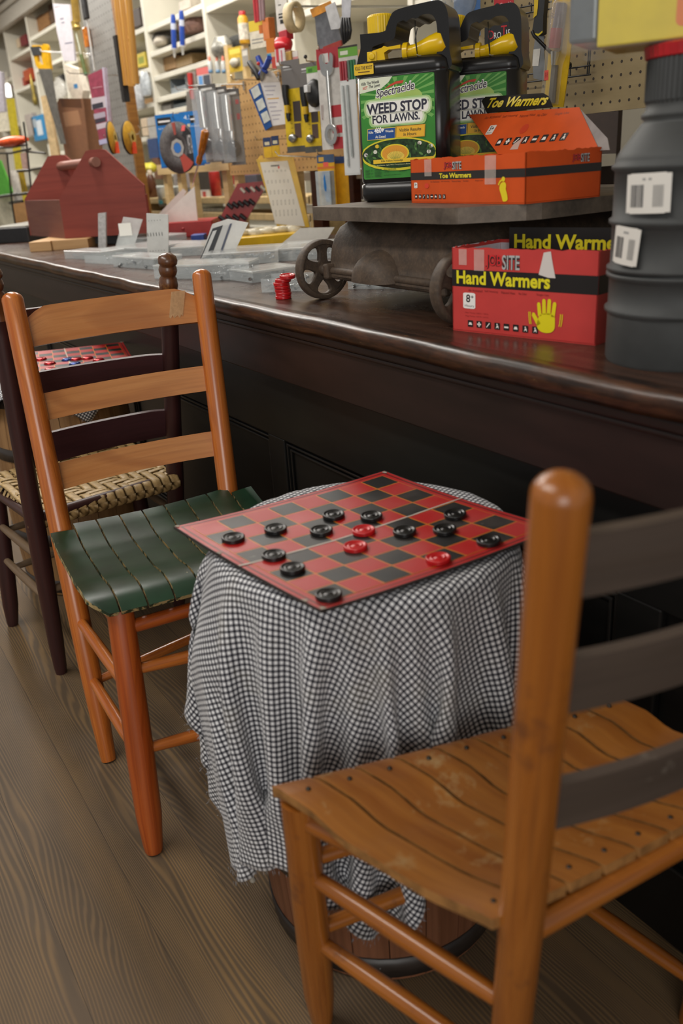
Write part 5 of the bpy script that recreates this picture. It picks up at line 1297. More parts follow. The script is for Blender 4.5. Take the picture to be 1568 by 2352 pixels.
zr_ = P(440, 384, y=YPB).z; xl = P(362, 384, y=YPB).x; rk = thing('pine_rack', ((xl + X0) / 2, YPB, HC), 'pale pine batten frame left of the tan pegboard', 'rack')
build('rail', MB().box(((xl + X0) / 2, YPB + .01, zr_), (X0 - xl, .03, .05)), PINE, rk)
ztl = P(372, 280, y=YPB).z
for px, zt_ in ((372, ztl), (404, zr_), (432, zr_), (508, zr_ + .02)):
    x = P(px, 420, y=YPB).x; build('batten', MB().box((x, YPB + .035, (zt_ + HC) / 2), (.05, .03, zt_ - HC)), PINE, rk)
fr2 = thing('pine_rack', P(560, 200, y=SY - .02), 'thin pale pine frame above the left edge of the tan pegboard', 'rack')
for px in (528, 566):
    c, U, w_, h_, N = slot(px - 4, 105, px + 4, 215, SY - .02, 0); build('batten', MB().box((c.x, c.y, c.z), (w_, .03, h_)), PINE, fr2)
zt3 = P(1200, -200, y=1.62).z; zb3 = P(1390, 257, y=1.62).z
tanp, TX0, TX1 = panel('pegboard', 1020, 1640, zt3, zb3, peg_mat('old_beige_pegboard', '8d7c58', '9c8a64', .0254, .125, '33281c'), 'worn beige pegboard at the upper right behind the jugs', y=1.62)
gx0 = P(206, 150, y=YPB).x; gx1 = P(312, 300, y=YPB).x
gb = thing('pegboard', ((gx0 + gx1) / 2, YPB, HC), 'grey pegboard panel at the upper left behind the red toolbox', 'pegboard')
build('board', MB().box(((gx0 + gx1) / 2, YPB + .004, (2.15 + HC) / 2), (gx1 - gx0, .008, 2.15 - HC)), peg_mat('grey_pegboard', '7d7b76', '8b8984', .042, .13, '45433f'), gb)
build('edge_strip', MB().box((gx1 + .012, YPB - .01, (2.15 + HC) / 2), (.03, .05, 2.15 - HC)), wood('amber_edge', '7a4f20', '96682e', '543412', rough=.4), gb)
# wooden cabinet behind, under the right half of the tan pegboard
RBW = wood('red_brown_cabinet', '4a2414', '5d3019', '32170c', rough=.4, across=14, along=1.5)
cx0 = P(690, 450, y=2.05).x; cb = thing('wooden_cabinet', (cx0 + .6, 2.2, 0), 'red-brown wooden cabinet with open dark shelves behind the scale', 'cabinet')
build('back', MB().box((cx0 + .75, 2.38, .66), (1.5, .02, 1.28)), mat('2a1a12', .6), cb)
for px in (725, 800): build('upright', MB().box((P(px, 450, y=2.05).x, 2.07, .66), (.075, .04, 1.28)), RBW, cb, .003)
for z in (P(700, 406, y=2.05).z, P(700, 481, y=2.05).z): build('shelf', MB().box((cx0 + .75, 2.22, z), (1.5, .30, .035)), CREAM, cb)
for z in (.8, .4, .05): build('shelf', MB().box((cx0 + .75, 2.22, z), (1.5, .30, .03)), RBW, cb)
# ------------------------------------------------------------------ goods lying on the counter
FR_ = Vector((RT.x, RT.y, 0)).normalized(); FF_ = Vector((FW.x, FW.y, 0)).normalized()
# red wooden tool tote
REDP = wood('barn_red_paint', '7c3024', '8c3b2d', '6a271d', rough=.6, across=14, along=1.5, bump=.08)
ZT = .90; T0 = P(150, 548, z=ZT); tm = depth(T0) / F_PX / .93
tote = thing('tool_tote', T0 - FR_ * .02 + FF_ * .2, 'barn red wooden tool tote with dowel handle at the far left of the counter', 'tool tote')
def tq(px, py): return ((px - 150 + .13 * (548 - py)) * tm * .93, (548 - py) * tm * .86)
gab = [tq(150, 548), tq(140, 455), tq(204, 353), tq(214, 351), tq(238, 351), tq(247, 353), tq(333, 437), tq(347, 548)]
Lt = FF_ * .40 - FR_ * .275; tl = Lt.length; tdir = Lt.normalized()
for o_ in (Vector((0, 0, 0)), Lt): build('gable_end', MB().prism(gab, T0 + o_ + FR_.cross(Z) * 0, FR_, Z, -.02), REDP, tote, .002)
gx = gab[-1][0]; gh = gab[1][1] * .97
for x in (0.004, gx - .004): build('side_board', MB().prism([(0, .0), (tl, 0), (tl, gh), (0, gh)], T0 + FR_ * x, tdir, Z, .014), wood('faded_red_side', '74453c', '80503f', '683b33', rough=.6, across=12) if x < .1 else REDP, tote, .002)
build('bottom', MB().prism([(0, 0), (gx, 0), (gx, .01), (0, .01)], T0 + FF_ * .01, FR_, Z, -.36), REDP, tote)
hx_ = (gab[3][0] + gab[4][0]) / 2; hz = gab[3][1] * .86
build('dowel_handle', MB().cyl(T0 + FR_ * hx_ + Z * hz - FF_ * .024, T0 + FR_ * hx_ + Z * hz + Lt + FF_ * .02, .019, n=18), wood('worn_pinkish_dowel', '87594c', '97695a', '74483c', rough=.6, across=20), tote)
wbx = thing('wooden_block', T0 - Z * .04, 'pale wooden boards under the red tool tote', 'board')
wb0 = P(66, 576, z=HC); wb1 = P(205, 576, z=HC); ud = FR_
wO = P(72, 579, z=HC); wl = span(wO, FR_, 135)
BIR = wood('birch_block', 'b58d5e', 'c49c6c', '9b744a', rough=.6, across=14)
build('board', MB().box(wO + ud * wl * .19 + FF_ * .22 + Z * .0195, (wl * .37, .44, .039), rotz(math.atan2(ud.y, ud.x))), BIR, wbx, .002); build('board', MB().box(wO + ud * wl * .69 + FF_ * .23 + Z * .0195, (wl * .61, .44, .039), rotz(math.atan2(ud.y, ud.x))), BIR, wbx, .002)
def on_counter(px, py, z=HC): return P(px, py, z=z)
def stand(name, pts, base, th, m, label, cat, yaw=None, group=None, bev=.001):
    # upright plate standing on the counter: base = pixel of its foot
    O = P(*base, z=HC); y = O.y; a = math.degrees(math.atan2(FR_.y, FR_.x)) if yaw is None else yaw
    au = math.radians(a); U = Vector((math.cos(au), math.sin(au), 0)); N = U.cross(Z); q = []
    for px, py in pts:
        d = ray(px, py); w_ = EYE + d * ((O - EYE).dot(N) / d.dot(N)) - O; q.append((w_.dot(U), w_.z))
    zm = min(z for _, z in q); q = [(x, z - zm * (1 if z - zm < .01 else 0)) for x, z in q]
    o = build(name, MB().prism(q, O - N * th, U, Z, th), m, None, bev); return tag(o, label, cat, group), (O, U, N, q)
PLA = mat('dfe5e6', .08, alpha=.24, var=.0); PLF = mat('e4e7e6', .15, alpha=.42, var=.10, vscale=30); WPL = mat('dcdad4', .4, var=.05)
stand('black_case', [(210, 560), (208, 497), (303, 484), (306, 560)], (210, 565), .03, mat('2b2b2c', .5), 'black open case lid standing before the red tool tote', 'case')
stand('clear_tube', [(226, 574), (225, 490), (242, 488), (243, 574)], (226, 575), .02, mat('cfd0cf', .15, alpha=.75, var=.15, vscale=90), 'clear upright blister tube in front of the black case lid', 'tube')
# assortment cases: tray, dividers, fittings inside, lid
NUT = mat('b9bdbf', .22, .9, var=.3, vscale=200)
def assort(label, a, b, dep, h, lid='closed', ang=75, card=None, fit=24, lidh=None, seed=1, name='assortment_case', fm=None, tray=None):
    A, B = P(*a, z=HC), P(*b, z=HC); U = (B - A).normalized(); V = Vector((-U.y, U.x, 0)); W = (B - A).length; R3 = Matrix((U, V, Z)).transposed()
    r = thing(name, (A + B) / 2 + V * dep / 2, label, 'parts case', 'clear plastic assortment cases on the counter'); m = tray or PLA
    t = MB(); w_ = .002
    t.box(A + U * W / 2 + V * dep / 2 + Z * .0015, (W, dep, .003), R3)
    for c, s in ((A + U * W / 2, (W, w_, h)), (A + U * W / 2 + V * dep, (W, w_, h)), (A + V * dep / 2, (w_, dep, h)), (B + V * dep / 2, (w_, dep, h))): t.box(c + Z * h / 2, s, R3)
    build('tray', t, m, r)
    for k in range(1, 4): build('divider', MB().box(A + U * W * k / 4 + V * dep / 2 + Z * h * .45, (.0015, dep - .004, h * .85), R3), m, r)
    if fit:
        rg = random.Random(seed); f = MB()
        for _ in range(fit):
            q = A + U * W * rg.uniform(.08, .92) + V * dep * rg.uniform(.08, .9) + Z * rg.uniform(.004, h * .7); d = (U * rg.uniform(-1, 1) + V * rg.uniform(-1, 1) + Z * rg.uniform(-.2, .2)).normalized(); L = rg.uniform(.012, .03)
            f.tube([q, q + d * L * .8, q + d * L * .8001, q + d * L], [.0022, .0022, .0045, .0045], 6)
        fo = build('metal_fittings', f, fm or NUT, r); fo['kind'] = 'stuff'
    if lid == 'closed': build('lid', MB().box(A + U * W / 2 + V * dep / 2 + Z * (h + .003), (W + .004, dep + .004, .006), R3), PLF, r, .002)
    elif lid == 'open':
        la = math.radians(ang); L = V * -math.cos(la) + Z * math.sin(la); lh = lidh or dep; O = A + V * (dep + .002) + Z * h
        build('lid', MB().prism([(0, 0), (W, 0), (W, lh), (W * .6, lh), (W * .57, lh + .008), (W * .43, lh + .008), (W * .4, lh), (0, lh)], O, U, L, .006), PLF, r, .0015)
        if card: card.build('card', O + U.cross(L) * .007, U, L, r, W, lh)
    return r, (A, U, V, W)
d1 = Print(); d1.rect(.04, .04, .96, .96, 'd3d5d3'); d1.up()
for y in (.12, .52, .88):
    for k in range(6): d1.rect(.10 + k * .145, y, .13 + k * .145, y + (.10 if y == .52 else .02), '4a4e50')
assort('closed clear parts case at the far left, ahead of the black case lid', (150, 594), (232, 597), .10, .022, fit=10, seed=2)
assort('clear parts case with leaning ribbed lid and white label left of the upright dotted card', (196, 604), (268, 608), .12, .024, lid=None, fit=8, seed=3)
assort('clear parts case full of shiny washers left of the turned finial', (262, 612), (356, 619), .10, .028, fit=40, seed=4)
assort('low clear parts case directly behind the turned finial', (356, 640), (462, 640), .14, .030, fit=16, seed=5)
assort('long clear parts case with silver screws right of the finial', (442, 646), (574, 640), .10, .036, fit=60, seed=6)
assort('small clear tray of bolts behind the stack of red checkers', (602, 672), (704, 668), .09, .030, lid=None, fit=30, seed=7)
assort('clear tray of bolts seen under the iron scale', (800, 664), (930, 662), .08, .026, lid=None, fit=34, seed=8)
assort('clear parts case with pale lid between the long case and the checkers', (582, 650), (690, 634), .12, .022, fit=8, seed=9)
assort('wide hazy parts case farther back in front of the yellow case', (470, 612), (640, 602), .22, .03, fit=30, seed=10)
assort('hazy parts case behind the iron wheel', (640, 600), (772, 592), .24, .03, fit=20, seed=11)
assort('hazy parts case beside the blue holder', (395, 590), (470, 585), .25, .025, fit=14, seed=12)
assort('flat clear parts case under the upright dotted card', (240, 586), (345, 586), .25, .02, fit=12, seed=13)
assort('far clear parts case under the leaning ribbed lid', (245, 560), (330, 562), .22, .02, fit=8, seed=14)
stand('case_lid', [(338, 580), (336, 490), (386, 493), (386, 583)], (338, 590), .008, mat('d9dad6', .3, var=.04), 'white dotted card standing upright in the middle of the clear cases', 'lid')
O_, U_, N_, q_ = _[1] if False else stand('case_lid', [(262, 576), (283, 498), (327, 504), (303, 578)], (262, 582), .008, PLF, 'ribbed clear lid with white label leaning beside the dotted card', 'lid')[1]
Print().rect(0, 0, 1, 1, 'f0eee6').build('white_label', O_ + U_ * (q_[0][0] * .5 + q_[1][0] * .5 + .004) + Z * .06, U_, Z, bpy.data.objects['case_lid.001'], abs(q_[3][0] - q_[0][0]) * .7, .045, lift=.002)
dO, dU, dN, dq = shape_at([(338, 580), (386, 493)], P(338, 590, z=HC).y, math.degrees(math.atan2(FR_.y, FR_.x)))
d2 = Print()
for yv in (.1, .48, .86):
    for k in range(6): d2.rect(.12 + k * .14, yv, .15 + k * .14, yv + (.09 if yv == .48 else .018), '4a4e50')
d2.build('dot_print', P(338, 590, z=HC) + FR_ * .004 + Z * .004, FR_, Z, bpy.data.objects['case_lid'], span(P(338, 590, z=HC), FR_, 46), span(P(338, 590, z=HC), Z, 92), lift=.001)
# standing lid with a printed card, tilted
la_, linfo = stand('case_lid', [(457, 603), (487, 515), (522, 503), (570, 512), (528, 600)], (457, 604), .010, mat('e6e6e2', .25, alpha=.85, var=.05), 'tilted clear lid with a black-edged printed card, right of the finial', 'lid')
lO, lU, lN, lq = linfo; sc3 = Print()
def mq(px, py):
    d = ray(px, py); w_ = EYE + d * ((lO - EYE).dot(lN) / d.dot(lN)) - lO; return (w_.dot(lU), w_.z)
sc3.poly([mq(458, 598), mq(488, 525), mq(512, 517), mq(484, 592)], '33363a'); sc3.up(); sc3.poly([mq(462, 594), mq(489, 531), mq(498, 528), mq(473, 590)], 'd2d4d2'); sc3.poly([mq(488, 590), mq(512, 519), mq(526, 516), mq(502, 588)], 'c8c9c7'); sc3.poly([mq(502, 588), mq(528, 514), mq(533, 513), mq(508, 585)], '50566a')
sc3.build('printed_card', lO, lU, Z, la_, lift=.0012)
# white folded carton flap, red bit case, blue holder
stand('carton_flap', [(358, 512), (446, 428), (454, 514)], (358, 548), .012, mat('e3dcd6', .6, var=.03), 'white triangular carton flap standing behind the red bit case', 'carton')
stand('carton_flap', [(356, 500), (420, 433), (428, 440), (366, 505)], (357, 540), .004, mat('cfcac4', .6, var=.03), 'narrow pale carton edge just left of the white triangular flap', 'carton')
REDB = mat('9c2422', .35, var=.08)
rA = P(384, 548, z=HC); rc_ = thing('bit_case', rA, 'red open driver bit case with black bits in its tilted half', 'tool case')
rW = span(rA, FR_, 108); rh = span(rA, Z, 36)
build('tray', MB().box(rA + FR_ * rW * .5 + FF_ * .12 + Z * rh / 2, (rW, .24, rh), rotz(math.atan2(FR_.y, FR_.x))), REDB, rc_, .004); build('clasp', MB().lathe([(.006, 0), (.006, .004), (.0001, .005)], rA + FR_ * rW * .36 + Z * rh * .55, -FF_, 12), REDB, rc_)
bO = rA + FR_ * rW * .98 + FF_ * .06 + Z * rh * .35; by = math.degrees(math.atan2(FR_.y, FR_.x)); bau = math.radians(by)
def bp(px, py, off=0.0):
    n_ = FR_.cross(Z); d = ray(px, py); return EYE + d * (((bO + n_ * off) - EYE).dot(n_) / d.dot(n_))
lo_, lu_, ln_, lqq = bp(496, 520), FR_, FR_.cross(Z), None
pts = [bp(496, 518), bp(545, 422), bp(606, 416), bp(604, 440), bp(562, 512)]
build('lid_half', MB().prism([((p - lo_).dot(FR_), p.z - lo_.z) for p in pts], lo_ - ln_ * .03, FR_, Z, .03), REDB, rc_, .003)
for i, (xa, ya, xb, yb) in enumerate([(522 + k * 12.5, 468 - k * 2.2, 534 + k * 12.5, 478 - k * 2.2) for k in range(5)] + [(503 + k * 16, 497 - k * 1.3, 516 + k * 16, 507 - k * 1.3) for k in range(4)]):
    build('driver_bit', MB().tube([bp(xa, ya, .006), bp(xb, yb, .012)], span(bp(xa, ya), Z, 5), 8), mat('17171b', .4), rc_)
for k in range(5): build('driver_bit', MB().tube([bp(552 + k * 11.5, 432 - k * 1.2, .004), bp(562 + k * 11.5, 442 - k * 1.2, .004)], span(bp(552, 432), Z, 3.5), 8), mat('d6d2c4' if k % 2 == 0 else '222226', .4), rc_)
tag(build('blue_holder', MB().box(P(455, 556, z=HC) + FF_ * .04 + Z * .014, (span(P(455, 556, z=HC), FR_, 30), .08, .028), rotz(bau)), mat('22408c', .4), None, .002), 'small blue plastic holder beside the red bit case', 'holder')
# yellow assortment case with a white chart in its lid
YEL = mat('d8ad0e', .32, var=.06); yA = P(560, 576, z=HC)
yc_ = thing('yellow_case', yA, 'yellow assortment case open with a white size chart in its raised lid', 'tool case')
yW = span(yA, FR_, 150); yh2 = span(yA, Z, 30); ydir = (FR_ * .96 + FF_ * .28).normalized()
build('tray', MB().box(yA + ydir * yW * .45 + Vector((-ydir.y, ydir.x, 0)) * .13 + Z * yh2 / 2, (yW * 1.1, .26, yh2), rotz(math.atan2(ydir.y, ydir.x))), YEL, yc_, .004)
bagm = mat('e6dfc8', .2, alpha=.6, var=.2, vscale=50); bg = MB()
for k in range(9): bg.lathe([(.0001, 0), (.035, .004), (.03, .018), (.0001, .022)], yA + ydir * yW * (.06 + .105 * k) + Vector((-ydir.y, ydir.x, 0)) * (.10 + .05 * (k % 2)) + Z * yh2 * .95, (.2 * (k % 3 - 1), .1, 1), 10)
build('plastic_bags', bg, bagm, yc_)['kind'] = 'stuff'
yn_ = FR_.cross(Z); yb0 = P(640, 545, z=HC)
def yq(px, py, off=0.0):
    d = ray(px, py); p = EYE + d * (((yb0 + yn_ * off) - EYE).dot(yn_) / d.dot(yn_)); return ((p - yb0).dot(FR_), p.z - yb0.z)
build('lid', MB().prism([yq(*p) for p in ((636, 520), (588, 366), (660, 357), (673, 360), (711, 522))], yb0 - yn_ * .03, FR_, Z, .03), YEL, yc_, .003)
for p4 in ([(590, 368), (596, 358), (602, 357), (604, 366)], [(632, 362), (634, 352), (640, 352), (646, 360)]): build('latch', MB().prism([yq(*p) for p in p4], yb0 - yn_ * .02, FR_, Z, .015), YEL, yc_)
ch = Print(); ch.poly([yq(*p) for p in ((632, 514), (597, 373), (660, 369), (700, 520))], 'e6e1d4'); ch.up()
for r_ in range(5):
    for k in range(6):
        X = 607 + k * 9.3 + r_ * 6.2; Y = 392 + r_ * 23 - k * .5; a, b = yq(X, Y); c_, e_ = yq(X + 3.2, Y + 4 + r_ * 2)
        ch.ell((a + c_) / 2, (b + e_) / 2, abs(c_ - a) * .62, abs(e_ - b) * .62, '8f8b80', 10); 
ch.up()
for r_ in range(5):
    for k in range(6):
        X = 607 + k * 9.3 + r_ * 6.2; Y = 392 + r_ * 23 - k * .5; a, b = yq(X, Y); c_, e_ = yq(X + 3.2, Y + 4 + r_ * 2); ch.ell((a + c_) / 2, (b + e_) / 2, abs(c_ - a) * .38, abs(e_ - b) * .46, 'e6e1d4', 10)
a, b = yq(622, 383); c_, e_ = yq(641, 378); ch.rect(a, b, c_, e_, '7a766c'); a, b = yq(640, 384); ch.ell(a, b, .004, .006, 'e0584a', 8)
ch.build('size_chart', yb0, FR_, Z, yc_, lift=.0012)
wl_ = P(640, 560, z=HC); stand('white_sheet', [(628, 566), (690, 524), (768, 522), (752, 548)], (660, 572), .003, mat('e2ded4', .5, var=.04), 'white sheet tilted against the iron scale', 'sheet')
# ------------------------------------------------------------------ hooks
def hook(px0, py0, px1, py1, y0, y1, label, col=None, r=.0022, tip=None):
    # rod from its turned-up tip (nearer) to the board (farther)
    a, b = P(px0, py0, y=y0), P(px1, py1, y=y1); root = thing('peg_hook', b, label, 'hook', 'peg hooks')
    m = col or CHROME
    build('rod', MB().tube([b, lerp(b, a, .5), a + (a - b) * -.04, a + Z * .014], r, 8), m, root)
    build('base_clip', MB().box(b + Z * -.006, (.012, .006, .034)), m, root)
    if tip: build('tip', MB().lathe([(.0001, -.006), (.006, -.003), (.006, .004), (.0001, .007)], a + Z * .012, n=12), tip, root)
YB_ = YPB - .004
hook(428, 197, 560, 193, 1.62, YB_, 'long chrome hook holding the clear spray packs, upper left of the tan pegboard'); hook(402, 206, 538, 204, 1.60, YB_, 'chrome hook just below the long one at the left of the tan pegboard')
hook(531, 182, 606, 184, 1.66, YB_, 'chrome hook at the top edge of the tan pegboard left of the white carton'); hook(594, 155, 656, 161, 1.62, YB_, 'hook with a red rubber tip above the white carton', tip=mat('c22a2a', .4)); hook(576, 168, 640, 172, 1.64, YB_, 'chrome hook holding the white carton')
hook(640, 149, 705, 155, 1.62, YB_, 'chrome hook holding the left brush card'); hook(702, 140, 742, 142, 1.64, YB_, 'dark tipped hook above the right brush card', tip=BLK); hook(731, 115, 775, 123, 1.62, YB_, 'chrome hook holding the wrench card')
hook(586, 322, 662, 318, 1.68, YB_, 'chrome hook holding the small blue and yellow packs'); hook(632, 357, 800, 364, 1.60, YB_, 'long thin chrome hook low on the tan pegboard'); hook(727, 354, 800, 362, 1.66, YB_, 'chrome hook holding the clear blue pack')
hook(92, 118, 212, 126, 1.60, YB_, 'thin hook through the yellow saw handle'); hook(154, 168, 288, 174, 1.5, YB_, 'long hook above the red blade pack'); hook(240, 318, 268, 310, 1.47, YB_, 'curved hook left of the left yellow disc'); hook(800, 192, 816, 200, 1.57, YB_, 'short hook holding the long white strip pack'); hook(398, 266, 374, 286, 1.67, YPB + .03, 'hook holding the blue wheel card on the pine batten'); hook(296, 315, 320, 306, 1.49, YB_, 'hook through the right yellow flap disc'); hook(318, 295, 366, 286, 1.66, YB_, 'double hook behind the blue wheel card')

# ------------------------------------------------------------------ left end: saw, lath, carton, roll, rods, blade pack, discs
HY = 1.62
s_ = thing('hand_saw', P(100, 160, y=HY), 'hand saw with yellow handle hanging at the upper left', 'saw')
O, U, N, q = shape_at([(88, 158), (118, 158), (133, 250), (152, 330), (140, 331), (112, 240)], HY, 30); build('hang_wire', MB().tube([P(92, 118, y=HY), P(150, 120, y=1.72), P(214, 124, y=YPB)], .003, 6), CHROME, s_); build('blade', MB().prism(q, O, U, Z, .002), mat('77746d', .35, .5, var=.15), s_, label='grey steel blade')
O2, U2, N2, q2 = shape_at([(76, 104), (92, 104), (98, 107), (102, 101), (109, 102), (112, 108), (119, 160), (103, 174), (85, 150), (80, 128)], HY, 30); O2b, _, _, h2 = shape_at([(76, 104), (88, 128), (97, 128), (102, 148), (96, 150), (90, 142)], HY, 30)
def off_poly(pts): return [(a, b) for a, b in pts]
yk = plate(q2, [h2[1:]], O2 + N2 * .001, U2, Z, .02); build('handle', yk, mat('d4a216', .35), s_, .003, label='yellow handle'); build('grip', MB().prism(shape_at([(76, 104), (74, 108), (97, 107), (99, 127), (80, 128)], HY, 30)[3][1:], O2 + N2 * .006, U2, Z, .012), mat('3a3a3a', .5), s_, label='dark grey grip')
flat_item('wooden_lath', [(93, 222), (106, 218), (172, 535), (148, 536)], 1.66, 30, .02, mat('c5ab80', .6, var=.15, vscale=30), 'pale wooden lath leaning under the yellow saw handle', 'lath')
o_, (O, U, N, q) = flat_item('brown_carton', [(131, 236), (135, 226), (191, 226), (224, 535), (176, 535)], 1.70, 20, .12, mat('7a5339', .7, var=.06), 'tall brown carton behind the red tool tote', 'carton')
p_ = Print(); p_.poly([(a * .86 + .012, b) for a, b in [q[1], q[2], (q[2][0] * 1.0, q[2][1] - .05), (q[1][0] + .01, q[1][1] - .05)]], '563620'); p_.poly([(q[1][0] + .012, q[1][1] - .08), (q[1][0] + .17, q[1][1] - .08), (q[1][0] + .18, q[1][1] - .16), (q[1][0] + .02, q[1][1] - .16)], '9a7152'); p_.build('carton_print', O, U, Z, o_)
o_, (O, U, N, q) = flat_item('paper_sleeve', [(121, 8), (160, 10), (172, 140), (146, 140), (131, 75)], 1.60, 30, .012, mat('cfcad0', .5, var=.05), 'long white paper sleeve with small dark writing hanging right of the saw', 'sleeve')
p_ = Print()
for (a, b, c_, e_) in ((126, 18, 138, 13), (139, 48, 146, 41), (142, 56, 148, 50), (150, 104, 166, 96)):
    d_ = [shape_at([(121, 8), (a, b), (c_, e_)], 1.60, 30)[3][k] for k in (1, 2)]; p_.text('SKY', d_[0][0], d_[0][1], d_[1][0], d_[1][1], '55566a') if a == 126 else p_.rect(d_[0][0], (d_[0][1] + d_[1][1]) / 2, d_[1][0], d_[1][1], '77788a')
p_.build('sleeve_print', O, U, Z, o_)
o_, (O, U, N, q) = flat_item('white_carton', [(147, 148), (175, 158), (190, 208), (188, 226), (166, 224), (156, 204)], 1.80, 25, .06, mat('d2cabb', .6), 'white carton with a blue mark under the paper sleeve', 'carton')
p_ = Print(); a, b = q[0][0] + .055, q[0][1] - .14; p_.rect(a, b, a + .035, b + .025, '3f7fb4'); p_.build('carton_print', O, U, Z, o_)
c, U, w_, h_, N = slot(120, 178, 152, 226, SY + .02, 0); o = build('clear_bag', MB().rings([[c - Z * h_ / 2 + Vector((w_ / 2 * k * math.cos(q), .04 * k * math.sin(q), h_ * t)) for q in [2 * PI * i / 14 for i in range(14)]] for t, k in ((0, .7), (.2, 1), (.6, .95), (.85, .5), (.95, .25), (1, .4))], True, True), mat('d8d6cf', .12, alpha=.5, var=.3, vscale=40)); tag(o, 'clear plastic bag above the brown carton', 'bag')
r = thing('dowel_pack', P(180, 80, y=HY), 'amber and green clear-packed rods hanging left of the grey pegboard', 'pack')
for nm, a, b, rr_, m in (('amber_sleeve', (170, -10), (176, 50), 9, mat('a8893c', .2, alpha=.7)), ('gold_collar', (172, 50), (176, 66), 10, mat('c7ad62', .2, .6)), ('clear_sleeve', (176, 66), (194, 168), 11, mat('8f7a3a', .15, alpha=.35)), ('silver_rod', (173, 70), (186, 126), 4, mat('b9c3b8', .25, .6)), ('green_rod', (186, 126), (197, 172), 4.5, mat('2f6a44', .3))):
    A_, B_ = P(*a, y=HY), P(*b, y=HY); build(nm, MB().cyl(A_, B_, rr_ * depth(A_) / F_PX, n=12), m, r)
r = thing('steel_rod_pack', P(205, 80, y=HY), 'thin white steel rod with black clips before the grey pegboard', 'rod')
A_, B_ = P(191, -10, y=HY), P(217, 162, y=HY); build('rod', MB().cyl(A_, B_, 2.2 * depth(A_) / F_PX), mat('d5d5d2', .3, .5), r)
for t in (.07, .22): build('clip', MB().box(lerp(A_, B_, t), (.05, .02, .06)), BLK, r, .004)
tag(build('lighter_pack', MB().box(P(200, 86, y=YPB - .02), (.05, .03, .10)), mat('c9741c', .2, alpha=.8, var=.4), None, .004), 'small orange and red clear pack behind the thin steel rod', 'pack')
o_, (O, U, N, q) = flat_item('blade_pack', [(201, 173), (241, 155), (258, 322), (230, 334)], 1.56, 25, .012, mat('8e3f50', .35, var=.15), 'dark red saw blade pack hanging before the grey pegboard', 'pack')
p_ = Print()
def bl(px, py): return shape_at([(201, 173), (px, py)], 1.56, 25)[3][1]
for (a, b, c_, e_, m) in ((211, 226, 247, 252, 'b8aeb4'), (213, 240, 238, 252, '37333c'), (217, 262, 243, 274, 'a49aa6'), (220, 275, 244, 284, '3c3640'), (223, 286, 246, 298, 'b9adb4'), (229, 322, 252, 333, 'a9a6c4')): p_.poly([bl(a, e_), bl(c_, e_ - 6), bl(c_ - 2, b - 6), bl(a - 2, b)], m); p_.up()
p_.rect(bl(213, 205)[0], bl(213, 203)[1], bl(236, 205)[0], bl(236, 198)[1], 'c58f98'); p_.build('pack_print', O, U, Z, o_)
O3, U3, N3, q3_ = shape_at([(241, 155), (246, 156), (260, 320), (258, 322)], 1.56, 25); build('clear_edge', MB().prism(q3_, O3, U3, Z, .02), mat('c9c3d4', .15, alpha=.6), o_)
def disc_item(px, py, wpx, hpx, y, label):
    c = P(px, py, y=y); R = hpx / 2 * depth(c) / F_PX / 1.08; view = Vector((c.x, c.y, 0)).normalized(); tilt = math.acos(min(.95, wpx / hpx)); ax = -(Matrix.Rotation(tilt, 3, 'Z') @ view)
    r = thing('flap_disc', c, label, 'grinding disc', 'yellow flap discs')
    build('disc', MB().lathe([(R * .18, .006), (R * .5, .007), (R * .62, .002), (R * .97, -.004), (R, -.006), (R, -.012), (R * .16, -.010)], c, ax, 36, cap=False), mat('c99a2c', .4, var=.15), r)
    build('abrasive_rim', MB().lathe([(R * .9, -.008), (R * 1.02, -.006), (R * 1.02, -.016), (R * .9, -.016)], c, ax, 36, cap=False), mat('2d2722', .8), r)
    build('label', MB().lathe([(R * .2, .0085), (R * .42, .0085)], c, ax, 24, cap=False), mat('dfc66a', .35), r)
    build('price_tag', MB().box(c + ax * .006 - Z * R * .62, (.02, .02, .05)), mat('e2512a', .5), r)
disc_item(261, 316, 19, 74, 1.52, 'left yellow flap disc beside the red blade pack'); disc_item(301, 316, 31, 76, 1.52, 'right yellow flap disc before the grey pegboard')
GOLD = wood('gold_moulding', 'a5752f', 'c39148', '6f4a1a', rough=.35, across=20, along=1)
r = thing('wooden_moulding', P(300, 100, y=1.7), 'golden wooden picture moulding hanging beside the grey pegboard', 'moulding')
for k, (a, b) in enumerate((((268, -10), (292, 196)), ((281, -10), (303, 198)), ((294, -10), (312, 192)))):
    A_, B_ = P(*a, y=1.72), P(*b, y=1.72); build('strip', MB().tube([A_, B_], 8.5 * depth(A_) / F_PX, 10), GOLD, r)
build('dark_edge', MB().box((P(290, 155, y=1.715).x - .07, 1.715, P(290, 155, y=1.715).z), (.04, .03, .30)), BLK, r)

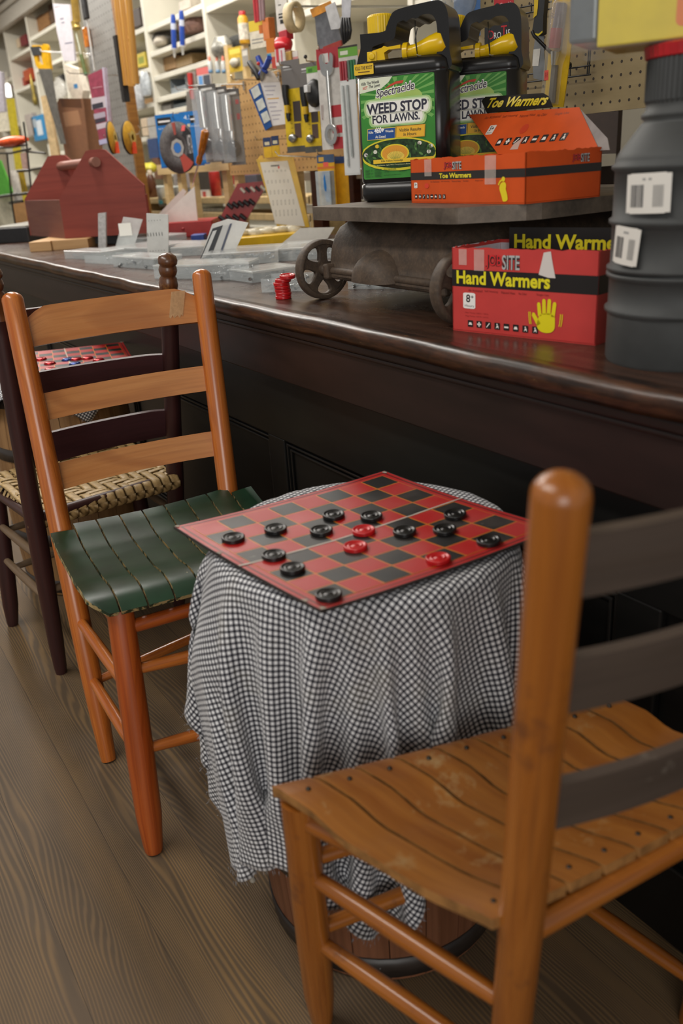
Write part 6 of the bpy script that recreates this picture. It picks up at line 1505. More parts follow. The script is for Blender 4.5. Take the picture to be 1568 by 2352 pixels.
# far left: light tube, yellow level, magazine rack
LY = 1.70; TY = SY - .03
r = thing('tube_light', P(18, 210, y=TY), 'bright white tube end above the yellow level at the far left', 'lamp'); A_, B_ = P(17, 196, y=TY), P(21, 222, y=TY)
le = NT('lit_tube'); le.b.inputs['Emission Color'].default_value = (1, .98, .92, 1); le.b.inputs['Emission Strength'].default_value = 2.2; le.b.inputs['Base Color'].default_value = (1, 1, 1, 1)
build('tube', MB().tube([A_ + Z * .02, A_, B_], [.01, 6.5 * depth(A_) / F_PX, 6.5 * depth(A_) / F_PX], 12), le.m, r); build('holder', MB().cyl(P(14, 165, y=TY), A_ + Z * .01, .008), CREAM, r)
flat_item('spirit_level', [(14, 228), (26, 226), (66, 530), (54, 532)], LY + .02, 30, .03, mat('c9b733', .4), 'yellow spirit level standing at the far left', 'level')
for k, (pts, col, lb) in enumerate((([(-30, 262), (16, 258), (24, 300), (-30, 306)], 'd9d2bd', 'stack of cream papers left of the yellow level'), ([(-30, 160), (3, 166), (10, 256), (-30, 262)], 'b5b0ba', 'pale grey sheet at the left edge above the cream papers'))): flat_item('paper_stack', pts, LY + .04, 30, .03, mat(col, .6, var=.15, vscale=60), lb, 'paper')
rackm = mat('2b2b2a', .4, .3); RY = 1.30
rk_ = thing('wire_rack', P(30, 535, z=HC), 'black wire literature rack at the far left of the counter', 'rack')
def wire(pts, w_=2.2, y=RY): q = [P(*p, y=y) for p in pts]; build('wire', MB().tube(q, w_ * depth(q[0]) / F_PX, 6), rackm, rk_)
for pts in ([(54, 280), (62, 340), (76, 480), (82, 535)], [(-6, 352), (24, 352), (70, 342)], [(16, 352), (28, 470), (38, 532)], [(-6, 340), (30, 338), (62, 332)], [(60, 348), (104, 352)], [(60, 392), (104, 384)], [(20, 528), (66, 520)]): wire(pts)
for pts in ([(-30, 456), (40, 446)], [(22, 466), (52, 462)], [(38, 447), (66, 444)], [(40, 393), (70, 391)]): wire(pts, 3, RY + .04)
for pts, col, lb, nm in (([(-30, 372), (0, 368), (28, 440), (26, 446), (-20, 452)], '4f9a34', 'green pamphlet in the wire rack', 'pamphlet'), ([(24, 392), (38, 390), (49, 460), (33, 463)], 'd8d2c6', 'white pamphlet second in the wire rack', 'pamphlet'), ([(41, 394), (50, 390), (60, 440), (51, 444)], 'a88c1e', 'mustard pamphlet third in the wire rack', 'pamphlet'), ([(46, 352), (58, 350), (62, 388), (52, 390)], 'b5968a', 'pinkish pamphlet in the upper rack', 'pamphlet'), ([(-30, 448), (24, 446), (32, 520), (-30, 524)], 'd3cdb4', 'cream stack of leaflets low in the wire rack', 'leaflets')):
    flat_item(nm, pts, RY + .05, 25, .012, mat(col, .5, var=.12, vscale=50), lb, 'pamphlet')
flat_item('cardboard_box', [(26, 470), (62, 462), (70, 522), (36, 526)], RY + .10, 25, .12, mat('a97f4f', .7, var=.06), 'small tan cardboard box behind the wire rack', 'box')
c, U, w_, h_, N = slot(-4, 312, 60, 338, RY - .02, 25); rr = []
for j in range(9):
    t = j / 8; k = (math.sin(PI * (t * .9 + .05))) ** .5; rr.append([c + U * (w_ * (t - .5)) + Z * (h_ * .46 * k * math.sin(q) + h_ * .15 * (t - .5)) - N * (.05 * k * math.cos(q)) for q in [2 * PI * i / 14 for i in range(14)]])
tag(build('orange_bag', MB().rings(rr, True, True), mat('d8552a', .4, var=.2)), 'orange plastic bag on top of the wire rack', 'bag')
bt = thing('black_tray', P(20, 545, z=HC), 'black edged tray at the far left end of the counter', 'tray'); A_, B_ = P(-30, 562, z=HC), P(68, 556, z=HC); U_t = (B_ - A_).normalized(); ang = math.atan2(U_t.y, U_t.x)
build('tray_body', MB().box((A_ + B_) / 2 + Vector((-U_t.y, U_t.x, 0)) * .3 + Z * .035, ((B_ - A_).length, .6, .07), rotz(ang)), BLK, bt, .004); build('tray_top', MB().box((A_ + B_) / 2 + Vector((-U_t.y, U_t.x, 0)) * .3 + Z * .073, ((B_ - A_).length - .03, .57, .006), rotz(ang)), mat('8b8880', .4, var=.15), bt)

# ------------------------------------------------------------------ hanging goods above and on the tan pegboard
def tube_item(px0, py0, px1, py1, hw, y, label, grp):
    A_, B_ = P(px0, py0, y=y), P(px1, py1, y=y); k = depth(A_) / F_PX; r = thing('caulk_tube', B_, label, 'tube', grp); L = B_ - A_
    build('body', MB().tube([A_, A_ + L * .08, A_ + L * .76, A_ + L * .78], [hw * k * .75, hw * k, hw * k, hw * k], 14, squash=.75), mat('2347a0', .35, var=.1), r); build('nozzle', MB().tube([A_ + L * .775, A_ + L * .80, A_ + L * .84, B_], [hw * k * 1.05, hw * k * 1.05, hw * k * .5, hw * k * .25], 12), mat('d9d9d5', .4), r)
    build('white_band', MB().tube([A_ + L * .2, A_ + L * .34], hw * k * 1.02, 14, squash=.76), mat('c9cfe0', .4, var=.3, vscale=120), r)
    build('backing_card', MB().box(A_ + L * .5 + Vector((-.02, .012, 0)), (hw * k * 2.2, .003, L.length * .62)), mat('c4a98a', .6), r)
tube_item(397, 33, 401, 132, 7.5, SY - .07, 'left of the two blue caulk tubes', 'blue caulk tubes'); tube_item(416, 24, 420, 126, 7.5, SY - .07, 'right of the two blue caulk tubes', 'blue caulk tubes')
W3 = mat('cfd2d0', .25, alpha=.8, var=.1)
for k, px in enumerate((482, 499, 513)): lathe_item('glue_tube', (px - 6, 128, px + 6, 168), SY - .03, [('body', W3, [(.0, 0), (.6, 0), (.9, .2), (.9, .6), (.6, .7)]), ('cap', mat('5f86a8', .4), [(.6, 0), (.92, 0), (.92, .18), (.6, .2)]), ('tip', mat('e0765a', .4), [(.5, .7), (.45, .9), (.1, 1.0)])], ('left', 'middle', 'right')[k] + ' white tube of the three with orange tips', 'tube', 'three white tubes')
card_item('red_tool_card', (434, 165, 452, 232), SY - .03, 15, '8d877f', [(.0, .0, 1, .1, '6a655e')], 'small red tool on a grey card below the crates', 'tool', obj_=[('rod', 'tool', mat('b3302c', .35), .5, .06, .5, .95, .012, .018)])
card_item('blue_white_card', (455, 155, 486, 246), SY - .03, 15, 'c9c4bf', [(.0, .82, 1, 1, 'cc6a66'), (.1, .3, .4, .8, '5d8fc4'), (.1, .0, .4, .14, '5d8fc4'), (.45, .45, .95, .8, '474a54')], 'blue and white card with a pink top left of the spray packs', 'card')
flat_item('grey_card', [(428, 210), (470, 205), (474, 254), (428, 260)], SY - .02, 0, .004, mat('6f6a64', .5), 'plain grey card above the blue wheel card', 'card')
card_item('yellow_pack', (525, 108, 556, 165), SY - .05, 15, 'c2a233', [(.15, .2, .85, .55, '8f8a78'), (.1, .72, .9, .92, 'e0cb58')], 'yellow pack hanging in the pine frame', 'pack', obj_=[('ball', 'contents', mat('b9b4a6', .3), .5, .38, .3, .18, .02)])
box_item('dark_box', (524, 82, 549, 106), SY + .06, .12, '3a3a36', 'dark box on the shelf above the yellow pack', 'box')
bag_shape('chain_bag', (496, 84, 524, 130), SY, mat('8f8d84', .4, .4, var=.4, vscale=90), 'bag of grey chain left of the dark box', 'bag', .05)
lathe_item('mustard_bottle', (547, 26, 571, 101), SY - .03, [('body', mat('cf9a22', .35, var=.1), [(.0, 0), (.95, 0), (1, .03), (1, .78), (.7, .86), (.45, .88)]), ('cap', mat('b9272a', .4), [(.6, .87), (.62, .99), (.5, 1.0), (0.01, 1.0)]), ('label', mat('d8cfc0', .4, var=.3, vscale=60), [(1.02, .12), (1.02, .62)])], 'mustard yellow bottle with red cap above the pegboard', 'bottle')
r = thing('red_rods', P(600, 20, y=1.9), 'bundle of red and clear sticks at the top above the pegboard', 'sticks')
for k in range(4): build('stick', MB().cyl(P(582 + k * 7, -20, y=1.9), P(588 + k * 6, 52 - k * 2, y=1.9), 4 * depth(P(590, 20, y=1.9)) / F_PX, n=8), mat('b8323c' if k < 2 else '9a7f82', .3), r)
card_item('yellow_white_card', (573, 46, 614, 110), 1.92, 20, 'd6d0bd', [(.0, .62, 1, 1, 'd8bd3c'), (.1, .3, .9, .34, '8a8a86'), (.1, .18, .7, .22, '8a8a86'), (.55, .5, .95, .8, 'c06a2c')], 'yellow and white card right of the mustard bottle', 'card')
box_item('orange_box', (603, 42, 617, 92), 1.90, .03, 'bf6a2a', 'narrow orange box at the right of the yellow and white card', 'box')
card_item('label_strip', (634, -8, 660, 72), 1.85, 20, 'd6d3cc', [(.2, .38, .8, .44, '222222'), (.3, .22, .7, .34, '222222'), (.2, .48, .8, .52, '222222'), (.25, .75, .5, .78, '55554f')], 'tall white strip with bold black marks left of the tape roll', 'strip')
box_item('red_clip', (640, 70, 658, 92), 1.84, .03, 'a3182a', 'dark red clip hanging below the white strip', 'clip'); bag_shape('red_clip', (634, 86, 662, 118), 1.84, mat('c41f2c', .3), 'bright red plastic clip below the dark red one', 'clip', .03)
c = P(675, 40, y=1.84); k = depth(c) / F_PX; ax = Matrix.Rotation(math.radians(58), 3, 'Z') @ -Vector((c.x, c.y, 0)).normalized()
tag(build('tape_roll', MB().lathe([(23 * k, -.018), (31 * k, -.018), (31 * k, .018), (23 * k, .018), (23 * k, -.018)], c, ax, 32, cap=False), mat('cdb98f', .6)), 'roll of cream masking tape hanging on the upright', 'tape')
tag(build('tape_peg', MB().tube([c + Z * 22 * k + Vector((0, .75, .02)), c + Z * 22 * k], .004, 6), CHROME), 'rod carrying the roll of masking tape', 'rod')
o_, (O, U, N, q) = flat_item('grey_bag', [(722, 36), (765, 20), (786, 100), (742, 118), (730, 112)], 1.70, 30, .02, mat('6f7176', .25, var=.2), 'grey clear bag under a yellow and orange header card', 'bag')
flat_item('header_card', [(711, 22), (758, 2), (765, 18), (718, 40)], 1.69, 30, .004, mat('cf8a2c', .5, var=.4, vscale=18), 'yellow and orange header card of the grey bag', 'card'); flat_item('red_wrench_pack', [(741, 108), (782, 92), (784, 104), (744, 120)], 1.69, 30, .01, mat('a83a30', .4), 'red strip at the foot of the grey bag', 'strip')
flat_item('white_tag', [(746, 16), (768, 4), (785, 58), (778, 66), (760, 68)], 1.67, 30, .004, mat('d7d7d8', .3), 'rounded white tag overlapping the grey bag', 'tag'); flat_item('blue_white_tag', [(784, -4), (806, -4), (804, 40), (785, 40)], 1.66, 30, .003, mat('cfd0d6', .4), 'white hanging tag with blue top at the left of the front jug', 'tag')
r = thing('black_cable', P(795, 70, y=1.68), 'black coiled cable hanging under the white tag', 'cable')
for k_ in range(4): build('loop', MB().tube([P(786 + k_ * 5, 40, y=1.68), P(784 + k_ * 7, 70, y=1.66), P(790 + k_ * 4, 100 - k_ * 4, y=1.68)], .005, 6), BLK, r)
r = thing('pliers', P(605, 160, y=1.66), 'pliers with blue handles at the top of the tan pegboard', 'pliers')
for a in ([(592, 131), (600, 150), (606, 160), (612, 166)], [(619, 132), (612, 150), (604, 160), (596, 170)]): build('handle', MB().tube([P(*p, y=1.66) for p in a], [.010, .011, .009, .006], 8), mat('20419a', .35), r)
build('jaw', MB().tube([P(604, 160, y=1.66), P(602, 178, y=1.66), P(600, 186, y=1.66)], [.010, .009, .004], 8), STEEL, r)
tag(build('black_tool', MB().tube([P(572, 143, y=1.67), P(588, 166, y=1.67), P(594, 182, y=1.67)], [.009, .012, .008], 8), BLK), 'black handled tool left of the blue pliers', 'tool')
card_item('orange_blue_card', (613, 88, 632, 160), 1.80, 20, 'c9b08a', [(.0, .55, 1, 1, 'c9742a'), (.0, .2, .5, .52, '3f8ab8'), (.5, .0, 1, .4, 'b8483a')], 'orange and blue card hanging beside the pliers', 'card'); card_item('red_white_card', (632, 112, 654, 150), 1.80, 20, 'd9d0cf', [(.1, .2, .4, 1, 'c23f4a'), (.6, .1, .75, .9, 'c0707a')], 'red and white striped pack under the red clip', 'pack'); box_item('brass_pack', (656, 118, 668, 146), 1.82, .02, 'a8843a', 'brass coloured pack beside the striped pack', 'pack')
# tilted white carton with a blue side
wb_, (O, U, N, q) = flat_item('tilted_carton', [(598, 190), (642, 188), (662, 284), (626, 290)], 1.66, 28, .004, mat('dedad8', .5, var=.03), 'white carton with a blue side hanging tilted on the pegboard', 'carton')
p_ = Print()
def wq(px, py): return shape_at([(598, 190), (px, py)], 1.66, 28)[3][1]
for k_ in range(9):
    a, b = wq(606 + k_ * 2.6, 200 + k_ * 9.5); c_, e_ = wq(634 + k_ * 2.2, 199 + k_ * 9.3); p_.poly([(a, b), (c_ - .01 * (k_ % 3), e_), (c_ - .01 * (k_ % 3), e_ + .004), (a, b + .004)], 'b5b0b8' if k_ != 3 else 'd9a85a')
p_.build('carton_print', O, U, Z, wb_)
O4, U4, N4, q4 = shape_at([(573, 207), (598, 190), (626, 290), (611, 300)], 1.60, 28); 
bs = shape_at([(598, 190), (573, 207), (611, 300), (626, 290)], 1.66, 28)[3]
build('blue_side', MB().prism(bs, O + N * .001, U, Z, .005), mat('1d4f92', .4), wb_); 
for k_ in range(3):
    pz = [wq(578 + k_ * 11.5, 206 + k_ * 28), wq(594 + k_ * 10.5, 195 + k_ * 29.5), wq(602 + k_ * 10.5, 216 + k_ * 29.5), wq(586 + k_ * 11.5, 228 + k_ * 28)]; build('white_window', MB().prism(pz, O + N * .0065, U, Z, .001), mat('cfd3cd', .4), wb_)
build('hang_tab', MB().prism(shape_at([(598, 190), (602, 160), (628, 166), (642, 188)], 1.66, 28)[3], O, U, Z, .002), mat('cfc5ba', .5), wb_); build('brown_end', MB().prism(shape_at([(598, 190), (611, 300), (626, 289), (662, 283), (657, 296), (616, 300)], 1.66, 28)[3][1:], O - N * .004, U, Z, .004), mat('8a6a44', .6), wb_)
def brush(b, tag_, lab, n_):
    r = card_item('brush_card', b, 1.70, 18, 'c9ab1c', [(.0, .70, 1, 1, '6e6a68'), (.12, .93, .5, .945, 'd8d8d8'), (.12, .90, .6, .91, 'a8a8a8'), (.0, .0, 1, .07, '4a4a48'), (.5, .34, .9, .56, '3f3634'), (.5, .16, .85, .32, '55423a')] + [(.32, .12 + .05 * k_, .42, .125 + .05 * k_, '5a4a10') for k_ in range(10)], lab, 'tool card', 'yellow carded tools on the pegboard',
              obj_=[('rod', 'black_handle', BLK, .28, .52, .26, .74, .010, .013), ('rod', 'yellow_band', mat('d8b020', .4), .28, .44, .28, .525, .0105, .0105), ('rod', 'lower_handle', BLK, .3, .35, .28, .44, .006, .009), ('ball', 'steel_tip', STEEL, .42, .16, .22, .05, .012)]); return r
brush((652, 140, 694, 352), None, 'left of the two yellow carded tools with black handles', 1); brush((694, 146, 733, 352), None, 'right of the two yellow carded tools with black handles', 2)
card_item('green_card', (706, 152, 746, 256), 1.66, 18, 'd9d7d2', [(.0, .86, 1, 1, '69a843'), (.1, .88, .35, .96, '3f7a2c')], 'green topped card holding a black rubber cover', 'card', obj_=[('ball', 'rubber_cover', mat('161616', .45, var=.3), .52, .40, .44, .32, .022), ('slab', 'price_sticker', mat('e6e6e6', .4), .35, .42, .55, .58, .05)])
wc = card_item('wrench_card', (733, 112, 786, 345), 1.64, 20, 'cdc9c3', [(.0, .80, 1, 1, 'a83038'), (.2, .86, .5, .95, 'd8d6d2'), (.45, .32, 1, .44, 'b8363c'), (.5, .0, 1, .12, 'b8363c'), (.5, .16, 1, .24, 'b8363c'), ('t', 'NO. W', .06, .30, .16, .46, '7a3a3c')], 'tall red and white card holding a chrome wrench', 'wrench card', obj_=[('rod', 'wrench_shaft', CHROME, .52, .22, .48, .78, .006, .007)])
c, U, w_, h_, N = slot(733, 112, 786, 345, 1.64, 20); O = c - U * w_ / 2 - Z * h_ / 2
jaw = smooth_poly([(-.026, .0), (-.020, -.022), (0, -.032), (.020, -.022), (.026, 0), (.028, .026), (.016, .034), (.013, .012), (0, .004), (-.013, .012), (-.016, .034), (-.028, .026)], 3); build('wrench_jaw', MB().prism(jaw, O + U * w_ * .48 + Z * h_ * .83 + N * .003, U, Z, .008), CHROME, wc, .002)
n = 24; build('wrench_ring', plate([(.026 * math.cos(2 * PI * k_ / n), .032 * math.sin(2 * PI * k_ / n)) for k_ in range(n)], [[(.013 * math.cos(2 * PI * k_ / 12), .017 * math.sin(2 * PI * k_ / 12)) for k_ in range(12)]], O + U * w_ * .52 + Z * h_ * .15 + N * .009, U, Z, .012), CHROME, wc, .002)
tp_ = card_item('zip_tie_pack', (778, 105, 822, 195), 1.58, 22, 'c9c8c0', [(.0, .72, 1, .95, '6aa53c'), (.1, .78, .5, .88, 'd8dcc8'), (.0, .95, 1, 1, '3a3230')], 'clear pack of red and green sticks with a green header left of the front jug', 'pack', obj_=[('rod', 'stick', mat(cc, .35), u, .0, u - .02, .62, .004, .004) for u, cc in ((.15, 'a82f3a'), (.28, 'a82f3a'), (.42, 'b5505a'), (.58, '5f7a6a'), (.72, '2f7a4a'), (.86, '3a7f55'))])
card_item('clear_strip_pack', (786, 186, 822, 404), 1.57, 22, 'd5d6d4', [(.05, .02, .95, .98, 'dcdddb')], 'long white hanging strip pack left of the front jug', 'pack', obj_=[('rod', 'strip', mat('c5cac8', .3), .3, .1, .2, .95, .004, .004), ('rod', 'strip', mat('aeb4b2', .3), .6, .2, .5, .95, .004, .004)])
for k_, (b, lb) in enumerate((((605, 316, 623, 362), 'left of the two small blue and yellow packs'), ((624, 312, 641, 360), 'right of the two small blue and yellow packs'))): card_item('bit_pack', b, 1.70, 15, 'c9a024', [(.0, .55, 1, 1, '24365c'), (.2, .62, .8, .78, 'c9c0a0')], lb, 'pack', 'small blue and yellow packs')
card_item('blue_bit_pack', (731, 356, 770, 478), 1.66, 20, 'cf9a18', [(.0, .85, 1, 1, '3d5170'), (.35, .78, .65, .86, 'e05a4a'), (.0, .74, 1, .78, 'c86a2c'), (.1, .88, .4, .96, 'c9a24a')], 'hanging clear pack with a bright blue tool left of the scale', 'pack', obj_=[('slab', 'clear_blister', mat('c9d2d4', .1, alpha=.55), .1, .04, .95, .70, .025), ('rod', 'blue_tool', mat('1f6fb4', .3), .68, .12, .62, .68, .010, .014), ('rod', 'steel_part', STEEL, .35, .25, .38, .6, .006, .010)]); card_item('yellow_bit_pack', (764, 360, 800, 470), 1.70, 20, 'c58f14', [(.0, .86, 1, 1, '2d4470')], 'yellow pack behind the clear blue pack', 'pack')
# blue grinding wheel cards
def wheel_card(b, y, yaw, lab, full=True):
    r = card_item('wheel_card', b, y, yaw, '1b6fb6', [(.04, .80, .36, .94, '20242a'), (.07, .855, .34, .885, 'e8e8e8'), ('t', 'METAL GRINDING WHEEL', .05, .725, .68, .755, 'c9dcea'), ('t', '4.5', .66, .86, .82, .94, 'dfe8f0'), (.72, .72, .82, .78, 'c9c4a8'), (.0, .0, 1, .03, '145a9c')], lab, 'grinding wheel card', 'blue grinding wheel cards',
                  obj_=[('disc', 'grinding_wheel', mat('4d4a4a', .7, var=.25, vscale=90), .47, .36, .42, .010)] if full else None)
    if full:
        c, U, w_, h_, N = slot(*b, y, yaw); O = c - U * w_ / 2 - Z * h_ / 2; p = Print(); R = w_ * .42; cx, cy = w_ * .47, h_ * .36
        def wedge(a0, a1, r0, r1, col): p.poly([(cx + r0 * math.cos(math.radians(a0 + (a1 - a0) * k_ / 8)), cy + r0 * math.sin(math.radians(a0 + (a1 - a0) * k_ / 8))) for k_ in range(9)] + [(cx + r1 * math.cos(math.radians(a1 + (a0 - a1) * k_ / 8)), cy + r1 * math.sin(math.radians(a1 + (a0 - a1) * k_ / 8))) for k_ in range(9)], col)
        wedge(-78, -38, R * .36, R * .97, 'a8483c'); wedge(88, 100, R * .5, R * .97, '9a4a42'); wedge(-36, 55, R * .55, R * .96, '2a2a2c'); p.up(); wedge(0, 360, R * .22, R * .36, '9d9c98'); p.up(); p.ell(cx, cy, R * .2, R * .2, '2f6fb8', 16); p.up()
        p.text('METAL', cx + R * .58, cy - R * .25, cx + R * .86, cy + R * .45, 'bfbfbf'); p.rect(w_ * .60, h_ * .66, w_ * .68, h_ * .76, 'f06a6a', skew=w_ * .03); p.build('wheel_print', O, U, Z, r, lift=.0115)
    return r
wheel_card((440, 257, 475, 378), 1.715, 26, 'second blue wheel card, mostly hidden behind the first', False); wheel_card((362, 260, 462, 384), 1.70, 26, 'blue card with a grey grinding wheel left of the tan pegboard')
r = thing('screwdriver', P(470, 340, y=1.64), 'screwdriver with amber handle hanging right of the blue wheel card', 'screwdriver'); A_, B_, C_, D_ = P(472, 300, y=1.62), P(462, 350, y=1.62), P(456, 374, y=1.62), P(441, 428, y=1.62); k = depth(A_) / F_PX
build('handle', MB().tube([A_, lerp(A_, B_, .08), B_, lerp(B_, C_, .3), lerp(B_, C_, .6), C_], [6 * k, 10 * k, 8 * k, 5.5 * k, 8 * k, 7 * k], 8), mat('a05c12', .18, var=.25, vscale=60), r, label='amber fluted handle'); build('shaft', MB().tube([C_, D_], [2.2 * k, 1.6 * k], 8), CHROME, r)
r0 = None
for k_, (b, lb) in enumerate((((464, 196, 503, 374), 'left of the three clear spray packs'), ((500, 200, 528, 376), 'middle of the three clear spray packs'), ((524, 206, 556, 380), 'right of the three clear spray packs, against the pegboard'))):
    card_item('spray_pack', b, 1.68 + .03 * k_, 18, '807c78' if k_ else '8d8a86', [(.0, .90, 1, 1, '4a4644'), (.15, .93, .8, .96, 'bdbab5'), (.7, .60, .92, .68, 'a82838'), (.7, .8, .92, .86, 'a82838')], lb, 'spray pack', 'clear packs with silver spray heads', obj_=[('rod', 'silver_head', CHROME, .35, .46, .32, .92, .020, .022), ('ball', 'black_bulb', mat('17181c', .2), .45, .22, .42, .12, .026), ('rod', 'neck', CHROME, .42, .30, .38, .46, .012, .016), ('slab', 'clear_blister', CLEAR, .05, .04, .95, .94, .05)])

# ------------------------------------------------------------------ goods under the tan pegboard, on the low shelf behind
lz = P(430, 452, y=2.25).z; lx0, lx1 = P(340, 460, y=2.25).x, P(720, 460, y=2.25).x
lsh = thing('low_shelf', ((lx0 + lx1) / 2, 2.3, 0), 'cream low shelf unit behind the counter, under the pegboards', 'shelf')
for z in (P(470, 452, y=2.25).z, P(470, 478, y=2.25).z - .02): build('shelf', MB().box(((lx0 + lx1) / 2, 2.36, z - .02), (lx1 - lx0, .26, .035)), mat('c2a877', .6), lsh, .003)
for x in (lx0, lx1): build('side', MB().box((x, 2.36, lz / 2), (.03, .26, lz)), mat('c2a877', .6), lsh)
def low(b, col, label, cat='box', **kw): return box_item(kw.pop('name', 'low_box'), b, 2.28, .12, col, label, cat, **kw)
for k_, (b, lb) in enumerate((((481, 384, 506, 450), 'red and white canister left of the pegboard batten'), ((512, 378, 534, 430), 'red and white canister right of the pegboard batten'))): lathe_item('canister', b, 2.26, [('body', mat('c23a36', .35, var=.15, vscale=40), [(0, 0), (1, 0), (1, .85)]), ('lid', mat('d8d5cf', .4), [(1, .85), (1.02, .97), (.9, 1), (0.01, 1)])], lb, 'canister', 'red and white canisters')
low((398, 390, 430, 432), 'b9b3b0', 'pale printed box under the blue wheel card', band=[(.2, .4, .8, .5, '8a8a8a')]); low((456, 388, 480, 436), '453f38', 'dark box left of the red canister'); low((445, 388, 456, 440), '9c2a2a', 'narrow red box left of the dark box'); low((532, 400, 552, 424), 'b9444a', 'short red box right of the red canister'); low((456, 436, 480, 456), 'd6d3d0', 'white box with a red dot on the low shelf', band=[(.4, .2, .7, .8, 'b84040')]); low((430, 436, 452, 470), '3c5688', 'blue box behind the white triangular flap')
low((556, 402, 590, 437), '4a4a55', 'dark mixed box under the middle of the pegboard', name='mixed_box')
for k_, (b, lb) in enumerate((((362, 424, 382, 474), 'teal and white tub left of the pine batten'), ((400, 425, 422, 466), 'teal and white tub right of the pine batten'), ((518, 424, 540, 450), 'blue and white tub near the red bit case'))): lathe_item('tub', b, 2.24, [('body', mat('d3d5cf', .4, var=.1), [(0, 0), (.9, 0), (1, .85)]), ('band', mat('4f9aa0' if k_ < 2 else '4a76b0', .4), [(.96, .12), (1.0, .28)]), ('lid', mat('c9cfc8', .4), [(1.04, .85), (1.04, .95), (0.01, .96)])], lb, 'tub', 'white tubs on the low shelf')
for b, col, lb in (((455, 478, 508, 488), 'd3d8cf', 'white book lying on the lowest shelf'), ((455, 489, 508, 499), '8fa396', 'grey green book under the white book')): low(b, col, lb, 'book', name='book')
lathe_item('amber_bottle', (336, 390, 360, 462), 2.28, [('body', mat('5a3420', .3, var=.15), [(0, 0), (.9, 0), (.95, .5), (.6, .8), (.4, .85)]), ('cap', mat('c9b8a0', .4), [(.45, .84), (.45, .99), (0.01, 1)])], 'brown bottle behind the right end of the red tote', 'bottle')
bag_shape('yellow_ball', (329, 374, 349, 396), 2.30, mat('cfc43a', .4), 'yellow ball above the brown bottle', 'ball', .05)
box_item('blue_can', (340, 318, 362, 364), SY - .03, .06, '26406e', 'dark blue pack left of the blue wheel card', 'pack'); box_item('wood_handle_pack', (352, 362, 366, 412), SY - .03, .04, '6e4a33', 'brown handled brush left of the wheel card', 'brush'); box_item('cream_pack', (325, 272, 338, 312), SY - .03, .03, 'c9b59a', 'cream and orange pack left of the blue wheel card', 'pack'); box_item('clear_pack', (340, 270, 356, 318), SY - .03, .04, 'a8a6a2', 'hazy grey pack left of the blue wheel card', 'pack')
bag_shape('bubble_pack', (309, 195, 326, 250), SY - .03, mat('c5c8cc', .15, alpha=.7, var=.2), 'left string of clear bubble packs right of the moulding', 'pack', .03); bag_shape('bubble_pack', (327, 165, 341, 220), SY - .03, mat('c5ccd2', .15, alpha=.7, var=.2), 'right string of clear bubble packs right of the moulding', 'pack', .03)
lathe_item('grey_pot', (336, 452, 362, 490), 2.30, [('body', mat('4a4a4c', .5), [(0, 0), (.9, 0), (1, 1), (.85, 1), (.8, .1), (0.01, .1)])], 'dark grey pot behind the brown bottle', 'pot')
lathe_item('gold_chain_pack', (70, 170, 82, 242), SY - .03, [('body', mat('a38f4a', .3, .6, var=.4, vscale=120), [(0, 0), (.7, 0), (1, .2), (.5, .4), (.9, .6), (.5, .8), (.2, 1)])], 'strand of gold coloured chain left of the lath', 'chain')

# ------------------------------------------------------------------ on the beige pegboard at the right
RYP = 1.60
bw = mat('17181a', .35, .3); rr_ = thing('wire_tool_rack', P(1340, 170, y=RYP), 'black wire ladder rack on the beige pegboard', 'rack')
def wr(pts, w_=3.2, y=RYP, nm='wire'): q = [P(*p, y=y) for p in pts]; build(nm, MB().tube(q, w_ / 2 * depth(q[0]) / F_PX, 8), bw, rr_)
for pts in ([(1180, 176), (1356, 150)], [(1180, 193), (1356, 171)], [(1356, 110), (1352, 172)], [(1352, 110), (1348, 171)], [(1309, 152), (1309, 176)], [(1236, 165), (1236, 182)], [(1130, 30), (1275, 2)], [(1130, 45), (1275, 18)], [(1220, 8), (1220, 30)]): wr(pts)
q = [P(1222, 72, y=1.50), P(1226, 82, y=1.50), P(1262, 118, y=1.52), P(1296, 141, y=1.56), P(1309, 147, y=RYP), P(1309, 156, y=RYP)]; build('hook', MB().tube(q, .0038, 8), bw, rr_)
q = [P(1226, 152, y=1.58), P(1234, 154, y=1.59), P(1237, 164, y=RYP)]; build('hook', MB().tube(q, .003, 8), bw, rr_)
pk = thing('putty_knife', P(1245, 90, y=1.57), 'putty knife with yellow and black handle right of the rear jug', 'putty knife')
O, U, N, q = shape_at([(1233, -20), (1262, -20), (1256, 40), (1255, 78), (1246, 84), (1232, 82), (1230, 76), (1236, 40)], 1.55, 20); build('handle', MB().prism(q, O, U, Z, .02), mat('222426', .45), pk, .005)
build('yellow_inlay', MB().prism(shape_at([(1233, -20), (1236, -20), (1247, -20), (1244, 20), (1242, 36), (1234, 44), (1236, 20)], 1.55, 20)[3][1:], O + N * .0205, U, Z, .001), mat('d2b21e', .4), pk); build('yellow_butt', MB().prism(shape_at([(1233, -20), (1231, 82), (1246, 84), (1255, 76), (1255, 72), (1246, 79), (1231, 77)], 1.55, 20)[3][1:], O + N * .0205, U, Z, .001), mat('c9b41e', .4), pk)
build('blade', MB().prism(shape_at([(1233, -20), (1233, 82), (1252, 82), (1252, 110), (1256, 175), (1250, 186), (1228, 180), (1226, 130)], 1.55, 20)[3][1:], O + N * .006, U, Z, .002), mat('8d8f90', .25, .7), pk); build('barcode_tag', MB().prism(shape_at([(1233, -20), (1229, 114), (1245, 112), (1240, 152), (1226, 152)], 1.55, 20)[3][1:], O + N * .0085, U, Z, .001), mat('cfcdc6', .5), pk)
chs = thing('wood_chisel_card', P(1285, 120, y=1.55), 'yellow card reading Wood Chisel with a red and clear handled chisel', 'chisel card')
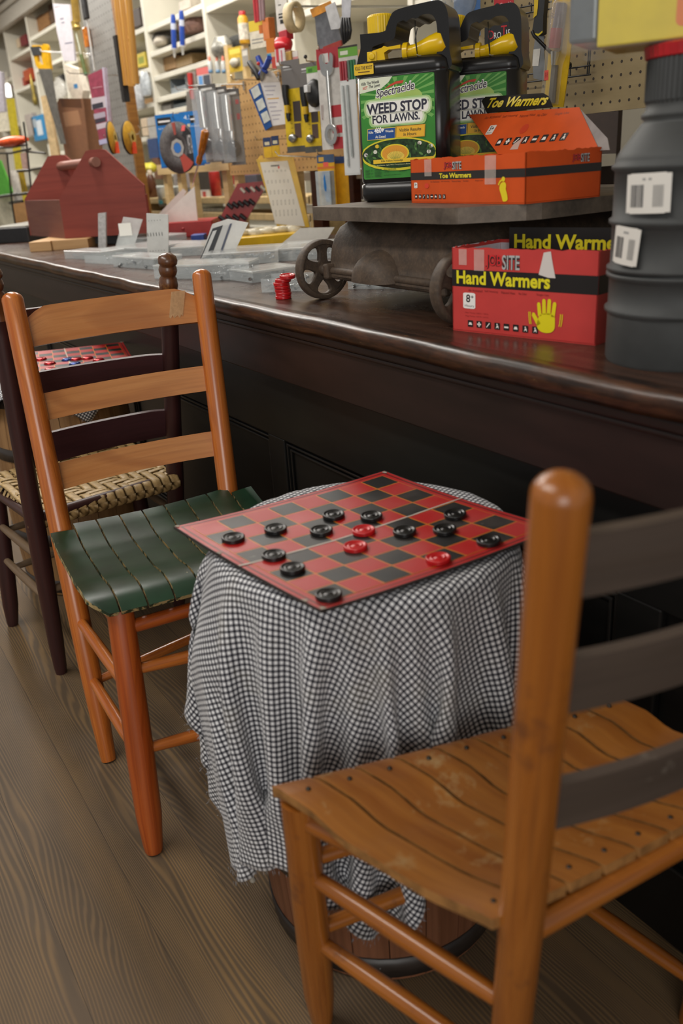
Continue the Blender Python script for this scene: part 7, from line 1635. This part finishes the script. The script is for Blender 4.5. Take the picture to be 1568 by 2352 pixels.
O, U, N, q = shape_at([(1270, -20), (1320, -20), (1316, 60), (1306, 150), (1293, 246), (1248, 246), (1262, 90)], 1.53, 18); build('backing_card', MB().prism(q, O - N * .003, U, Z, .003), mat('d2ab14', .35), chs)
def cq(px, py): return shape_at([(1270, -20), (px, py)], 1.53, 18)[3][1]
def c3p(px, py, off): a, b = cq(px, py); return O + U * a + Z * b + N * off
build('chisel_handle', MB().tube([c3p(1296, 5, .016), c3p(1293, 12, .016), c3p(1286, 70, .016), c3p(1280, 114, .016), c3p(1279, 118, .016)], [.014, .0165, .016, .0165, .012], 10), mat('b5aab0', .08, alpha=.30, var=.15), chs, label='clear fluted handle'); build('red_core', MB().tube([c3p(1286, 66, .016), c3p(1280, 112, .016)], .0125, 10), mat('a81f26', .2), chs, label='red lower half of the handle'); build('handle_core', MB().tube([c3p(1296, 8, .016), c3p(1286, 66, .016)], .010, 10), mat('5f5a66', .2), chs)
build('ferrule', MB().tube([c3p(1279, 118, .014), c3p(1276, 150, .012)], [.008, .005], 10), CHROME, chs); build('chisel_blade', MB().prism([cq(1270, 150), cq(1284, 150), cq(1277, 236), cq(1262, 236)], O + N * .004, U, Z, .004), mat('6a6762', .35, .6), chs)
build('clear_blister', MB().prism([cq(1280, 4), cq(1312, 4), cq(1300, 128), cq(1292, 150), cq(1282, 240), cq(1256, 240), cq(1268, 130)], O + N * .0005, U, Z, .034), mat('efe9d8', .06, alpha=.14, var=0), chs, .004)

tv_, tf_ = glyphs('Wood Ch', .02); sp = Print(); xs_ = [v[0] for v in tv_]; wv = max(xs_) - min(xs_); L_ = math.dist(cq(1268, 44), cq(1276, -14)); du = Vector(cq(1276, -14)) - Vector(cq(1268, 44)); du.normalize(); dn = Vector((-du.y, du.x))
sc9 = L_ / wv; sp.L.append(([tuple(Vector(cq(1272, 44)) + du * ((x - min(xs_)) * sc9) + dn * (y * sc9)) for x, y in tv_], tf_, sp.mi('3a3416'), 0)); sp.build('card_lettering', O, U, Z, chs)
pt_ = Print(); aa, bb = cq(1267, 186); c_, e_ = cq(1277, 162); pt_.rect(aa, bb, c_, e_, 'e4574a'); pt_.up(); pt_.text('$4.19', aa + .002, bb + .004, c_ - .002, e_ - .004, '7a1f1c'); pt_.build('price_tag', O + N * .036, U, Z, chs)
gn = card_item('red_header_card', (1134, -22, 1179, 18), 1.56, 20, 'b3202a', [('t', 'GreatNe', .32, .10, .95, .30, 'e8dcdc'), (.0, .0, 1, .04, 'd87a2c')], 'red header card with white lettering above the rear jug', 'card', obj_=None); c, U, w_, h_, N = slot(1134, -22, 1179, 18, 1.56, 20); g_ = Print(); g_.ell(.17, .2, .12, .13, '191414', 16); g_.build('round_logo', c - U * w_ / 2 - Z * h_ / 2, U, Z, gn, w_, h_, lift=.001)
pr9 = card_item('tie_pack', (1112, 44, 1186, 104), 1.50, 24, '1d1d1f', [(.0, .93, 1, 1, 'd2b41e'), ('t', 'D', .12, .28, .30, .62, 'c41f2a', .03), ('t', 'RO', .30, .28, .52, .52, 'e9e9e9', .03), ('t', 'T', .52, .30, .70, .74, 'c41f2a', .03), ('t', 'IE', .68, .30, .84, .56, 'e9e9e9', .03)], 'black pack with red and white lettering seen through the rear jug handle', 'pack')
c = P(1042, 0, y=1.56); k = depth(c) / F_PX; r = thing('clear_reel', c, 'clear plastic reel on a blue pack above the jugs', 'reel'); ax = -Vector((c.x, c.y, 0)).normalized(); build('reel', MB().lathe([(48 * k, 0), (52 * k, .004), (44 * k, .014), (20 * k, .016), (14 * k, .02), (.001, .02)], c, ax, 32, cap=False), mat('b9c0c0', .1, alpha=.5), r); build('blue_card', MB().box(c - ax * .01 + FR_ * .045, (.09, .004, .16), rotz(math.atan2(FR_.y, FR_.x))), mat('2f6cb0', .4), r)

# a few more goods that thicken the crowded background
card_item('silver_card', (556, 112, 570, 152), SY - .04, 10, '8f8b84', [(.1, .6, .9, .9, 'c9c5bb')], 'small silver card hanging under the mustard bottle', 'card')
box_item('shelf_box', (492, 100, 508, 128), SY + .05, .1, 'a39b8c', 'pale grey box beside the bag of grey chain', 'box'); box_item('shelf_box', (690, 2, 712, 20), SY + .05, .12, 'c9c3b4', 'white box on the shelf above the masking tape', 'box')
card_item('pink_card', (668, 118, 684, 150), 1.83, 20, 'c98a86', [(.0, .6, 1, 1, 'd9d2cc'), (.2, .1, .8, .4, 'a83a44')], 'pink and white card right of the brass pack', 'card')
goods('dark_tin', (446, 168, 462, 186), '4a3d33', 'dark brown tin on the shelf behind the blue and white card', 'tin'); goods('cream_box', (340, 40, 352, 64), 'b3a68f', 'cream box beside the upright left of the grey sack', 'box')
